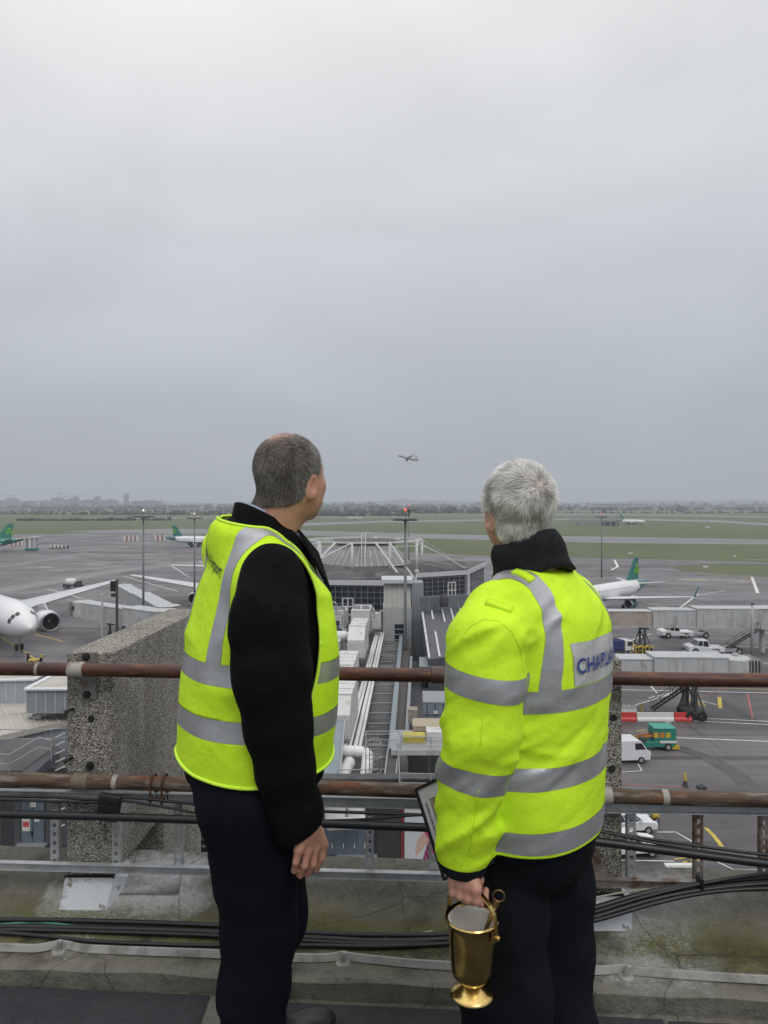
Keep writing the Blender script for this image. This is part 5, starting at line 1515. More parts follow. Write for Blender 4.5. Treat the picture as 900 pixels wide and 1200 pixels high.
f = np.array((.62, -.785)); T = np.array(((722-450)/F*830, 830)); airplane('tiny white and teal airliner taxiing far out beside the grass on the right', T+f*37.6, f, fin=M_grn, tail=M_teal, eng=M_teal)
# climbing jet
M_fl = mat('climbing_jet_paint', (.30, .31, .32), .4)
pc = W(466, 533.5, 1150)
fl = airplane('small grey airliner climbing in the open sky between the two heads', (pc[0], pc[1]), (-.97, -.22), L=37, span=34, fin=M_fl, eng=M_fl, body=M_fl, gear=False, emblem=False, z=pc[2]-3.5, pitch=math.radians(-15), roll=math.radians(16), dih=.12)

# ---- floodlight masts
M_mast = mat('mast_steel', (.17, .18, .18), .55, metal=.3); M_lampb = mat('lamp_housing', (.10, .11, .12), .5); M_lens = mat('lamp_lens', (.62, .65, .66), .3)
M_redl = mat('red_obstruction_light', (.6, .05, .03), .4, emit=((1, .10, .05), 1.6)); M_whl = mat('white_lit_lamp', (.9, .85, .75), .4, emit=((1, .92, .8), 1.5))
def mast(px, ytop, Y, label, w_=3.6, red=True, nl=8):
    x = (px-450)/F*Y; zt = CAMZ-(ytop-590)/F*Y; h_ = zt-GZ
    r = thing('floodlight_mast', label, 'light mast', (x, Y, GZ), 0, 'floodlight masts over the apron')
    MB().tube([(0, 0, 0), (0, 0, h_*.5), (0, 0, h_)], [.26, .19, .13], 12).build('pole', M_mast, r, smooth=True)
    q = MB(); q.lathe([(.13, -.35), (w_*.30, -.1), (w_*.32, 0), (.13, .05)], (0, 0, h_), 14)
    for k in range(6): a = PI*k/6; q.span((-w_/2*math.cos(a), -w_/2*math.sin(a), h_), (w_/2*math.cos(a), w_/2*math.sin(a), h_), .07, .07)
    q.build('head_frame', M_mast, r)
    for k in range(nl):
        a = 2*PI*k/nl+.3; lm = MB(); lm.box((w_*.46*math.cos(a), w_*.46*math.sin(a), h_-.12), (.62, .42, .16), rz=a); lo_ = lm.build('lamp', M_lampb, r)
        MB().box((w_*.46*math.cos(a), w_*.46*math.sin(a), h_-.215), (.54, .36, .03), rz=a).build('lens', M_lens, lo_)
    q = MB(); q.tube([(0, 0, h_), (0, 0, h_+.9)], .05, 8); q.build('finial', M_mast, r)
    if red: MB().lathe([(.01, h_+1.2), (.10, h_+1.15), (.12, h_+1.05), (.12, h_+.9), (.01, h_+.88)], n=12).build('obstruction_light', M_redl if red is True else M_whl, r, smooth=True)
mast(168, 605, 125, 'tall floodlight mast beside the left passenger bridges', red='w')
mast(228, 607, 165, 'floodlight mast just left of the man in the vest', w_=3.4, red='w')
mast(475, 608, 80, 'floodlight mast in front of the round pier building', w_=2.4)
mast(479, 597.5, 165, 'farther floodlight mast rising behind the round pier building', w_=3.6)
mast(705, 605.5, 235, 'floodlight mast just right of the man in the coat', w_=4)

# ---- passenger bridges
M_jb = mat('bridge_panel', (.42, .43, .43), .55, noise=(.8, .08), two=((.27, .25, .22), 1.1, .52, .72, (1, 1, .35))); M_jbr = mat('bridge_roof', (.42, .43, .44), .5, noise=(.6, .08)); M_jbt = mat('bridge_tan', (.36, .31, .26), .6, noise=(.6, .15), two=((.24, .13, .07), .5, .55, .7)); M_jbd = mat('bridge_dark', (.05, .052, .055), .6)
def bridge(label, A, Bp, secs, zf=4.2, cab=True, stair=None, leg_t=.75, name='passenger_bridge', rotunda=True, wheel=True):
    """A = cab end, B = terminal end, ground points (x,y); secs = list of (t0,t1,width,height,material)"""
    A = Vector((A[0], A[1], GZ)); B_ = Vector((Bp[0], Bp[1], GZ)); L_ = (B_-A).length; ang = math.atan2(B_.y-A.y, B_.x-A.x)
    r = thing(name, label, 'passenger bridge', tuple(A), ang, 'passenger bridges on the apron')
    for t0, t1, w_, h_, mt in secs:
        q = MB(); q.box((L_*(t0+t1)/2, 0, zf+h_/2), (L_*(t1-t0), w_, h_)); s = q.build('tunnel', mt, r, bevel=.05)
        q = MB(); q.box((L_*(t0+t1)/2, 0, zf+h_+.08), (L_*(t1-t0)+.1, w_+.12, .14)); q.build('roof', M_jbr, s)
        q = MB(); n = max(2, int(L_*(t1-t0)/1.6))
        for i in range(n+1):
            for sy in (-1, 1): q.box((L_*(t0+(t1-t0)*i/n), sy*(w_/2+.02), zf+h_/2), (.06, .05, h_))
        for sy in (-1, 1): q.box((L_*(t0+t1)/2, sy*(w_/2+.03), zf+.08), (L_*(t1-t0), .08, .18))
        q.build('rib', M_jb, s)
    if cab:
        q = MB(); q.lathe([(1.75, zf-.1), (1.85, zf), (1.85, zf+2.7), (1.75, zf+2.8), (.01, zf+2.95)], (-.8, 0, 0), 18, cap=False); q.build('cab', M_jb, r, auto=40)
        q = MB(); q.box((-2.6, 0, zf+1.35), (1.5, 2.9, 2.6)); c_ = q.build('cab_hood', M_jbd, r, bevel=.08)
        for k in range(4): MB().box((-2.1-.35*k, 0, zf+1.4), (.06, 3.05+.04*k, 2.8)).build('bellows_rib', M_jb, c_)
        MB().box((-1.2, -1.84, zf+1.7), (.9, .06, .8)).build('window', M_glass, r)
        MB().box((-1.0, 0, zf+3.1), (.5, .4, .3)).build('beacon_box', M_jbr, r)
    if rotunda:
        q = MB(); q.lathe([(1.9, zf-.2), (1.95, zf+3.1), (2.1, zf+3.2), (.01, zf+3.5)], (L_, 0, 0), 22); q.build('rotunda', M_jb, r, auto=40)
        MB().tube([(L_, 0, 0), (L_, 0, zf)], .45, 14).build('column', M_jb, r, auto=40)
    if wheel:
        x = L_*leg_t; q = MB()
        for s in (-1, 1): q.span((x, s*1.3, .9), (x, s*1.3, zf), .28, .28); q.span((x-1.0, s*1.3, .8), (x, s*1.3, zf-.6), .14, .14); q.span((x+1.0, s*1.3, .8), (x, s*1.3, zf-.6), .14, .14)
        q.box((x, 0, .85), (2.2, 2.8, .35)); q.box((x, 0, zf-.15), (1.1, 3.2, .3)); lg = q.build('support_leg', M_jbd, r)
        for s in (-1, 1):
            for d in (-.65, .65): MB().lathe([(.2, -.2), (.5, -.22), (.55, -.15), (.55, .15), (.5, .22), (.2, .2)], (x+d, s*1.3, .55), 16, axis='Y').build('wheel', M_tyre, lg)
    if stair:
        t, side, run = stair; x = L_*t; q = MB(); y = side*2.1; ns = 12
        for s in (-.42, .42): q.span((x, y+s, zf), (x+run, y+s, .3), .06, .22); q.span((x, y+s, zf+1), (x+run, y+s, 1.3), .05, .05)
        for k in range(ns): tt = k/ns; q.box((x+run*tt, y, zf-(zf-.3)*tt), (.28, .84, .05))
        for k in range(6):
            tt = k/5
            for s in (-.42, .42): q.box((x+run*tt, y+s, zf-(zf-.3)*tt+.5), (.05, .05, 1.0))
        q.build('service_stair', M_jbd, r)
    return r
def g2(px, Y): return ((px-450)/F*Y, Y)
bridge('long grey passenger bridge in tan and grey sections in front of the teal-tailed airliner', g2(660, 118), g2(893, 117), [(-.0, .46, 2.5, 2.5, M_jbt), (.44, .665, 2.9, 2.75, M_jb), (.655, 1.0, 3.3, 3.05, M_jb)], leg_t=.40, stair=(.955, -1, -6.2))
bridge('grey passenger bridge stub beyond the stair at the right edge', g2(938, 118), g2(897, 119), [(0, 1, 3.0, 2.9, M_jb)], wheel=True, leg_t=.5, cab=False, rotunda=False)
bridge('white-roofed passenger bridge ending in a cab above the upper handrail on the right', g2(851, 81), g2(640, 82), [(.02, .42, 3.1, 2.9, M_jb), (.40, 1, 2.7, 2.6, M_jb)], leg_t=.19, stair=(.10, -1, 5.6))
bridge('light grey passenger bridge with a dark hood at the left, nearer of the pair', g2(101, 127), g2(192, 114), [(0, .62, 2.7, 2.6, M_jb), (.60, 1, 3.1, 2.9, M_jb)], leg_t=.42)
bridge('light grey passenger bridge behind the nearer one at the left', g2(146, 152), g2(196, 119), [(0, .45, 2.7, 2.6, M_jb), (.43, 1, 3.1, 2.9, M_jb)], leg_t=.3)
# tall posts standing on the right-hand bridges
for px, y0, y1, Y, lab in ((793, 756, 772, 87, 'pale tapered post behind the white-roofed bridge, the left of two'), (804, 761, 772, 86, 'pale tapered post behind the white-roofed bridge, the right of two'), (874, 706, 733, 116, 'dark steel post rising through the long grey bridge')):
    c = W(px, y0, Y); h_ = c[2]-GZ; r = thing('post', lab, 'post', (c[0], c[1]-2, GZ)); MB().tube([(0, 0, 0), (0, 0, h_-2), (0, 0, h_)], [.26, .24, .09], 10).build('shaft', M_jbr, r, smooth=True)
    MB().box((0, 0, h_), (.35, .3, .3)).build('cap', M_jbd, r)
# signal post with guidance box in front of the left bridges
c = W(137, 679, 118); h_ = c[2]-GZ; r = thing('signal_post', 'dark post with a black docking-guidance box in front of the left passenger bridges', 'signal post', (c[0], c[1], GZ))
MB().box((0, 0, h_/2), (.34, .34, h_)).build('post', M_jbd, r); q = MB().box((-.62, 0, h_-1.1), (.85, .5, 1.7)); bx = q.build('guidance_box', M_bolt, r, bevel=.05); MB().box((-.62, -.27, h_-.8), (.5, .05, .7)).build('screen', M_glass, bx); MB().box((-.5, 0, h_-2.6), (.8, .5, .5)).build('camera_box', M_bolt, r, bevel=.04)
c = W(120, 697, 121); h_ = c[2]-GZ; r = thing('thin_post', 'thin grey post beside the black guidance box', 'post', (c[0], c[1], GZ)); MB().tube([(0, 0, 0), (0, 0, h_)], .17, 10).build('shaft', M_jb, r); MB().box((0, 0, h_), (.7, .4, .4)).build('cap', M_jbr, r)

# ---- vehicles
M_car = mat('white_car_paint', (.66, .67, .68), .25, coat=.5); M_yel = mat('yellow_steel', (.52, .36, .03), .5); M_gse = mat('green_equipment_paint', (.02, .20, .15), .45, noise=(2, .15)); M_ora = mat('orange_paint', (.50, .17, .03), .5); M_blu = mat('blue_tarp', (.02, .03, .12), .6)
M_redb = mat('red_barrier_plastic', (.50, .035, .03), .5); M_whb = mat('white_barrier_plastic', (.62, .62, .60), .5); M_lit = mat('headlight_glass', (.6, .6, .6), .15)
def wheels(par, xs, y, rw, w_=.22):
    for x in xs:
        for s in (-1, 1):
            o = MB().lathe([(rw*.55, -w_/2), (rw*.95, -w_/2), (rw, -w_*.3), (rw, w_*.3), (rw*.95, w_/2), (rw*.55, w_/2)], (x, s*y, rw), 18, axis='Y').build('wheel', M_tyre, par)
            MB().lathe([(.01, -w_*.5), (rw*.55, -w_*.48), (rw*.55, w_*.48), (.01, w_*.5)], (x, s*y, rw), 14, axis='Y').build('rim', M_leg, o)
def prof_body(poly, w_, name, m, par, bevel=.06, taper=None):
    """side profile (x,z) extruded across the vehicle"""
    q = MB(); q.extr([(x, -w_/2, z) for x, z in poly], (0, w_, 0)); return q.build(name, m, par, bevel=bevel)
def car(label, loc, rz, van=False, group=None, cat='car', name='parked_car'):
    r = thing(name, label, cat, loc, rz, group)
    if van:
        b_ = prof_body([(-2.6, .35), (2.6, .35), (2.65, .9), (2.35, 1.25), (1.75, 2.05), (1.5, 2.2), (-2.55, 2.25), (-2.65, 2.0)], 1.95, 'body', M_car, r)
        MB().extr([(2.36, -.86, 1.32), (2.36, .86, 1.32), (1.84, .80, 2.0), (1.84, -.80, 2.0)], (.02, 0, .015)).build('windscreen', M_glass, r)
        for s in (-1, 1): MB().extr([(1.1, s*.985, 1.35), (2.15, s*.985, 1.35), (1.72, s*.985, 1.95), (1.1, s*.985, 1.95)], (0, s*.012, 0)).build('side_window', M_glass, r)
        for s in (-1, 1): MB().box((2.62, s*.75, .95), (.08, .3, .25)).build('headlight', M_lit, r)
        wheels(r, (-1.7, 1.7), .88, .34)
    else:
        prof_body([(-2.1, .35), (2.1, .32), (2.15, .7), (1.9, .88), (1.0, 1.0), (-1.9, 1.02), (-2.15, .85)], 1.78, 'body', M_car, r)
        q = MB(); q.add([(-1.85, -.84, 1.0), (1.05, -.84, .98), (1.05, .84, .98), (-1.85, .84, 1.0), (-1.35, -.66, 1.46), (.25, -.66, 1.48), (.25, .66, 1.48), (-1.35, .66, 1.46)], [(0, 3, 2, 1), (4, 5, 6, 7), (0, 1, 5, 4), (1, 2, 6, 5), (2, 3, 7, 6), (3, 0, 4, 7)])
        q.build('cabin', M_glass, r, bevel=.05); MB().box((-.55, 0, 1.48), (1.65, 1.3, .05)).build('roof', M_car, r, bevel=.02)
        for s in (-1, 1):
            MB().box((2.05, s*.62, .72), (.16, .34, .14)).build('headlight', M_lit, r); MB().box((.75, s*.95, 1.05), (.14, .14, .12)).build('mirror', M_car, r)
            for x in (-1.4, -.4, .75): MB().span((x, s*.82, 1.0), (x*.6-.3, s*.67, 1.47), .06, .05).build('window_pillar', M_car, r)
        wheels(r, (-1.35, 1.35), .80, .32)
    return r
def gl(px, py): p = G(px, py); return (p[0], p[1], GZ+.03)
car('white car parked below the lower handrail, the farther of two behind the right fin', gl(733, 974), .15, group='cars parked below the right fin')
car('white car parked below the lower handrail, the nearer of two behind the right fin', gl(736, 1000), .12, group='cars parked below the right fin')
car('white van poking out from behind the right fin beside the green loader', gl(726, 892), .1, van=True, cat='van', name='white_van')
def tug(label, loc, rz):
    r = thing('aircraft_tug', label, 'aircraft tug', loc, rz, 'white aircraft tugs'); 
    prof_body([(-4.3, .55), (1.4, .45), (1.5, 1.2), (-1.0, 1.25), (-3.4, 1.5), (-4.3, 1.3)], 2.6, 'chassis', M_car, r)
    prof_body([(-3.1, 1.45), (-.9, 1.3), (-1.2, 2.15), (-2.6, 2.2)], 2.2, 'cab', M_glass, r); MB().box((-1.95, 0, 2.24), (1.7, 2.2, .1)).build('cab_roof', M_car, r, bevel=.03)
    q = MB()
    for x, x2 in ((-3.0, -2.6), (-2.0, -1.95), (-1.0, -1.2)):
        for s in (-1, 1): q.span((x, s*1.1, 1.35), (x2, s*1.08, 2.2), .12, .08)
    q.build('cab_pillar', M_car, r)
    for s in (-1, 1): MB().box((2.6, s*1.0, .75), (2.6, .55, .5)).build('lifting_arm', M_leg, r, bevel=.04)
    MB().box((3.9, 0, .8), (.5, 2.6, .7)).build('cradle', M_jbd, r, bevel=.05)
    MB().box((0, -1.31, .95), (1.2, .03, .12)).build('side_stripe', M_bolt, r)
    wheels(r, (-3.2, 3.7), 1.15, .55, .45); wheels(r, (.3,), 1.1, .45, .4)
tug('low white aircraft tug under the long grey bridge, farther of the two', gl(800, 747), .02)
tug('low white aircraft tug between the two right-hand bridges, nearer of the two', gl(835, 766), -.04)
# small truck with blue load
r = thing('small_truck', 'white cab truck with a blue load beside the yellow racks', 'truck', gl(722, 767), .3)
prof_body([(-2.8, .5), (2.6, .5), (2.6, .85), (-2.8, .85)], 1.9, 'chassis', M_jbd, r); prof_body([(1.0, .7), (2.7, .7), (2.75, 1.5), (2.4, 2.35), (1.0, 2.4)], 2.1, 'cab', M_car, r)
MB().extr([(2.79, -.9, 1.45), (2.79, .9, 1.45), (2.5, .85, 2.2), (2.5, -.85, 2.2)], (.02, 0, .01)).build('windscreen', M_glass, r); MB().box((1.9, -1.06, 1.8), (1.0, .03, .7)).build('side_window', M_glass, r)
MB().box((-.9, 0, 1.65), (3.4, 2.1, 1.6)).build('load_box', M_blu, r, bevel=.1); wheels(r, (-1.8, 1.9), .95, .42)
# yellow racks
for i in range(3):
    r = thing('steel_rack', ['leftmost yellow tubular rack beside the small truck', 'middle yellow tubular rack beside the small truck', 'rightmost yellow tubular rack beside the small truck'][i], 'rack', gl(745+i*8, 771), .25, 'yellow racks behind the white-roofed bridge')
    q = MB()
    for s in (-.55, .55): q.tube([(-.35, s, 0), (-.35, s, 1.6), (-.15, s, 1.8), (.55, s, 1.8)], .08, 8)
    for z in (.5, 1.1, 1.75): q.tube([(-.35, -.55, z), (-.35, .55, z)], .07, 8)
    q.build('frame', M_yel, r)
# barrier: linked water-filled blocks
def barrier(px, py, n, col0, lab, w_=2.0):
    for i in range(n):
        c = gl(px, py); red = (i+col0) % 2 == 0; wd = w_ if not (n == 3 and i == 1) else w_*2.1
        xo = sum([(w_ if not (n == 3 and k == 1) else w_*2.1) for k in range(i)])+wd/2
        r = thing('traffic_barrier', lab[i], 'barrier', (c[0]+xo, c[1], c[2]), 0, 'red and white apron barriers')
        q = MB(); q.extr([(-wd/2+.03, y, z) for y, z in ((-.3, 0), (.3, 0), (.28, .25), (.12, .45), (.10, .95), (-.10, .95), (-.12, .45), (-.28, .25))], (wd-.06, 0, 0)); q.build('block', M_redb if red else M_whb, r, bevel=.03)
        q = MB(); 
        for k in range(3): q.lathe([(.01, 0), (.06, 0), (.06, .06), (.01, .06)], (-wd/4+k*wd/4, 0, .95), 8)
        q.build('filler_cap', M_jbd, r)
barrier(725, 845, 3, 0, ['red barrier block at the left end of the row beside the green loader', 'long white barrier block in the middle of the row', 'red barrier block at the right end of the row'], 2.0)
barrier(722, 836, 1, 1, ['white barrier block standing behind the red and white row'], 2.4)
for i, px in enumerate((743, 752)):
    r = thing('bollard', ['yellow bollard behind the barrier row, the left one', 'yellow bollard behind the barrier row, the right one'][i], 'bollard', gl(px, 835), 0, 'yellow bollards'); MB().lathe([(.14, 0), (.14, .95), (.1, 1.05), (.01, 1.08)], n=12, cap=False).build('post', M_yel, r, auto=40); MB().lathe([(.145, .6), (.145, .75)], n=12).build('band', M_whb, r)
# green ground power / belt loader
r = thing('baggage_loader', 'green and orange baggage loader parked below the red and white barrier', 'baggage loader', gl(764, 877), .0)
prof_body([(-2.3, .35), (2.2, .35), (2.25, .95), (1.0, 1.0), (-2.3, .8)], 1.7, 'chassis', M_gse, r)
prof_body([(-.1, .95), (2.1, .95), (2.15, 2.05), (1.9, 2.15), (.2, 2.15), (-.1, 1.9)], 1.6, 'engine_cover', M_gse, r); MB().box((1.0, 0, 2.2), (2.2, 1.75, .12)).build('canopy', mat('pale_green_paint', (.06, .30, .24), .5), r, bevel=.04)
for i in range(3): MB().box((.1+.6*i, -.82, 1.55), (.45, .05, .5)).build('cover_panel', M_yel if i != 1 else M_ora, r)
q = MB(); q.span((-2.6, -.3, .9), (.9, -.3, 1.55), .5, .14); q.build('belt', M_jbd, r); q = MB(); q.span((-2.6, -.58, 1.0), (.9, -.58, 1.65), .07, .2); q.span((-2.6, -.02, 1.0), (.9, -.02, 1.65), .07, .2); q.build('belt_rail', M_ora, r)
MB().box((-1.2, -.7, 1.1), (.6, .5, .5)).build('seat', M_jbd, r, bevel=.05); MB().box((1.3, -.88, .9), (1.7, .06, .22)).build('bumper_stripe', M_whb, r); MB().tube([(-1.7, -.6, .9), (-1.75, -.6, 1.9), (-.9, -.6, 2.0)], .05, 8).build('hand_hoop', M_yel, r)
MB().extr([(1.6, -.9, .2), (2.5, -.9, .2), (2.2, -.9, .75)], (0, .08, 0)).build('chock', M_yel, r)
for s in (0,): wheels(r, (-1.5, 1.3), .80, .38)
# hydrant marker cone, small things on the apron
r = thing('marker_cone', 'yellow topped marker cone standing alone below the skid mark', 'cone', gl(803, 922)); MB().lathe([(.28, 0), (.28, .06), (.2, .08), (.16, .5), (.05, .52)], n=14, cap=True).build('base', M_jbd, r, auto=40); MB().lathe([(.13, .5), (.11, .8), (.04, 1.25), (.01, 1.27)], n=12).build('top', M_yel, r, smooth=True); MB().lathe([(.165, .3), (.16, .42)], n=14).build('band', M_ora, r)
r = thing('ground_box', 'small dark box lying on the apron right of the marker cone', 'box', gl(822, 924)); MB().box((0, 0, .12), (.7, .5, .24)).build('lid', M_jbd, r, bevel=.04); MB().box((0, 0, .26), (.3, .1, .05)).build('handle', M_bolt, r)
r = thing('dock_slab', 'white slab lying on the apron below the parked white cars', 'slab', gl(797, 1018)); MB().box((0, 0, .12), (2.0, .55, .24)).build('slab', M_whb, r, bevel=.03); MB().box((0, -.2, .26), (1.8, .06, .04)).build('rib', M_jb, r)
r = thing('hose_cart', 'yellow hose cart beside the farther white car', 'cart', gl(768, 963)); MB().box((0, 0, .45), (.5, .45, .35)).build('tray', M_yel, r, bevel=.05); wheels(r, (0,), .3, .22, .12); MB().tube([(.2, 0, .5), (.75, 0, .95)], .04, 6).build('handle', M_yel, r)
# left apron: loader by the wing, dollies, screens
r = thing('tank_trailer', 'white tank trailer with dark frame standing on the apron beyond the big wing', 'trailer', gl(84, 689), -.1)
MB().lathe([(.2, -1.8), (.85, -1.6), (1.05, -1.2), (1.05, .7), (.85, 1.1), (.2, 1.3)], (0, 0, 1.7), 16, axis='X').build('tank', M_whb, r, auto=50)
q = MB()
for x in (-2.1, -.6, 1.2, 2.9): q.box((x, 0, .7), (.12, 1.9, .9))
q.box((.6, 0, .65), (5.6, 1.6, .18)); q.box((2.2, 0, 1.5), (1.1, 1.5, 1.0)); q.build('frame', M_jbd, r); wheels(r, (-1.6, 2.3), .85, .42)
for i in range(5):
    r = thing('baggage_dolly', ['leftmost white baggage dolly in the short train across the apron', 'second white baggage dolly of the short train', 'middle white baggage dolly of the short train', 'fourth white baggage dolly of the short train', 'rightmost baggage dolly of the short train'][i], 'baggage dolly', gl(60+i*4.4, 643), 0, 'baggage dollies in a train')
    MB().box((0, 0, 1.15), (1.35, 1.4, 1.5)).build('container', M_whb if i < 4 else M_jb, r, bevel=.06); MB().box((.92, 0, 1.1), (.5, 1.35, 1.5)).build('curtain', M_jbd, r); MB().box((.2, 0, .4), (2.0, 1.4, .15)).build('deck', M_jbd, r); wheels(r, (-.6, .9), .6, .25, .15)
def screen(px0, px1, py, h_, lab):
    a = G(px0, py); b_ = G(px1, py); n = max(3, int((px1-px0)/2.4)); w_ = (b_[0]-a[0])/n
    r = thing('blast_screen', lab, 'blast screen', ((a[0]+b_[0])/2, a[1], GZ), 0, 'red and white blast screens'); x0_ = -(b_[0]-a[0])/2
    for i in range(n): MB().box((x0_+w_*(i+.5), 0, h_/2), (w_*.96, .2, h_)).build('panel', M_redb2 if i % 2 else M_whb, r)
    q = MB()
    for i in range(n+1): q.span((x0_+w_*i, .1, h_*.9), (x0_+w_*i, 2.0, 0), .15, .15)
    q.build('strut', M_jb, r)
M_redb2 = mat('faded_red_panel', (.34, .16, .15), .6)
screen(145, 162, 634, 3.6, 'red and white striped blast screen left of the small teal-tailed airliner'); screen(181, 194, 633.4, 3.6, 'red and white striped blast screen touching the small airliner tail'); screen(10, 27, 640, 3.0, 'red and white chequered screen under the green airliner tail')
r = thing('boarding_canopy', 'white-roofed boarding canopy on legs beside the green airliner tail', 'canopy', gl(36, 645)); MB().extr([(-7, -1.5, 6.2), (5.2, -1.5, 7.6), (5.2, -1.5, 7.1), (-7, -1.5, 5.7)], (0, 3, 0)).build('roof', M_wh, r)
for i, x in enumerate((-2.4, 0, 2.6)): MB().box((x, 0, 3.7), (1.2, 2.4, 5.2)).build('leg_panel', M_jb if i != 1 else M_whb, r)
MB().box((.6, 0, .7), (6.4, 2.6, 1.0)).build('base', M_gse, r, bevel=.1); wheels(r, (-1.5, 2.6), 1.1, .5)
# ground crew
def crew(label, px, py, arms):
    c = gl(px, py); r = thing('person', label, 'person', c)
    def f(P):
        d = rc(P, (0, 0, .95), (0, 0, 1.38), .13, .17); d = smin(d, rc(P, (0, 0, 1.45), (0, 0, 1.52), .055, .05), .05); d = smin(d, ell(P, (0, -.01, 1.64), (.078, .095, .115)), .03)
        for s in (-1, 1):
            d = smin(d, chain(P, [(s*.09, 0, .92), (s*.11, -.03*s, .5), (s*.12, .04*s, .09)], [.10, .075, .055], .03), .04); d = smin(d, rc(P, (s*.12, .04*s, .05), (s*.13, .04*s-.16, .04), .05, .04), .03)
            d = smin(d, chain(P, [(s*.19, 0, 1.38), (s*.27, -.02, 1.1), (s*(.27+arms*.2), -.12, .86+arms*.5)], [.07, .05, .035], .03), .04)
        return d
    v, q = nets(f, (-.7, -.5, -.02), (.7, .5, 1.8), .035); t = tris(q)
    mesh_obj('body', v, t, M_skinA, r)
    z = v[:, 2]; x = np.abs(v[:, 0])
    (jv, jt), rest = clip(v, t, np.maximum(np.abs(z-1.17)-.24, (x-.24))); mesh_obj('jacket', jv, jt, M_jbd if arms == 0 else mat('dull_hivis', (.34, .42, .06), .8), r, off=.012)
    (lv, lt), rest = clip(v, t, np.maximum(z-.90, x-.24)); mesh_obj('trousers', lv, lt, M_navy, r, off=.02)
    (hv, ht), rest = clip(v, t, 1.68-z); mesh_obj('cap', hv, ht, M_bolt, r, off=.015)
crew('ground crew person in a hi-vis top standing right of the big jet nose wheel', 48, 778, .3)
crew('ground crew person in dark clothes just below the big jet nose wheel', 33, 776, 0)
r = thing('wheel_chock_cart', 'low yellow and grey cart between the two ground crew', 'cart', gl(41, 777), .4); MB().box((0, 0, .45), (1.8, .9, .2)).build('deck', M_yel, r); MB().tube([(.9, 0, .5), (1.7, 0, 1.0)], .05, 6).build('handle', M_jbd, r); wheels(r, (-.5, .5), .45, .22, .14)
for i, (px, py) in enumerate(((768, 729), (816, 742), (838, 752))):
    pass

# ---- far scenery
def _tree(h):
    c = h.mix((.036, .042, .026), (.060, .066, .042), h.rng(h.noise(.08, 4), .4, .6)); h.L.new(c, h.b.inputs['Base Color'])
M_tree = node_mat('bare_woodland', _tree, .95)
def woodland(name, rows, seed):
    rg = np.random.RandomState(seed); V = []; Fc = []; n0 = 0
    import bmesh
    bm = bmesh.new(); bmesh.ops.create_icosphere(bm, subdivisions=1, radius=1); bv = np.array([v.co[:] for v in bm.verts]); bf = np.array([[v.index for v in f.verts] for f in bm.faces]); bm.free()
    for px0, px1, Y0, Y1, n, hmin, hmax in rows:
        for _ in range(n):
            Y = rg.uniform(Y0, Y1); px = rg.uniform(px0, px1); x = (px-450)/F*Y; h_ = rg.uniform(hmin, hmax)*(1+.5*(rg.rand() > .9)); w_ = h_*rg.uniform(.35, .8)
            s = bv*np.array([w_, w_, h_*.55])*(1+rg.uniform(-.28, .28, (len(bv), 1)))+np.array([x, Y, GZ+h_*.5])
            V.append(s); Fc.append(bf+n0); n0 += len(bv)
    o = mesh_obj(name, np.vstack(V), np.vstack(Fc), M_tree, smooth=False); tag(o, kind='stuff'); return o
woodland('distant_woodland', [(-300, 1300, 3300, 3900, 900, 8, 19), (330, 1300, 2300, 2900, 620, 6, 13), (330, 650, 1700, 1900, 230, 5, 12), (-300, 340, 2600, 3000, 520, 6, 12), (-300, 1300, 4400, 5200, 700, 14, 28)], 3)
woodland('hedgerows', [(-200, 76, 1560, 1600, 160, 3, 6), (82, 340, 1500, 1560, 190, 3.5, 7.5), (20, 135, 1000, 1015, 170, 1.8, 3.6), (120, 200, 1010, 1040, 70, 2, 4), (-200, 300, 2000, 2060, 240, 3, 7), (660, 1200, 1750, 1800, 240, 3, 6), (350, 480, 1350, 1400, 110, 3, 9)], 5)
M_far = mat('pale_sheds', (.36, .37, .38), .7, noise=(.02, .2)); M_fard = mat('grey_blocks', (.27, .28, .30), .8, noise=(.03, .2)); M_hill = mat('distant_hill', (.07, .08, .06), .95, noise=(.002, .2))
rg = random.Random(12)
def block(px0, px1, ytop, Y, m, lab, group):
    x0_ = (px0-450)/F*Y; x1_ = (px1-450)/F*Y; zt = CAMZ-(ytop-590)/F*Y; h_ = zt-GZ; w_ = x1_-x0_
    r = thing('distant_building', lab, 'building', ((x0_+x1_)/2, Y, GZ), 0, group)
    q = MB(); q.box((0, 0, h_/2), (w_, 30, h_)); q.build('wall', m, r)
    q = MB(); q.box((w_*.12, 0, h_+h_*.06), (w_*.4, 18, h_*.12)); q.build('roof_plant', M_fard, r)
    q = MB(); n = max(2, int(h_/5))
    for k in range(n): q.box((0, -15.1, h_*(k+.55)/n), (w_*.94, .3, h_/n*.35))
    q.build('window_band', M_glass, r)
gS = 'buildings on the left skyline'; gH = 'pale sheds along the horizon'
for i, (a, b_, t) in enumerate(((-20, 6, 586.5), (7, 21, 584.5), (24, 42, 587.5), (48, 58, 586.8), (61, 73, 583.5), (75, 82, 586), (83, 92, 583), (95, 109, 586), (111, 117, 582.5), (119, 138, 586), (146, 150, 579.2), (155, 190, 587))):
    block(a, b_, t, 4000, M_fard, ['low grey block at the far left of the skyline', 'grey block below the leftmost crane', 'long low grey block between cranes', 'small grey block left of the twin cranes', 'grey block under the twin cranes', 'low grey block between the taller skyline blocks', 'taller square grey block on the left skyline', 'wide low grey block right of the square one', 'short tower block on the left skyline', 'wide grey block left of the slim tower', 'slim dark tower sticking up from the left skyline', 'long low block right of the slim tower'][i], gS)
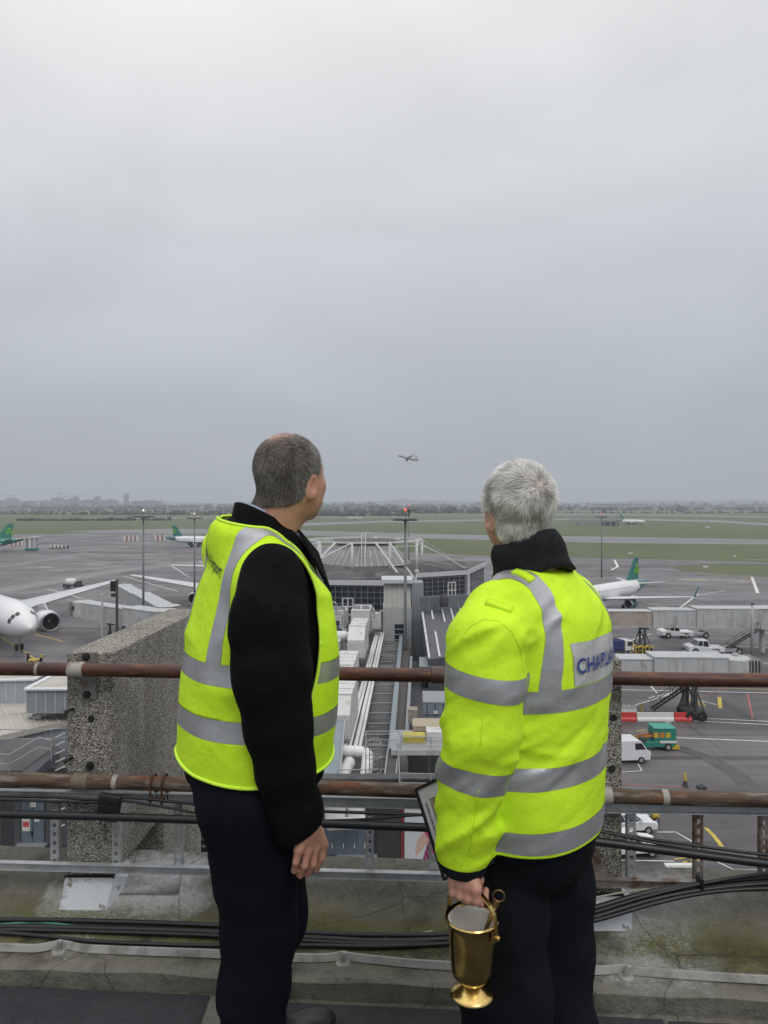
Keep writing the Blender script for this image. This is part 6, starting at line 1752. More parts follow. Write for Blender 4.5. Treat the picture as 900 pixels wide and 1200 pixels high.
for i, (a, b_, t, Y) in enumerate(((-30, 34, 595.5, 2100), (196, 238, 592, 2250), (690, 760, 590.5, 3100), (775, 835, 592.5, 2700), (850, 930, 591, 3000), (560, 610, 592.5, 3100), (795, 800, 600.2, 1700), (590, 592, 588, 3000))):
    block(a, b_, t, Y, M_far, ['pale shed at the far left beyond the fields', 'pale shed behind the shoulder of the man in the vest', 'long pale shed right of the white-haired man', 'pale shed along the right horizon', 'pale shed at the right edge of the horizon', 'pale shed just left of the white-haired head', 'tiny pale hut on the far grass', 'pale chimney-like block on the horizon'][i], gH)
def crane(px, ytop, Y, jib, lab, flip=1):
    x = (px-450)/F*Y; h_ = CAMZ-(ytop-590)/F*Y-GZ; r = thing('tower_crane', lab, 'crane', (x, Y, GZ), 0, 'tower cranes on the skyline')
    MB().box((0, 0, h_/2), (2.6, 2.6, h_)).build('mast', M_fard, r); MB().span((-jib*.3*flip, 0, h_), (jib*flip, 0, h_+1), 2.2, 2.2).build('jib', M_fard, r); MB().box((-jib*.27*flip, 0, h_-3), (6, 3, 5)).build('counterweight', M_fard, r)
    q = MB(); q.span((0, 0, h_+8), (jib*.7*flip, 0, h_+1), .8, .8); q.span((0, 0, h_+8), (-jib*.28*flip, 0, h_+1), .8, .8); q.span((0, 0, h_), (0, 0, h_+8), 1.6, 1.6); q.build('tie', M_fard, r)
crane(10, 581, 4000, 52, 'tower crane at the far left of the skyline', 1); crane(72, 578, 4000, 60, 'taller of the twin tower cranes', 1); crane(77, 582, 4100, 40, 'shorter tower crane just behind the twin', 1); crane(91, 580, 4000, 56, 'tower crane right of the twin cranes', 1)
q = MB(); vs = []; n = 90
for i in range(n+1):
    x = -9000+18000*i/n; z = GZ+(38+10*math.sin(i*.31)+7*math.sin(i*.83+1)+4*math.sin(i*2.1))*(1.25 if x > 0 else 1.0); vs += [(x, 8200, GZ-1), (x, 8200, z*1.0), (x, 8900, z+6), (x, 10500, GZ-1)]
q.add(vs, [(i*4+k, i*4+4+k, i*4+5+k, i*4+1+k) for i in range(n) for k in range(3)]); tag(q.build('hills', M_hill, smooth=True), kind='structure')
# small airfield things
r = thing('steel_rig', 'dark open steel rig on the grass beside the far taxiing airliner', 'steel rig', gl(701, 616.5)); q = MB()
for i in range(9):
    for y in (0, 12): q.box((-26+6.5*i, y, 4.2), (.9, .9, 8.4))
q.box((0, 0, 8.2), (54, .7, .8)); q.box((0, 12, 8.2), (54, .7, .8)); q.box((0, 6, 4), (54, 1, .7)); q.build('frame', M_fard, r); MB().box((14, 5, 2.4), (16, 8, 4.8)).build('cabin', M_jbd, r); MB().box((-16, 5, 1.6), (10, 6, 3.2)).build('tank', M_fard, r)
for i, (px, py) in enumerate(((739, 650), (827, 666), (829, 619), (861, 653))):
    r = thing('airfield_sign', ['low pale sign on the grass strip behind the airliner tail', 'low white sign on the grass island', 'low white sign far out on the grass', 'thin white marker by the taxiway edge'][i], 'sign', gl(px, py), 0, 'low signs on the airfield grass'); s = py < 630 and 1.3 or .7
    MB().box((0, 0, .9*s), (2.8*s if i < 3 else .8, .3, 1.0*s)).build('board', M_whb, r); MB().box((0, 0, .2), (2.4*s if i < 3 else .5, .15, .4)).build('foot', M_jb, r)
for i in range(7):
    p = G(409+i*2.3, 609); r = thing('approach_light', 'bright approach light in the short row beyond the runway', 'light', (p[0], p[1], GZ), 0, 'approach lights in a row'); MB().tube([(0, 0, 0), (0, 0, 2.6)], .12, 6).build('stem', M_mast, r); MB().lathe([(.01, -.3), (.55, -.2), (.6, 0), (.5, .25), (.01, .3)], (0, 0, 2.9), 10).build('lamp', M_whl, r)
# =====================================================================  PIER, LINK ROOF AND NEAR BLOCKS
M_fasc = mat('pale_fascia', (.50, .51, .52), .5, noise=(1, .08)); M_roofd = mat('dark_roof_felt', (.075, .075, .078), .8, noise=(.5, .25), two=[((.125, .12, .112), .35, .48, .62), ((.04, .04, .042), .22, .52, .6)]); M_brick = mat('pale_block_wall', (.40, .41, .42), .7, noise=(1.2, .1)); M_steelw = mat('white_steel', (.60, .60, .60), .45)
M_cone = mat('weathered_metal_cone', (.25, .25, .24), .6, noise=(1, .15), two=((.16, .15, .14), 1.2, .5, .7, (4, 4, .4)) if False else None); M_clad = mat('grey_cladding', (.23, .25, .265), .5, noise=(.8, .08)); M_beige = mat('beige_roof_sheet', (.42, .40, .34), .6, noise=(.7, .12), two=((.26, .24, .18), 1.2, .58, .7))
M_dk = mat('charcoal_cladding', (.035, .036, .04), .6, noise=(1, .15)); M_slate = mat('slate_panel', (.065, .068, .075), .5, noise=(.8, .15)); M_ins = mat('white_insulation', (.64, .64, .62), .45, noise=(1.5, .08)); M_ahu = mat('plant_panel', (.56, .56, .54), .5, noise=(1.0, .10), two=((.33, .31, .27), 1.6, .54, .72, (1, 1, .4))); M_rail = mat('galvanised_rail', (.32, .33, .34), .5, metal=.4)
M_bluegrey = mat('blue_grey_cladding', (.19, .23, .26), .5, noise=(1.0, .1)); M_door = mat('blue_grey_door', (.10, .13, .165), .5)
# ---- round pier building
Yr = 118.0; cx_ = (428-450)/F*Yr; zE = -9.6
r = thing('pier_building', 'round pier building with a dark roof, white masts and a ribbed metal drum', 'building', (cx_, Yr, GZ))
def oc(R_, n=10, rot=.18): return [(R_*math.cos(2*PI*k/n+rot), R_*math.sin(2*PI*k/n+rot)) for k in range(n)]
zb = zE-GZ; Rr = 20.0
# plan of the roof: corners traced from the picture, then completed behind
def pl_(px, py): p = G(px, py, zE); return (p[0]-cx_, p[1]-Yr)
cor = [pl_(330, 679), pl_(376, 679.5), pl_(487, 680.5), pl_(489, 671.5), pl_(549, 668), pl_(571, 658.0), (17.0, 14.0), (6, 24), (-9, 25), (-19, 15), (-22, -2)]
q = MB(); q.prism([(x*1.0, y) for x, y in cor], zb-.75, zb); 
q.build('fascia', M_fasc, r)
q = MB(); q.prism([(x*.985, y*.985) for x, y in cor], zb, zb+.12); rf = q.build('roof', M_roofd, r)
# low roof cone under the drum
q = MB(); c2 = [Vector((x*.96, y*.96, zb+.12)) for x, y in cor]; apex = [Vector((6.4*math.cos(2*PI*k/len(cor)+3.6), 6.4*math.sin(2*PI*k/len(cor)+3.6)+1, zb+1.5)) for k in range(len(cor))]
n = len(cor); q.add(c2+apex, [(k, (k+1) % n, n+(k+1) % n, n+k) for k in range(n)]+[tuple(range(n, 2*n))]); q.build('roof_slope', M_roofd, r)
q = MB(); n = 40; Z0 = zb+1.2; Z1 = zb+4.6
q.lathe([(7.6, Z0), (5.0, Z1-.6), (4.9, Z1)], (0, 1, 0), n); dr = q.build('drum', M_cone, r, auto=20)
q = MB()
for k in range(n):
    a = 2*PI*k/n; q.span((7.64*math.cos(a), 1+7.64*math.sin(a), Z0), (5.03*math.cos(a), 1+5.03*math.sin(a), Z1-.6), .10, .14)
q.build('drum_rib', M_fasc, dr)
MB().lathe([(5.2, Z1), (5.3, Z1+.1), (5.3, Z1+.45), (4.9, Z1+.5), (.1, Z1+.8)], (0, 1, 0), n).build('drum_cap', M_roofd, r, auto=30)
q = MB()
for k in range(14): a = 2*PI*k/14; q.box((4.6*math.cos(a), 1+4.6*math.sin(a), Z1+1.0), (.07, .07, 1.0))
for k in range(14):
    a = 2*PI*k/14; b_ = 2*PI*(k+1)/14; q.span((4.6*math.cos(a), 1+4.6*math.sin(a), Z1+1.45), (4.6*math.cos(b_), 1+4.6*math.sin(b_), Z1+1.45), .06, .06)
q.box((.2, 1, Z1+1.2), (1.6, 1.2, .9)); q.build('roof_rail', M_jb, r)
q = MB(); q.tube([(-.45, -6.8, Z0-.8), (-.45, -4.3, Z1+1.9)], .07, 6); q.tube([(.15, -6.8, Z0-.8), (.15, -4.3, Z1+1.9)], .07, 6)
for k in range(12): t = k/12; q.box((-.15, -6.8+2.5*t, Z0-.8+(Z1+2.7-Z0)*t), (.6, .05, .05))
q.build('drum_ladder', M_steelw, r)
# ring beam on masts with inclined struts and long ties to the corners
Rm = 9.6; zr = zb+5.1; nm_ = 10; ms = []
for k in range(nm_):
    a = 2*PI*k/nm_+.12; x, y = Rm*math.cos(a), 1+Rm*math.sin(a)*.95; ms.append((x, y)); g = MB().tube([(x, y, zb+.1), (x, y, zr)], .20, 10).build('mast', M_steelw, r, smooth=True); MB().lathe([(.4, zb+.1), (.4, zb+.45), (.2, zb+.5)], (x, y, 0), 10).build('base_shoe', M_steelw, g)
q = MB()
for k in range(nm_):
    a, b_ = ms[k], ms[(k+1) % nm_]; q.span((a[0], a[1], zr), (b_[0], b_[1], zr), .28, .28); q.span((a[0], a[1], zr-.7), (b_[0], b_[1], zr-.7), .10, .10)
    q.span((a[0], a[1], zr), (a[0]*.52, 1+(a[1]-1)*.52, zr-.3), .16, .16)
q.build('ring_beam', M_steelw, r)
for k in range(nm_):
    a = ms[k]; best = max(cor, key=lambda c: c[0]*a[0]+(c[1]-1)*(a[1]-1) if math.hypot(c[0]-a[0], c[1]-a[1]) < 17 else -1e9)
    MB().tube([(a[0], a[1], zr), (best[0]*.97, best[1]*.97, zb+.3)], .10, 6).build('tie_rod', M_steelw, r)
for (xa, ya), (xb, yb) in (((-4.4, -8.0), (-9.2, -12.2)), ((1.8, -8.2), (5.4, -12.2))): MB().tube([(xa, ya+.4, zr), (xb, yb+2.0, zb+.3)], .17, 8).build('strut', M_steelw, r)
# walls, glazing with white frames
q = MB(); q.prism([(x*.955, y*.955) for x, y in cor], 0, zb-.75); q.build('wall', M_slate, r)
def glazing(a, b_, z0, z1, nx, nz, nm='window'):
    a = Vector((a[0], a[1], 0)); b_ = Vector((b_[0], b_[1], 0)); t = (b_-a).normalized(); nn = Vector((t.y, -t.x, 0))
    q = MB(); q.span(a+nn*.12+Vector((0, 0, (z0+z1)/2)), b_+nn*.12+Vector((0, 0, (z0+z1)/2)), .10, z1-z0, up=(0, 0, 1)); g = q.build(nm, M_glass, r)
    q = MB()
    for i in range(nx+1): p = a.lerp(b_, i/nx)+nn*.2; q.span(p+Vector((0, 0, z0)), p+Vector((0, 0, z1)), .055, .08, up=nn)
    for k in range(nz+1): z_ = z0+(z1-z0)*k/nz; q.span(a+nn*.2+Vector((0, 0, z_)), b_+nn*.2+Vector((0, 0, z_)), .06, .05)
    q.build('window_frame', M_rail, g)
    return g, nn
s_ = .957
def sc(c): return (c[0]*s_, c[1]*s_)
glazing(sc(cor[0]), sc(cor[1]), zb-5.2, zb-.95, 6, 5); g1, nn = glazing(sc(cor[1]), sc(cor[2]), zb-5.2, zb-.95, 14, 5)
g2_, nn2 = glazing(sc(cor[3]), sc(cor[4]), zb-4.6, zb-.95, 9, 5); glazing(sc(cor[4]), sc(cor[5]), zb-4.6, zb-.95, 6, 5)
def frame_at(c0, c1, t, z0, z1, nn, w_=1.1):
    p = Vector((c0[0], c0[1], 0)).lerp(Vector((c1[0], c1[1], 0)), t)+nn*.28; tt = (Vector((c1[0], c1[1], 0))-Vector((c0[0], c0[1], 0))).normalized(); q = MB()
    for s in (-w_/2, 0, w_/2): q.span(p+tt*s+Vector((0, 0, z0)), p+tt*s+Vector((0, 0, z1)), .16, .12, up=nn)
    for z_ in (z0, (z0+z1)/2, z1): q.span(p-tt*w_/2+Vector((0, 0, z_)), p+tt*w_/2+Vector((0, 0, z_)), .12, .16)
    q.build('door_frame', M_steelw, r)
frame_at(sc(cor[1]), sc(cor[2]), .28, zb-5.1, zb-2.7, nn, 1.5); frame_at(sc(cor[3]), sc(cor[4]), .72, zb-4.5, zb-1.9, nn2, 1.5)
for a, b_, lo_ in ((cor[3], cor[4], zb-5.0), (cor[4], cor[5], zb-5.0)):
    MB().span((a[0]*s_, a[1]*s_-.3, lo_), (b_[0]*s_, b_[1]*s_-.3, lo_), .3, .8).build('sill', M_fasc, r)
MB().span((cor[4][0], cor[4][1], zb-.8), (cor[4][0], cor[4][1], zb-5.4), .45, .45, up=(0, 1, 0)).build('corner_post', M_fasc, r)
# stair tower in front of the pier
Yt = 88.0; xt = (465.5-450)/F*Yt; w_ = 32*Yt/F; zt = CAMZ-(683-590)/F*Yt
r = thing('stair_tower', 'pale block stair tower with a sloping ribbed metal top, in front of the pier building', 'building', (xt, Yt, GZ)); H_ = zt-GZ; zs = CAMZ-(712-590)/F*Yt-GZ
q = MB(); q.box((0, 2.4, zs/2), (w_*1.05, 4.8, zs)); q.build('wall', M_brick, r)
q = MB()
for k in range(int(zs/.9)): q.box((0, -.005, zs-.5-k*.9), (w_*1.052, .03, .035))
for i in range(1, 5): q.box((-w_*.525+w_*1.05*i/5, -.006, zs/2), (.03, .03, zs))
q.build('block_joint', M_fasc, r)
q = MB(); q.extr([(-w_*.48, 0, zs), (-w_*.48, 4.8, zs), (-w_*.48, 4.8, H_), (-w_*.48, .9, H_)], (w_*.96, 0, 0)); q.f = [f[::-1] for f in q.f]; tp = q.build('metal_top', mat('ribbed_metal', (.38, .37, .34), .5, noise=(1, .1)), r)
q = MB()
for i in range(6): x = -w_*.48+w_*.96*i/5; q.span((x, -.05, zs), (x, .86, H_), .09, .06)
q.build('rib', M_fasc, tp)
MB().box((0, 2.4, H_+.15), (w_*1.15, 4.9, .45)).build('coping', M_fasc, r); MB().box((.25, -.03, zs-3.3), (1.1, .08, 2.7)).build('window', M_glass, r)
[MB().box((.25, -.08, zs-2.0-.65*k), (1.15, .06, .07)).build('window_bar', M_fasc, r) for k in range(5)]
MB().box((w_*.525+.75, 2.2, H_/2), (1.5, 3.6, H_-.1)).build('side_shaft', M_clad, r)
# ---- link building with its roof services
zL = -15.2; yaw = math.atan(36/F)
def lk(px, py, z=zL): p = G(px, py, z); return p
r0 = thing('link_building', 'long link building under a dark flat roof, leading from the terminal to the pier', 'building', (0, 60, GZ)); O = Vector((0, 60, 0))
A1, A2, B2, B1 = lk(385, 940), lk(478, 940), lk(479, 752), lk(396, 752)
q = MB(); q.prism([(p[0], p[1]-60) for p in (A1, A2, B2, B1)], 0, zL-GZ); q.build('block', M_slate, r0)
q = MB(); q.prism([(p[0], p[1]-60) for p in (lk(416, 940), lk(452, 940), lk(468, 752), lk(449, 752))], zL-GZ+.004, zL-GZ+.10); q.build('roof_felt', M_roofd, r0)
q = MB(); a, b_ = Vector(lk(453, 940, zL+.4))-O, Vector(lk(470, 748, zL+.4))-O; a.z -= GZ; b_.z -= GZ; q.span(a, b_, .40, .7); q.build('parapet_strip', M_bluegrey, r0)
q = MB(); a, b_ = Vector(lk(463, 940, zL+.15))-O, Vector(lk(474, 750, zL+.15))-O; a.z -= GZ; b_.z -= GZ; q.span(a, b_, 1.2, .2); q.build('gutter', mat('brown_gutter', (.075, .068, .065), .8, noise=(.8, .2)), r0)
for k in range(18):
    y = 752+(940-752)*((k+.5)/18)**1.5; a, b_ = Vector(lk(430-(y-752)*.06, y, zL+.16))-O, Vector(lk(466-(y-752)*.07, y, zL+.16))-O; a.z -= GZ; b_.z -= GZ; MB().span(a, b_, .12, .09).build('roof_batten', M_rail, r0)
# four long insulated pipes
for i in range(4):
    zp = zL+.75; px_b = [404, 409.5, 416, 421.5][i]; px_t = [441, 443.5, 447, 449.5][i]
    a = Vector(lk(px_b-1, 880, zp)); b_ = Vector(lk(px_t, 742, zp)); o = Vector((a.x, a.y, GZ))
    r = thing('insulated_pipe', ['leftmost of the four long white roof pipes', 'second from the left of the four long white roof pipes', 'third from the left of the four long white roof pipes', 'rightmost of the four long white roof pipes'][i], 'pipe', o, 0, 'long white pipes on the link roof')
    pts = [a-o, b_-o]; e = b_-o; pts = [a-o+Vector((0, 0, 0)), e]; 
    if i < 3: pts += [e+Vector((-1.2, .5, 0)), e+Vector((-1.1, 7, .2))]
    q = MB(); q.tube(pts, .145 if i % 2 == 0 else .12, 10); q.build('lagging', M_ins, r, auto=50)
    q = MB()
    for k in range(7): p = pts[0].lerp(pts[1], (k+.5)/7); q.box((p.x, p.y, p.z-.4), (.22, .12, .8))
    q.build('bracket', M_rail, r)
# thick bent pipes at the near end
def tpipe(pts, rad, label, grp='thick white bent pipes beside the cage ladder'):
    P = [Vector(W(*p)) for p in pts]; o = Vector((P[0].x, P[0].y, GZ)); r = thing('insulated_duct', label, 'pipe', o, 0, grp); out = []
    for i in range(len(P)-1):
        for k in range(6): out.append(P[i].lerp(P[i+1], k/6))
    out.append(P[-1])
    for _ in range(2): out = [out[0]]+[(out[i-1]+out[i]*2+out[i+1])/4 for i in range(1, len(out)-1)]+[out[-1]]
    MB().tube([p-o for p in out], rad, 16).build('lagging', M_ins, r, smooth=True)
    q = MB()
    for i in range(3, len(out)-2, 5):
        a, b_ = out[i]-o, out[i+1]-o; q.tube([a, a.lerp(b_, .12)], rad*1.03, 16)
    q.build('band', M_ahu, r, auto=40)
tpipe([(398, 880, 44), (431, 882, 44), (430, 900, 42.5), (424, 935, 41)], .36, 'thick white pipe with a right-angle bend, nearest the cage ladder')
tpipe([(410, 893, 43.5), (403, 905, 42.5), (398, 940, 41)], .38, 'thick white pipe left of the bent one')
tpipe([(384, 966, 36.5), (432, 964, 36.5)], .30, 'white pipe lying across below the lower handrail')
for (px, py, Y) in ((393, 940, 36.8), (418, 943, 37)): 
    c = W(px, py, Y); r = thing('duct_end', 'rounded white duct end below the lower handrail at px' if False else ('rounded white duct end, the left one below the lower handrail' if px < 400 else 'rounded white duct end, the right one below the lower handrail'), 'duct', (c[0], c[1], GZ), 0, 'rounded white duct ends')
    MB().lathe([(.01, .62), (.3, .55), (.5, .35), (.55, 0), (.55, -.9)], (0, 0, c[2]-GZ), 20).build('dome', M_ins, r, smooth=True); MB().lathe([(.56, -.02), (.58, -.03), (.58, -.12), (.56, -.13)], (0, 0, c[2]-GZ), 20).build('rim', M_ahu, r)
# rooftop plant left of the pipes
def plant(label, px0, px1, ytop, ybase, Y, depth, m, sub='vent', slope=0, name='air_handling_unit', fan=False):
    x0_ = (px0-450)/F*Y; x1_ = (px1-450)/F*Y; z0 = CAMZ-(ybase-590)/F*Y; z1 = CAMZ-(ytop-590)/F*Y; w_ = x1_-x0_; h_ = z1-z0
    r = thing(name, label, 'air unit', ((x0_+x1_)/2, Y, z0), -yaw, 'air handling plant on the link roof')
    q = MB(); q.extr([(-w_/2, 0, .12), (-w_/2, depth, .12), (-w_/2, depth, h_), (-w_/2, slope, h_), (-w_/2, 0, h_*(.62 if slope else 1))], (w_, 0, 0)); q.f = [f[::-1] for f in q.f]; b_ = q.build('casing', m, r, bevel=.04)
    q = MB(); n = max(2, int(w_/1.0))
    for k in range(n): q.box((-w_/2+w_*(k+.5)/n, -.012, h_*.32), (w_/n*.8, .03, h_*.42))
    q.build('access_panel', M_fasc, r); MB().box((0, depth/2, .06), (w_*1.04, depth*1.02, .12)).build('base_rail', M_rail, r)
    nd = max(2, int(depth/1.4))
    for k in range(nd+1): MB().box((0, max(slope, depth*k/nd), h_+.02), (w_*1.01, .06, .05)).build('seam', M_fasc, r)
    if fan:
        for k in range(2):
            f_ = MB(); f_.lathe([(w_*.20, 0), (w_*.20, .35), (w_*.16, .35), (w_*.15, .1)], (-w_*.24+w_*.48*k, depth*.35, h_), 16); f_.build('fan_cowl', M_rail, r, auto=40)
        MB().box((0, -.02, h_*.25), (w_*.6, .05, h_*.3)).build('louvre', M_dk, r)
    return r
plant('pale chiller with two fan cowls on its top, beside the stair tower', 411, 433, 716, 741, 84, 5, M_ahu, fan=True, name='chiller')
plant('rounded pale air unit with a sloping front in front of the chiller', 407, 427, 737, 772, 70, 6.5, M_ahu, slope=1.6)
plant('long pale air unit behind the vest of the man on the left', 370, 405, 716, 735, 88, 4, M_ahu, fan=True, name='chiller')
plant('low pale air unit left of the sloping one', 372, 398, 752, 776, 72, 5, M_ahu)
plant('long low white air unit nearer along the roof, upper one', 388, 413, 783, 802, 60, 7, M_ahu, slope=1.0)
plant('white ribbed air unit nearest along the roof', 388, 410, 820, 868, 47, 7, M_ahu, slope=1.2)
plant('small pale unit right of the chiller', 435, 446, 720, 738, 86, 2, M_ahu)
r = thing('roof_duct', 'pale rounded duct joining the sloping air unit', 'duct', (W(400, 745, 74)[0], 74, W(400, 745, 74)[2])); MB().tube([(-3.2, 0, 0), (.4, 0, 0), (1.0, 0, -.2)], .5, 14).build('duct', M_ins, r, smooth=True); MB().tube([(-1.2, -.9, .2), (-1.2, -.9, -3)], .22, 10).build('downpipe', M_ins, r)
rgp = random.Random(8)
for i in range(16):
    px = rgp.uniform(378, 446); py = rgp.uniform(706, 760); Y = rgp.uniform(76, 90); c = W(px, py, Y); h_ = rgp.uniform(1.0, 2.6)
    r = thing('vent_pipe', 'thin grey vent pipe among the plant on the link roof', 'vent pipe', (c[0], c[1], c[2]-h_), rgp.uniform(0, 3), 'grey vent pipes among the roof plant')
    MB().tube([(0, 0, 0), (0, 0, h_), (.3, 0, h_+.15), (.6, 0, h_)], .09, 7).build('pipe', M_rail, r); MB().box((0, 0, .1), (.5, .5, .2)).build('flange', M_jb, r)
# sloped dark roof block right of the tower
def blk(name, label, cat, pts, z0, z1, m, loc=None):
    o = Vector((pts[0][0], pts[0][1], z0)); r = thing(name, label, cat, o); q = MB(); q.prism([(p[0]-o.x, p[1]-o.y) for p in pts], 0, z1-z0); q.build('wall', m, r); return r, o
c = [W(494, 719, 84), W(540, 712, 92), W(560, 765, 66), W(502, 773, 66)]
r = thing('gate_lounge_block', 'dark gate block with a steep slate roof ribbed in white, right of the stair tower', 'building', (c[0][0], c[0][1], GZ)); o = Vector((c[0][0], c[0][1], GZ))
cc = [Vector(p)-o for p in c]
q = MB(); q.add(cc+[Vector((p.x, p.y, 0)) for p in cc], [(0, 3, 2, 1), (0, 1, 5, 4), (1, 2, 6, 5), (2, 3, 7, 6), (3, 0, 4, 7)]); q.build('roof', M_slate, r)
q = MB()
for t in (.02, .24, .50, .72, .95):
    a = cc[0].lerp(cc[1], t)+Vector((0, -.05, .14)); b_ = cc[3].lerp(cc[2], t*.95)+Vector((0, -.05, .14)); q.span(a, b_, .20, .14)
q.build('rib', M_fasc, r)
q = MB()
for t in (.25, .5, .75): q.span(cc[0].lerp(cc[3], t)+Vector((0, 0, .05)), cc[1].lerp(cc[2], t)+Vector((0, 0, .05)), .06, .05)
q.build('seam', M_dk, r)
q = MB(); a, b_ = cc[0]+Vector((-.3, .6, .9)), cc[1]+Vector((1.5, .6, .7)); q.span(a, b_, .3, 1.9); q.build('upstand', mat('grey_glazed_strip', (.13, .14, .15), .4), r)
q = MB(); [q.span(a.lerp(b_, t)+Vector((0, -.2, -.95)), a.lerp(b_, t)+Vector((0, -.2, .95)), .1, .06) for t in (0, .18, .36, .54, .72, .9)]; q.build('mullion', M_rail, r)
p = cc[0]+Vector((2.8, 1.6, 2.2)); MB().lathe([(.55, -1.6), (.6, -.7), (.35, -.2), (.1, 0)], p, 14).build('cowl', M_dk, r, smooth=True)
# service yard right of the link: dark roofs, cabins and stores on a deck
zY = -15.6
r, o = blk('service_deck', 'dark service deck between the link roof and the gate block, crowded with plant', 'deck', [tuple(G(479, 775, zY)[:2]), tuple(G(560, 775, zY)[:2]), tuple(G(570, 880, zY)[:2]), tuple(G(474, 880, zY)[:2])][::-1], GZ, zY, M_dk)
q = MB(); a, b_ = Vector(G(482, 775, zY+.6))-o, Vector(G(476, 880, zY+.6))-o; q.span(a, b_, .25, 1.1); q.build('edge_wall', M_clad, r)
def cabin(label, px0, px1, ytop, ybase, Y, dp, m, grp=None, name='cabin', cat='cabin'):
    x0_ = (px0-450)/F*Y; x1_ = (px1-450)/F*Y; z0 = CAMZ-(ybase-590)/F*Y; z1 = CAMZ-(ytop-590)/F*Y; w_ = x1_-x0_; h_ = z1-z0
    r = thing(name, label, cat, ((x0_+x1_)/2, Y, z0), -yaw, grp); MB().box((0, dp/2, h_/2), (w_, dp, h_)).build('wall', m, r, bevel=.02); MB().box((0, dp/2, h_+.04), (w_*1.03, dp*1.03, .10)).build('roof', M_clad, r)
    q = MB(); [q.box((-w_/2+w_*(k+.5)/3, -.015, h_*.5), (.04, .03, h_*.95)) for k in range(-0, 3)]; q.box((0, -.015, h_*.5), (w_*.98, .03, .05)); q.build('panel_joint', M_dk, r); MB().box((w_*.02, -.03, h_*.62), (.3, .03, .2)).build('label_plate', M_whb, r); return r
cabin('grey plant cabin with a small white plate, on the deck beside the coat sleeve', 496, 524, 824, 852, 52, 3, M_bluegrey)
cabin('dark plant cabin farther along the deck', 492, 520, 782, 800, 66, 4, M_slate)
# ---- near block below the railing, centre
Yn = 38.0; zN = -11.95-.6
xa, xb = (376-450)/F*Yn, (560-450)/F*Yn
o = Vector((0, Yn, zN-5)); r = thing('terminal_wing', 'dark lower wing of the terminal with service doors, straight below the railing', 'building', o)
q = MB(); q.box(((xa+xb)/2, .5, 2.15), (xb-xa, .6, 4.3)); q.build('wall', M_dk, r)
MB().box(((xa+xb)/2, .5, 4.33), (xb-xa+.2, .7, .08)).build('roof', M_roofd, r)
def onw(px, py): p = W(px, py, Yn+.2); return Vector((p[0], 0, p[2]-o.z))
def wallrect(px0, px1, y0, y1, nm, m, off=.03, par=r):
    a = onw(px0, y1); b_ = onw(px1, y0); return MB().box(((a.x+b_.x)/2, .2-off/2, (a.z+b_.z)/2), (b_.x-a.x, off, b_.z-a.z)).build(nm, m, par)
wallrect(376, 442, 962, 1001, 'cladding', M_clad, .02)
for a, b_ in ((378, 391), (392, 404), (405, 417), (418, 429)):
    d = wallrect(a, b_, 972, 1000, 'door', M_door, .06); wallrect(b_-2, b_-.9, 988, 993, 'handle', M_whb, .10, d)
wallrect(432, 442, 968, 1000, 'window', M_glass, .05); wallrect(395, 442, 1001, 1003, 'step', M_rail, .5)
wallrect(470.5, 473, 936, 1040, 'red_edge', mat('red_edging', (.22, .03, .025), .6), .08)
# poster
p0, p1 = onw(474, 1034), onw(545, 938)
pt = thing('advert_poster', 'large pale poster with an arm in a pink striped sleeve, below the railing', 'poster', (o.x+(p0.x+p1.x)/2, Yn+.10, o.z+(p0.z+p1.z)/2)); w_ = p1.x-p0.x; h_ = p1.z-p0.z
MB().box((0, 0, 0), (w_, .06, h_)).build('sheet', mat('poster_paper', (.50, .52, .54), .5, noise=(.6, .06)), pt)
def pf(u, v): return ((u-.5)*w_, -.034, (.5-v)*h_)
M_pstr = node_mat('striped_sleeve', lambda h: h.L.new(h.mix((.09, .02, .10), (.35, .07, .16), h.rng(h.math('SINE', h.math('ADD', h.math('MULTIPLY', h.sep()[0], 26.0), h.math('MULTIPLY', h.sep()[2], 14.0))), -.1, .1)), h.b.inputs['Base Color']), .6)
def blob(pts, nm, m, dy=0): MB().extr([(x, y-dy, z) for x, y, z in [pf(*p) for p in pts]], (0, .01, 0)).build(nm, m, pt)
M_psk = mat('poster_skin', (.50, .33, .26), .6); M_pk = mat('poster_pink', (.40, .06, .16), .6)
blob([(.17, .60), (.22, .46), (.34, .36), (.46, .36), (.47, .46), (.33, .54), (.26, .62), (.20, .66)], 'printed_arm', M_psk, .004)
blob([(.33, .28), (.37, .30), (.44, .26), (.48, .34), (.44, .44), (.38, .45), (.33, .38)], 'printed_flower', M_pk, .008)
blob([(.30, .70), (.38, .50), (.52, .44), (.80, .44), (.85, .70), (.60, .72)], 'printed_sleeve', M_pstr, .012)
blob([(.50, .2), (.60, .12), (.78, .12), (.86, .25), (.84, .44), (.55, .44)], 'printed_shoulder', M_psk, .0)
# platform rails, cage ladder, walkway, stores
def railing(label, pts, Y, h_px, label_grp='galvanised guard rails on the lower roofs', posts=5):
    P = [Vector(W(*p)) for p in pts]; o = P[0].copy(); r = thing('guard_rail', label, 'guard rail', o, 0, label_grp); q = MB(); 
    for a, b_ in zip(P[:-1], P[1:]):
        q.tube([a-o, b_-o], .028, 7); q.tube([a-o-Vector((0, 0, .5)), b_-o-Vector((0, 0, .5))], .024, 7)
    q.build('rail', M_rail, r)
    L_ = sum((b_-a).length for a, b_ in zip(P[:-1], P[1:])); n = max(2, int(L_/1.5)); 
    for k in range(n+1):
        d = L_*k/n; 
        for a, b_ in zip(P[:-1], P[1:]):
            l = (b_-a).length
            if d <= l+1e-6: p = a.lerp(b_, min(d/l, 1))-o; break
            d -= l
        MB().tube([p, p-Vector((0, 0, 1.05))], .026, 7).build('post', M_rail, r)
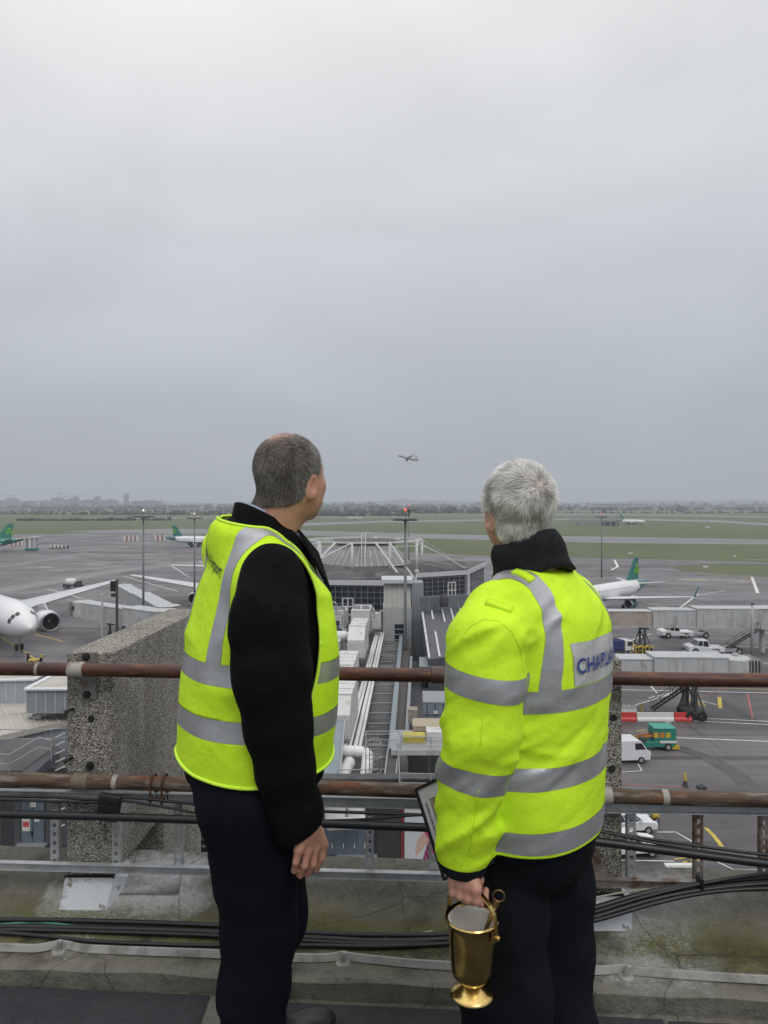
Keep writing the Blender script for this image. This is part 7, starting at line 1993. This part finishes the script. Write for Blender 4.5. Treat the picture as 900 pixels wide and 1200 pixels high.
railing('guard rail along the front of the deck with the yellow box', [(470, 862, 41), (540, 866, 41)], 41, 1)
railing('guard rail returning beside the dark walkway', [(467, 877, 39), (468, 906, 37.8), (540, 908, 37.8)], 38, 1)
railing('guard rail round the head of the cage ladder', [(427, 857, 42), (468, 857, 42), (467, 872, 40)], 40, 1)
railing('guard rail left of the cage ladder', [(396, 902, 38.6), (428, 902, 38.6), (429, 858, 41.8)], 40, 1)
c = W(438, 865, 40); r = thing('cage_ladder', 'galvanised ladder with round safety hoops below the roof pipes', 'ladder', (c[0], c[1], c[2]-4.2))
q = MB(); [q.tube([(s*.24, 0, 0), (s*.24, 0, 4.4)], .03, 7) for s in (-1, 1)]; q.build('stile', M_rail, r)
for k in range(14): MB().tube([(-.24, 0, .3+k*.3), (.24, 0, .3+k*.3)], .018, 6).build('rung', M_rail, r)
for k in range(5):
    pts = [(.42*math.sin(a), -.42+.42*math.cos(a), .9+.8*k) for a in [PI*2*i/14 for i in range(15)]]; MB().tube(pts, .022, 6, cap=False).build('hoop', M_rail, r)
q = MB(); [q.tube([(.42*math.sin(a), -.42+.42*math.cos(a), .7), (.42*math.sin(a), -.42+.42*math.cos(a), 4.4)], .015, 5) for a in (1.6, 3.1, 4.7)]; q.build('hoop_bar', M_rail, r)
r = thing('roof_walkway', 'narrow dark walkway strip edged in pale steel, beside the cage ladder', 'walkway', tuple(W(456, 900, 38.5))); q = MB(); P = [Vector(W(450, 915, 38.3)), Vector(W(464, 915, 38.3)), Vector(W(466, 877, 42)), Vector(W(455, 877, 42))]; oo = Vector(W(456, 900, 38.5)); q.extr([p-oo for p in P], (0, 0, -.1)); q.build('deck', M_roofd, r)
q = MB(); q.span(P[0]-oo, P[3]-oo, .08, .12); q.span(P[1]-oo, P[2]-oo, .08, .12); q.build('edge', M_rail, r)
def crate(label, px0, px1, y0, y1, Y, m, dp=1.0, name='storage_box', cat='box', grp=None):
    a = W(px0, y1, Y); b_ = W(px1, y0, Y); r = thing(name, label, cat, ((a[0]+b_[0])/2, Y, a[2]), -yaw, grp); w_ = b_[0]-a[0]; h_ = b_[2]-a[2]
    MB().box((0, dp/2, h_*.46), (w_, dp, h_*.92)).build('body', m, r, bevel=.02); MB().box((0, dp/2, h_*.96), (w_*1.04, dp*1.04, h_*.10)).build('lid', m, r, bevel=.01); return r
crate('long yellow storage box on the deck behind the guard rail', 473, 498, 864, 874, 42, mat('yellow_box', (.40, .34, .06), .6, noise=(2, .15)))
crate('white storage box right of the yellow one', 500, 520, 858, 872, 42.5, M_ahu)
crate('stack of tan boards behind the yellow storage box', 484, 516, 851, 857, 44, mat('tan_boards', (.36, .30, .22), .7, noise=(3, .2)), 1.6, 'board_stack', 'boards')
crate('pale dusty bundle lying on the deck near the grey cabin', 478, 489, 832, 848, 50, mat('dusty_sheet', (.26, .24, .19), .8, noise=(3, .4)), .8, 'bundle', 'bundle')
r = thing('deck_platform', 'steel deck carrying the yellow and white storage boxes', 'platform', tuple(W(505, 877, 41))); w_ = 4.6; MB().box((0, 1.6, -.08), (w_, 3.6, .12)).build('plate', M_rail, r); MB().box((0, -.25, -.15), (w_, .08, .3)).build('edge_beam', M_jb, r); q = MB(); [q.box((x, 1.5, -1.4), (.12, .12, 2.6)) for x in (-2.1, 0, 2.1)]; q.build('leg', M_rail, r)
# slanted blue-grey duct housing beside the vest
r = thing('duct_housing', 'slanting blue-grey duct housing just right of the yellow vest', 'duct', tuple(W(384, 915, 40))); oo = Vector(W(384, 915, 40)); P = [Vector(W(*p))-oo for p in ((370, 935, 39), (396, 935, 39), (404, 846, 46), (394, 846, 46))]; q = MB(); q.extr(P, (0, 0, -3.5)); q.build('casing', M_bluegrey, r); q = MB(); q.span(P[1]+Vector((0, 0, .05)), P[2]+Vector((0, 0, .05)), .10, .12); q.build('edge', M_rail, r)
# ---- left low roofs
zR = -12.6
def pr(px, py, z): return Vector(G(px, py, z))
o = pr(40, 850, zR); o.z = GZ
r = thing('low_terminal_block', 'low block with a beige sheet roof and grey walls at the left edge', 'building', o)
def lp(px, py, z=zR): p = pr(px, py, z); return (p.x-o.x, p.y-o.y)
h_ = zR-GZ
q = MB(); poly = [lp(-80, 873), lp(0, 862), lp(95, 841), lp(150, 826), lp(150, 800), lp(-80, 815)]; q.prism(poly, h_-.35, h_); q.build('roof', M_beige, r)
q = MB(); q.prism([(x*1.0, y+.35) for x, y in poly], 0, h_-.35); q.build('wall', M_clad, r)
q = MB()
for t in range(-60, 150, 13): a, b_ = lp(t, 862-(t*.22 if t > 0 else t*.14)), lp(t*1.0-18, 822-t*.08); q.span((a[0], a[1], h_+.02), (b_[0], b_[1], h_+.02), .07, .06)
q.build('roof_seam', M_fasc, r)
def roofbox(label, px0, px1, ytop, ybase, Y, dp, m, rz=0, ztop=None):
    x0_ = (px0-450)/F*Y; x1_ = (px1-450)/F*Y; z0 = CAMZ-(ybase-590)/F*Y; z1 = CAMZ-(ytop-590)/F*Y; w_ = x1_-x0_; hh = z1-z0
    r = thing('roof_housing', label, 'roof housing', (x0_, Y, z0), rz, 'grey housings on the low roof at left'); MB().box((w_/2, dp/2, hh/2), (w_, dp, hh)).build('wall', m, r)
    q = MB()
    for (cx, cy, sx, sy) in ((w_/2, -.02, w_+.1, .35), (w_/2, dp, w_+.1, .35), (.0, dp/2, .35, dp), (w_, dp/2, .35, dp)): q.box((cx, cy, hh+.04), (sx, sy, .10+.002*sx))
    q.build('coping', M_wh, r); MB().box((w_/2, dp/2, hh+.012), (w_*.9, dp*.95, .03)).build('roof', M_beige, r)
    q = MB(); n = max(2, int(w_/.6)); [q.box((w_*k/n, -.012, hh/2), (.04, .03, hh*.98)) for k in range(n+1)]; q.build('cladding_joint', M_fasc, r)
roofbox('grey box housing with a white coping, beside the left fin', 31, 110, 808, 836, 46, 4.2, M_clad)
roofbox('longer grey housing with a white coping at the left edge', -60, 36, 799, 832, 50, 2.6, mat('pale_clad', (.33, .35, .38), .5, noise=(.8, .08)), .10)
r = thing('roof_bundle', 'small pale heap of debris on the beige roof', 'debris', tuple(G(44, 841, zR)+np.array([0, 0, .02]))); rr_ = random.Random(3)
q = MB(); 
for k in range(7): q.box((rr_.uniform(-.6, .6), rr_.uniform(-.3, .3), .10+.03*k), (.5, .35, .12), rz=rr_.uniform(0, 3), rx=rr_.uniform(-.3, .3))
q.build('scraps', M_ahu, r)
# walkway with rails in front of the low block, dark pit and service doors underneath
railing('upper guard rail of the gantry at the left edge', [(-40, 855, 38), (60, 855, 38)], 38, 1)
railing('sloping guard rail of the gantry stair at the left edge', [(-40, 884, 36.5), (11, 884, 36.5), (46, 864, 37.5), (60, 868, 37.5)], 37, 1)
railing('guard rail beside the left fin', [(54, 855, 39), (80, 853, 39), (80, 858, 37)], 38, 1)
o2 = Vector(W(20, 905, 36.5)); r = thing('gantry', 'dark steel gantry platform with a sloping side below the low roof', 'gantry', tuple(o2)); q = MB(); P = [Vector(W(*p))-o2 for p in ((-60, 903, 37), (26, 903, 37), (66, 872, 39), (66, 866, 40), (-60, 868, 40))]; q.extr(P, (0, 0, -.25)); q.build('deck', M_roofd, r); q = MB(); q.extr([Vector(W(*p))-o2 for p in ((26, 904, 36.9), (66, 873, 38.9), (70, 878, 38.9), (36, 910, 36.9))], (0, -.2, -1.2)); q.build('side_cheek', M_slate, r)
c = W(71, 880, 36); r = thing('step_irons', 'row of pale step irons climbing beside the left fin', 'steps', (c[0], c[1], c[2])); 
for k in range(12): MB().span((-.25, 0, .7-.42*k), (.25, -.15, .95-.42*k), .07, .06).build('step', M_ahu, r)
Yd = 38.0; o3 = Vector(((30-450)/F*Yd, Yd, CAMZ-(1010-590)/F*Yd)); r = thing('service_wing', 'dark clad service wing with blue-grey double doors, seen through the ladder at left', 'building', tuple(o3)); hh = (1010-900)/F*Yd
MB().box((0, 1.5, hh/2), (12, 3, hh)).build('wall', M_dk, r)
def wr2(px0, px1, y0, y1, nm, m, off, par=r):
    a = Vector(W(px0, y1, Yd))-o3; b_ = Vector(W(px1, y0, Yd))-o3; return MB().box(((a.x+b_.x)/2, -off/2, (a.z+b_.z)/2), (b_.x-a.x, off, b_.z-a.z)).build(nm, m, par)
wr2(17, 110, 932, 990, 'cladding', M_slate, .03); wr2(24, 54, 935, 989, 'door_frame', M_dk, .05)
d1 = wr2(26, 39, 937, 987, 'door', M_door, .08); d2 = wr2(40, 52, 937, 987, 'door', M_door, .08)
M_sgr = mat('red_sign_print', (.45, .06, .05), .6); M_sgw = mat('white_sign', (.55, .55, .52), .6)
s1 = wr2(27, 36, 958, 973, 'door_notice', M_sgw, .10, d1); wr2(28, 35, 962, 968, 'notice_print', M_sgr, .11, d1); wr2(41, 47, 956, 962, 'door_notice', M_sgw, .10, d2); wr2(36, 43, 939, 945, 'door_notice', M_sgw, .10, d1); wr2(38, 39, 973, 979, 'handle', M_bolt, .14, d1)
wr2(22, 56, 987, 990, 'threshold', M_rail, .5)
r = thing('wall_vent', 'dark louvred vent grille behind the legs of the man in the vest', 'vent', tuple(W(240, 965, 5.2))); 
MB().box((0, 0, 0), (.22, .05, .62)).build('frame', M_dk, r)
for k in range(11): MB().box((0, -.035, -.26+.052*k), (.19, .02, .02), rx=.5).build('louvre_blade', M_jbd, r)

# ---- haze: the damp air between here and the horizon
hm = bpy.data.materials.new('damp_air'); hm.use_nodes = True; nt = hm.node_tree; nt.nodes.clear(); ou = nt.nodes.new('ShaderNodeOutputMaterial'); pv = nt.nodes.new('ShaderNodeVolumePrincipled')
pv.inputs['Color'].default_value = (.86, .92, 1.0, 1); pv.inputs['Density'].default_value = 2.0e-4; pv.inputs['Anisotropy'].default_value = 0.0
nt.links.new(pv.outputs[0], ou.inputs['Volume'])
tag(MB().box((0, 5300, (GZ-1+190)/2), (36000, 13000, 190-GZ+1)).build('haze', hm), kind='stuff')
# =====================================================================  SKY, LIGHT, CAMERA
def world():
    w = bpy.data.worlds.new('World'); SC.world = w; w.use_nodes = True; nt = w.node_tree; N = nt.nodes; L = nt.links
    bg = N['Background']; out = N['World Output']
    sky = N.new('ShaderNodeTexSky'); sky.sky_type = 'NISHITA'; sky.sun_disc = False
    sky.sun_elevation = math.radians(48); sky.sun_rotation = math.radians(-25); sky.dust_density = 4; sky.air_density = 1
    # a deck of stratus under that sky: even grey, brighter overhead, darker and bluer to the horizon
    tc = N.new('ShaderNodeTexCoord'); sp = N.new('ShaderNodeSeparateXYZ'); L.new(tc.outputs['Generated'], sp.inputs[0])
    ra = N.new('ShaderNodeValToRGB'); mr = N.new('ShaderNodeMapRange'); mr.inputs[1].default_value = 0; mr.inputs[2].default_value = 1
    L.new(sp.outputs[2], mr.inputs[0]); L.new(mr.outputs[0], ra.inputs[0])
    e = ra.color_ramp; S = 1.0
    stops = [(0.0, (.420, .450, .500)), (.13, (.440, .475, .540)), (.27, (.550, .582, .635)), (.42, (.695, .715, .745)), (.58, (.815, .822, .830)), (1.0, (1.6, 1.6, 1.6))]
    e.elements[0].position = 0; e.elements[0].color = (*stops[0][1], 1); e.elements[1].position = 1; e.elements[1].color = (*stops[-1][1], 1)
    for p, c in stops[1:-1]: x = e.elements.new(p); x.color = (*c, 1)
    mp = N.new('ShaderNodeMapping'); mp.inputs['Scale'].default_value = (1.0, 1.0, 2.6); L.new(tc.outputs['Generated'], mp.inputs['Vector'])
    n1 = N.new('ShaderNodeTexNoise'); n1.inputs['Scale'].default_value = 1.9; n1.inputs['Detail'].default_value = 7; n1.inputs['Roughness'].default_value = .52; n1.inputs['Distortion'].default_value = .4
    L.new(mp.outputs[0], n1.inputs['Vector'])
    m1 = N.new('ShaderNodeMapRange'); m1.inputs[1].default_value = .3; m1.inputs[2].default_value = .7; m1.inputs[3].default_value = .90; m1.inputs[4].default_value = 1.10
    L.new(n1.outputs['Fac'], m1.inputs[0])
    ml = N.new('ShaderNodeMix'); ml.data_type = 'RGBA'; ml.blend_type = 'MULTIPLY'; ml.inputs[0].default_value = 1
    cc = N.new('ShaderNodeCombineColor'); [L.new(m1.outputs[0], cc.inputs[i]) for i in range(3)]
    L.new(ra.outputs[0], ml.inputs[6]); L.new(cc.outputs[0], ml.inputs[7])
    # background strength stays low (0.1); the cloud deck is in the sky's own units
    sc = N.new('ShaderNodeVectorMath'); sc.operation = 'SCALE'; sc.inputs['Scale'].default_value = 10.0; L.new(ml.outputs[2], sc.inputs[0])
    mx = N.new('ShaderNodeMix'); mx.data_type = 'RGBA'; mx.inputs[0].default_value = .97
    L.new(sky.outputs[0], mx.inputs[6]); L.new(sc.outputs[0], mx.inputs[7])
    L.new(mx.outputs[2], bg.inputs['Color']); bg.inputs['Strength'].default_value = .1
world()
sd = bpy.data.lights.new('sun', 'SUN'); sd.energy = .9; sd.angle = math.radians(25); sd.color = (1, .97, .93)
so = bpy.data.objects.new('sun', sd); COL.objects.link(so)
so.rotation_euler = (math.radians(42), 0, math.radians(25)); so.location = (0, 0, 40)

cd = bpy.data.cameras.new('camera'); cam = bpy.data.objects.new('camera', cd); COL.objects.link(cam)
cam.location = (0, 0, CAMZ); cam.rotation_euler = (PI/2, 0, 0)
cd.sensor_fit = 'VERTICAL'; cd.sensor_height = 36; cd.lens = F/1200*36; cd.shift_y = -10/1200
cd.clip_start = .05; cd.clip_end = 40000
SC.camera = cam
SC.render.resolution_x = 768; SC.render.resolution_y = 1024
SC.view_settings.view_transform = 'Standard'; SC.view_settings.look = 'None'; SC.view_settings.exposure = 0; SC.view_settings.gamma = 1
SC.render.engine = 'CYCLES'
SC.cycles.volume_bounces = 0; SC.cycles.volume_step_rate = 4; SC.cycles.volume_max_steps = 64
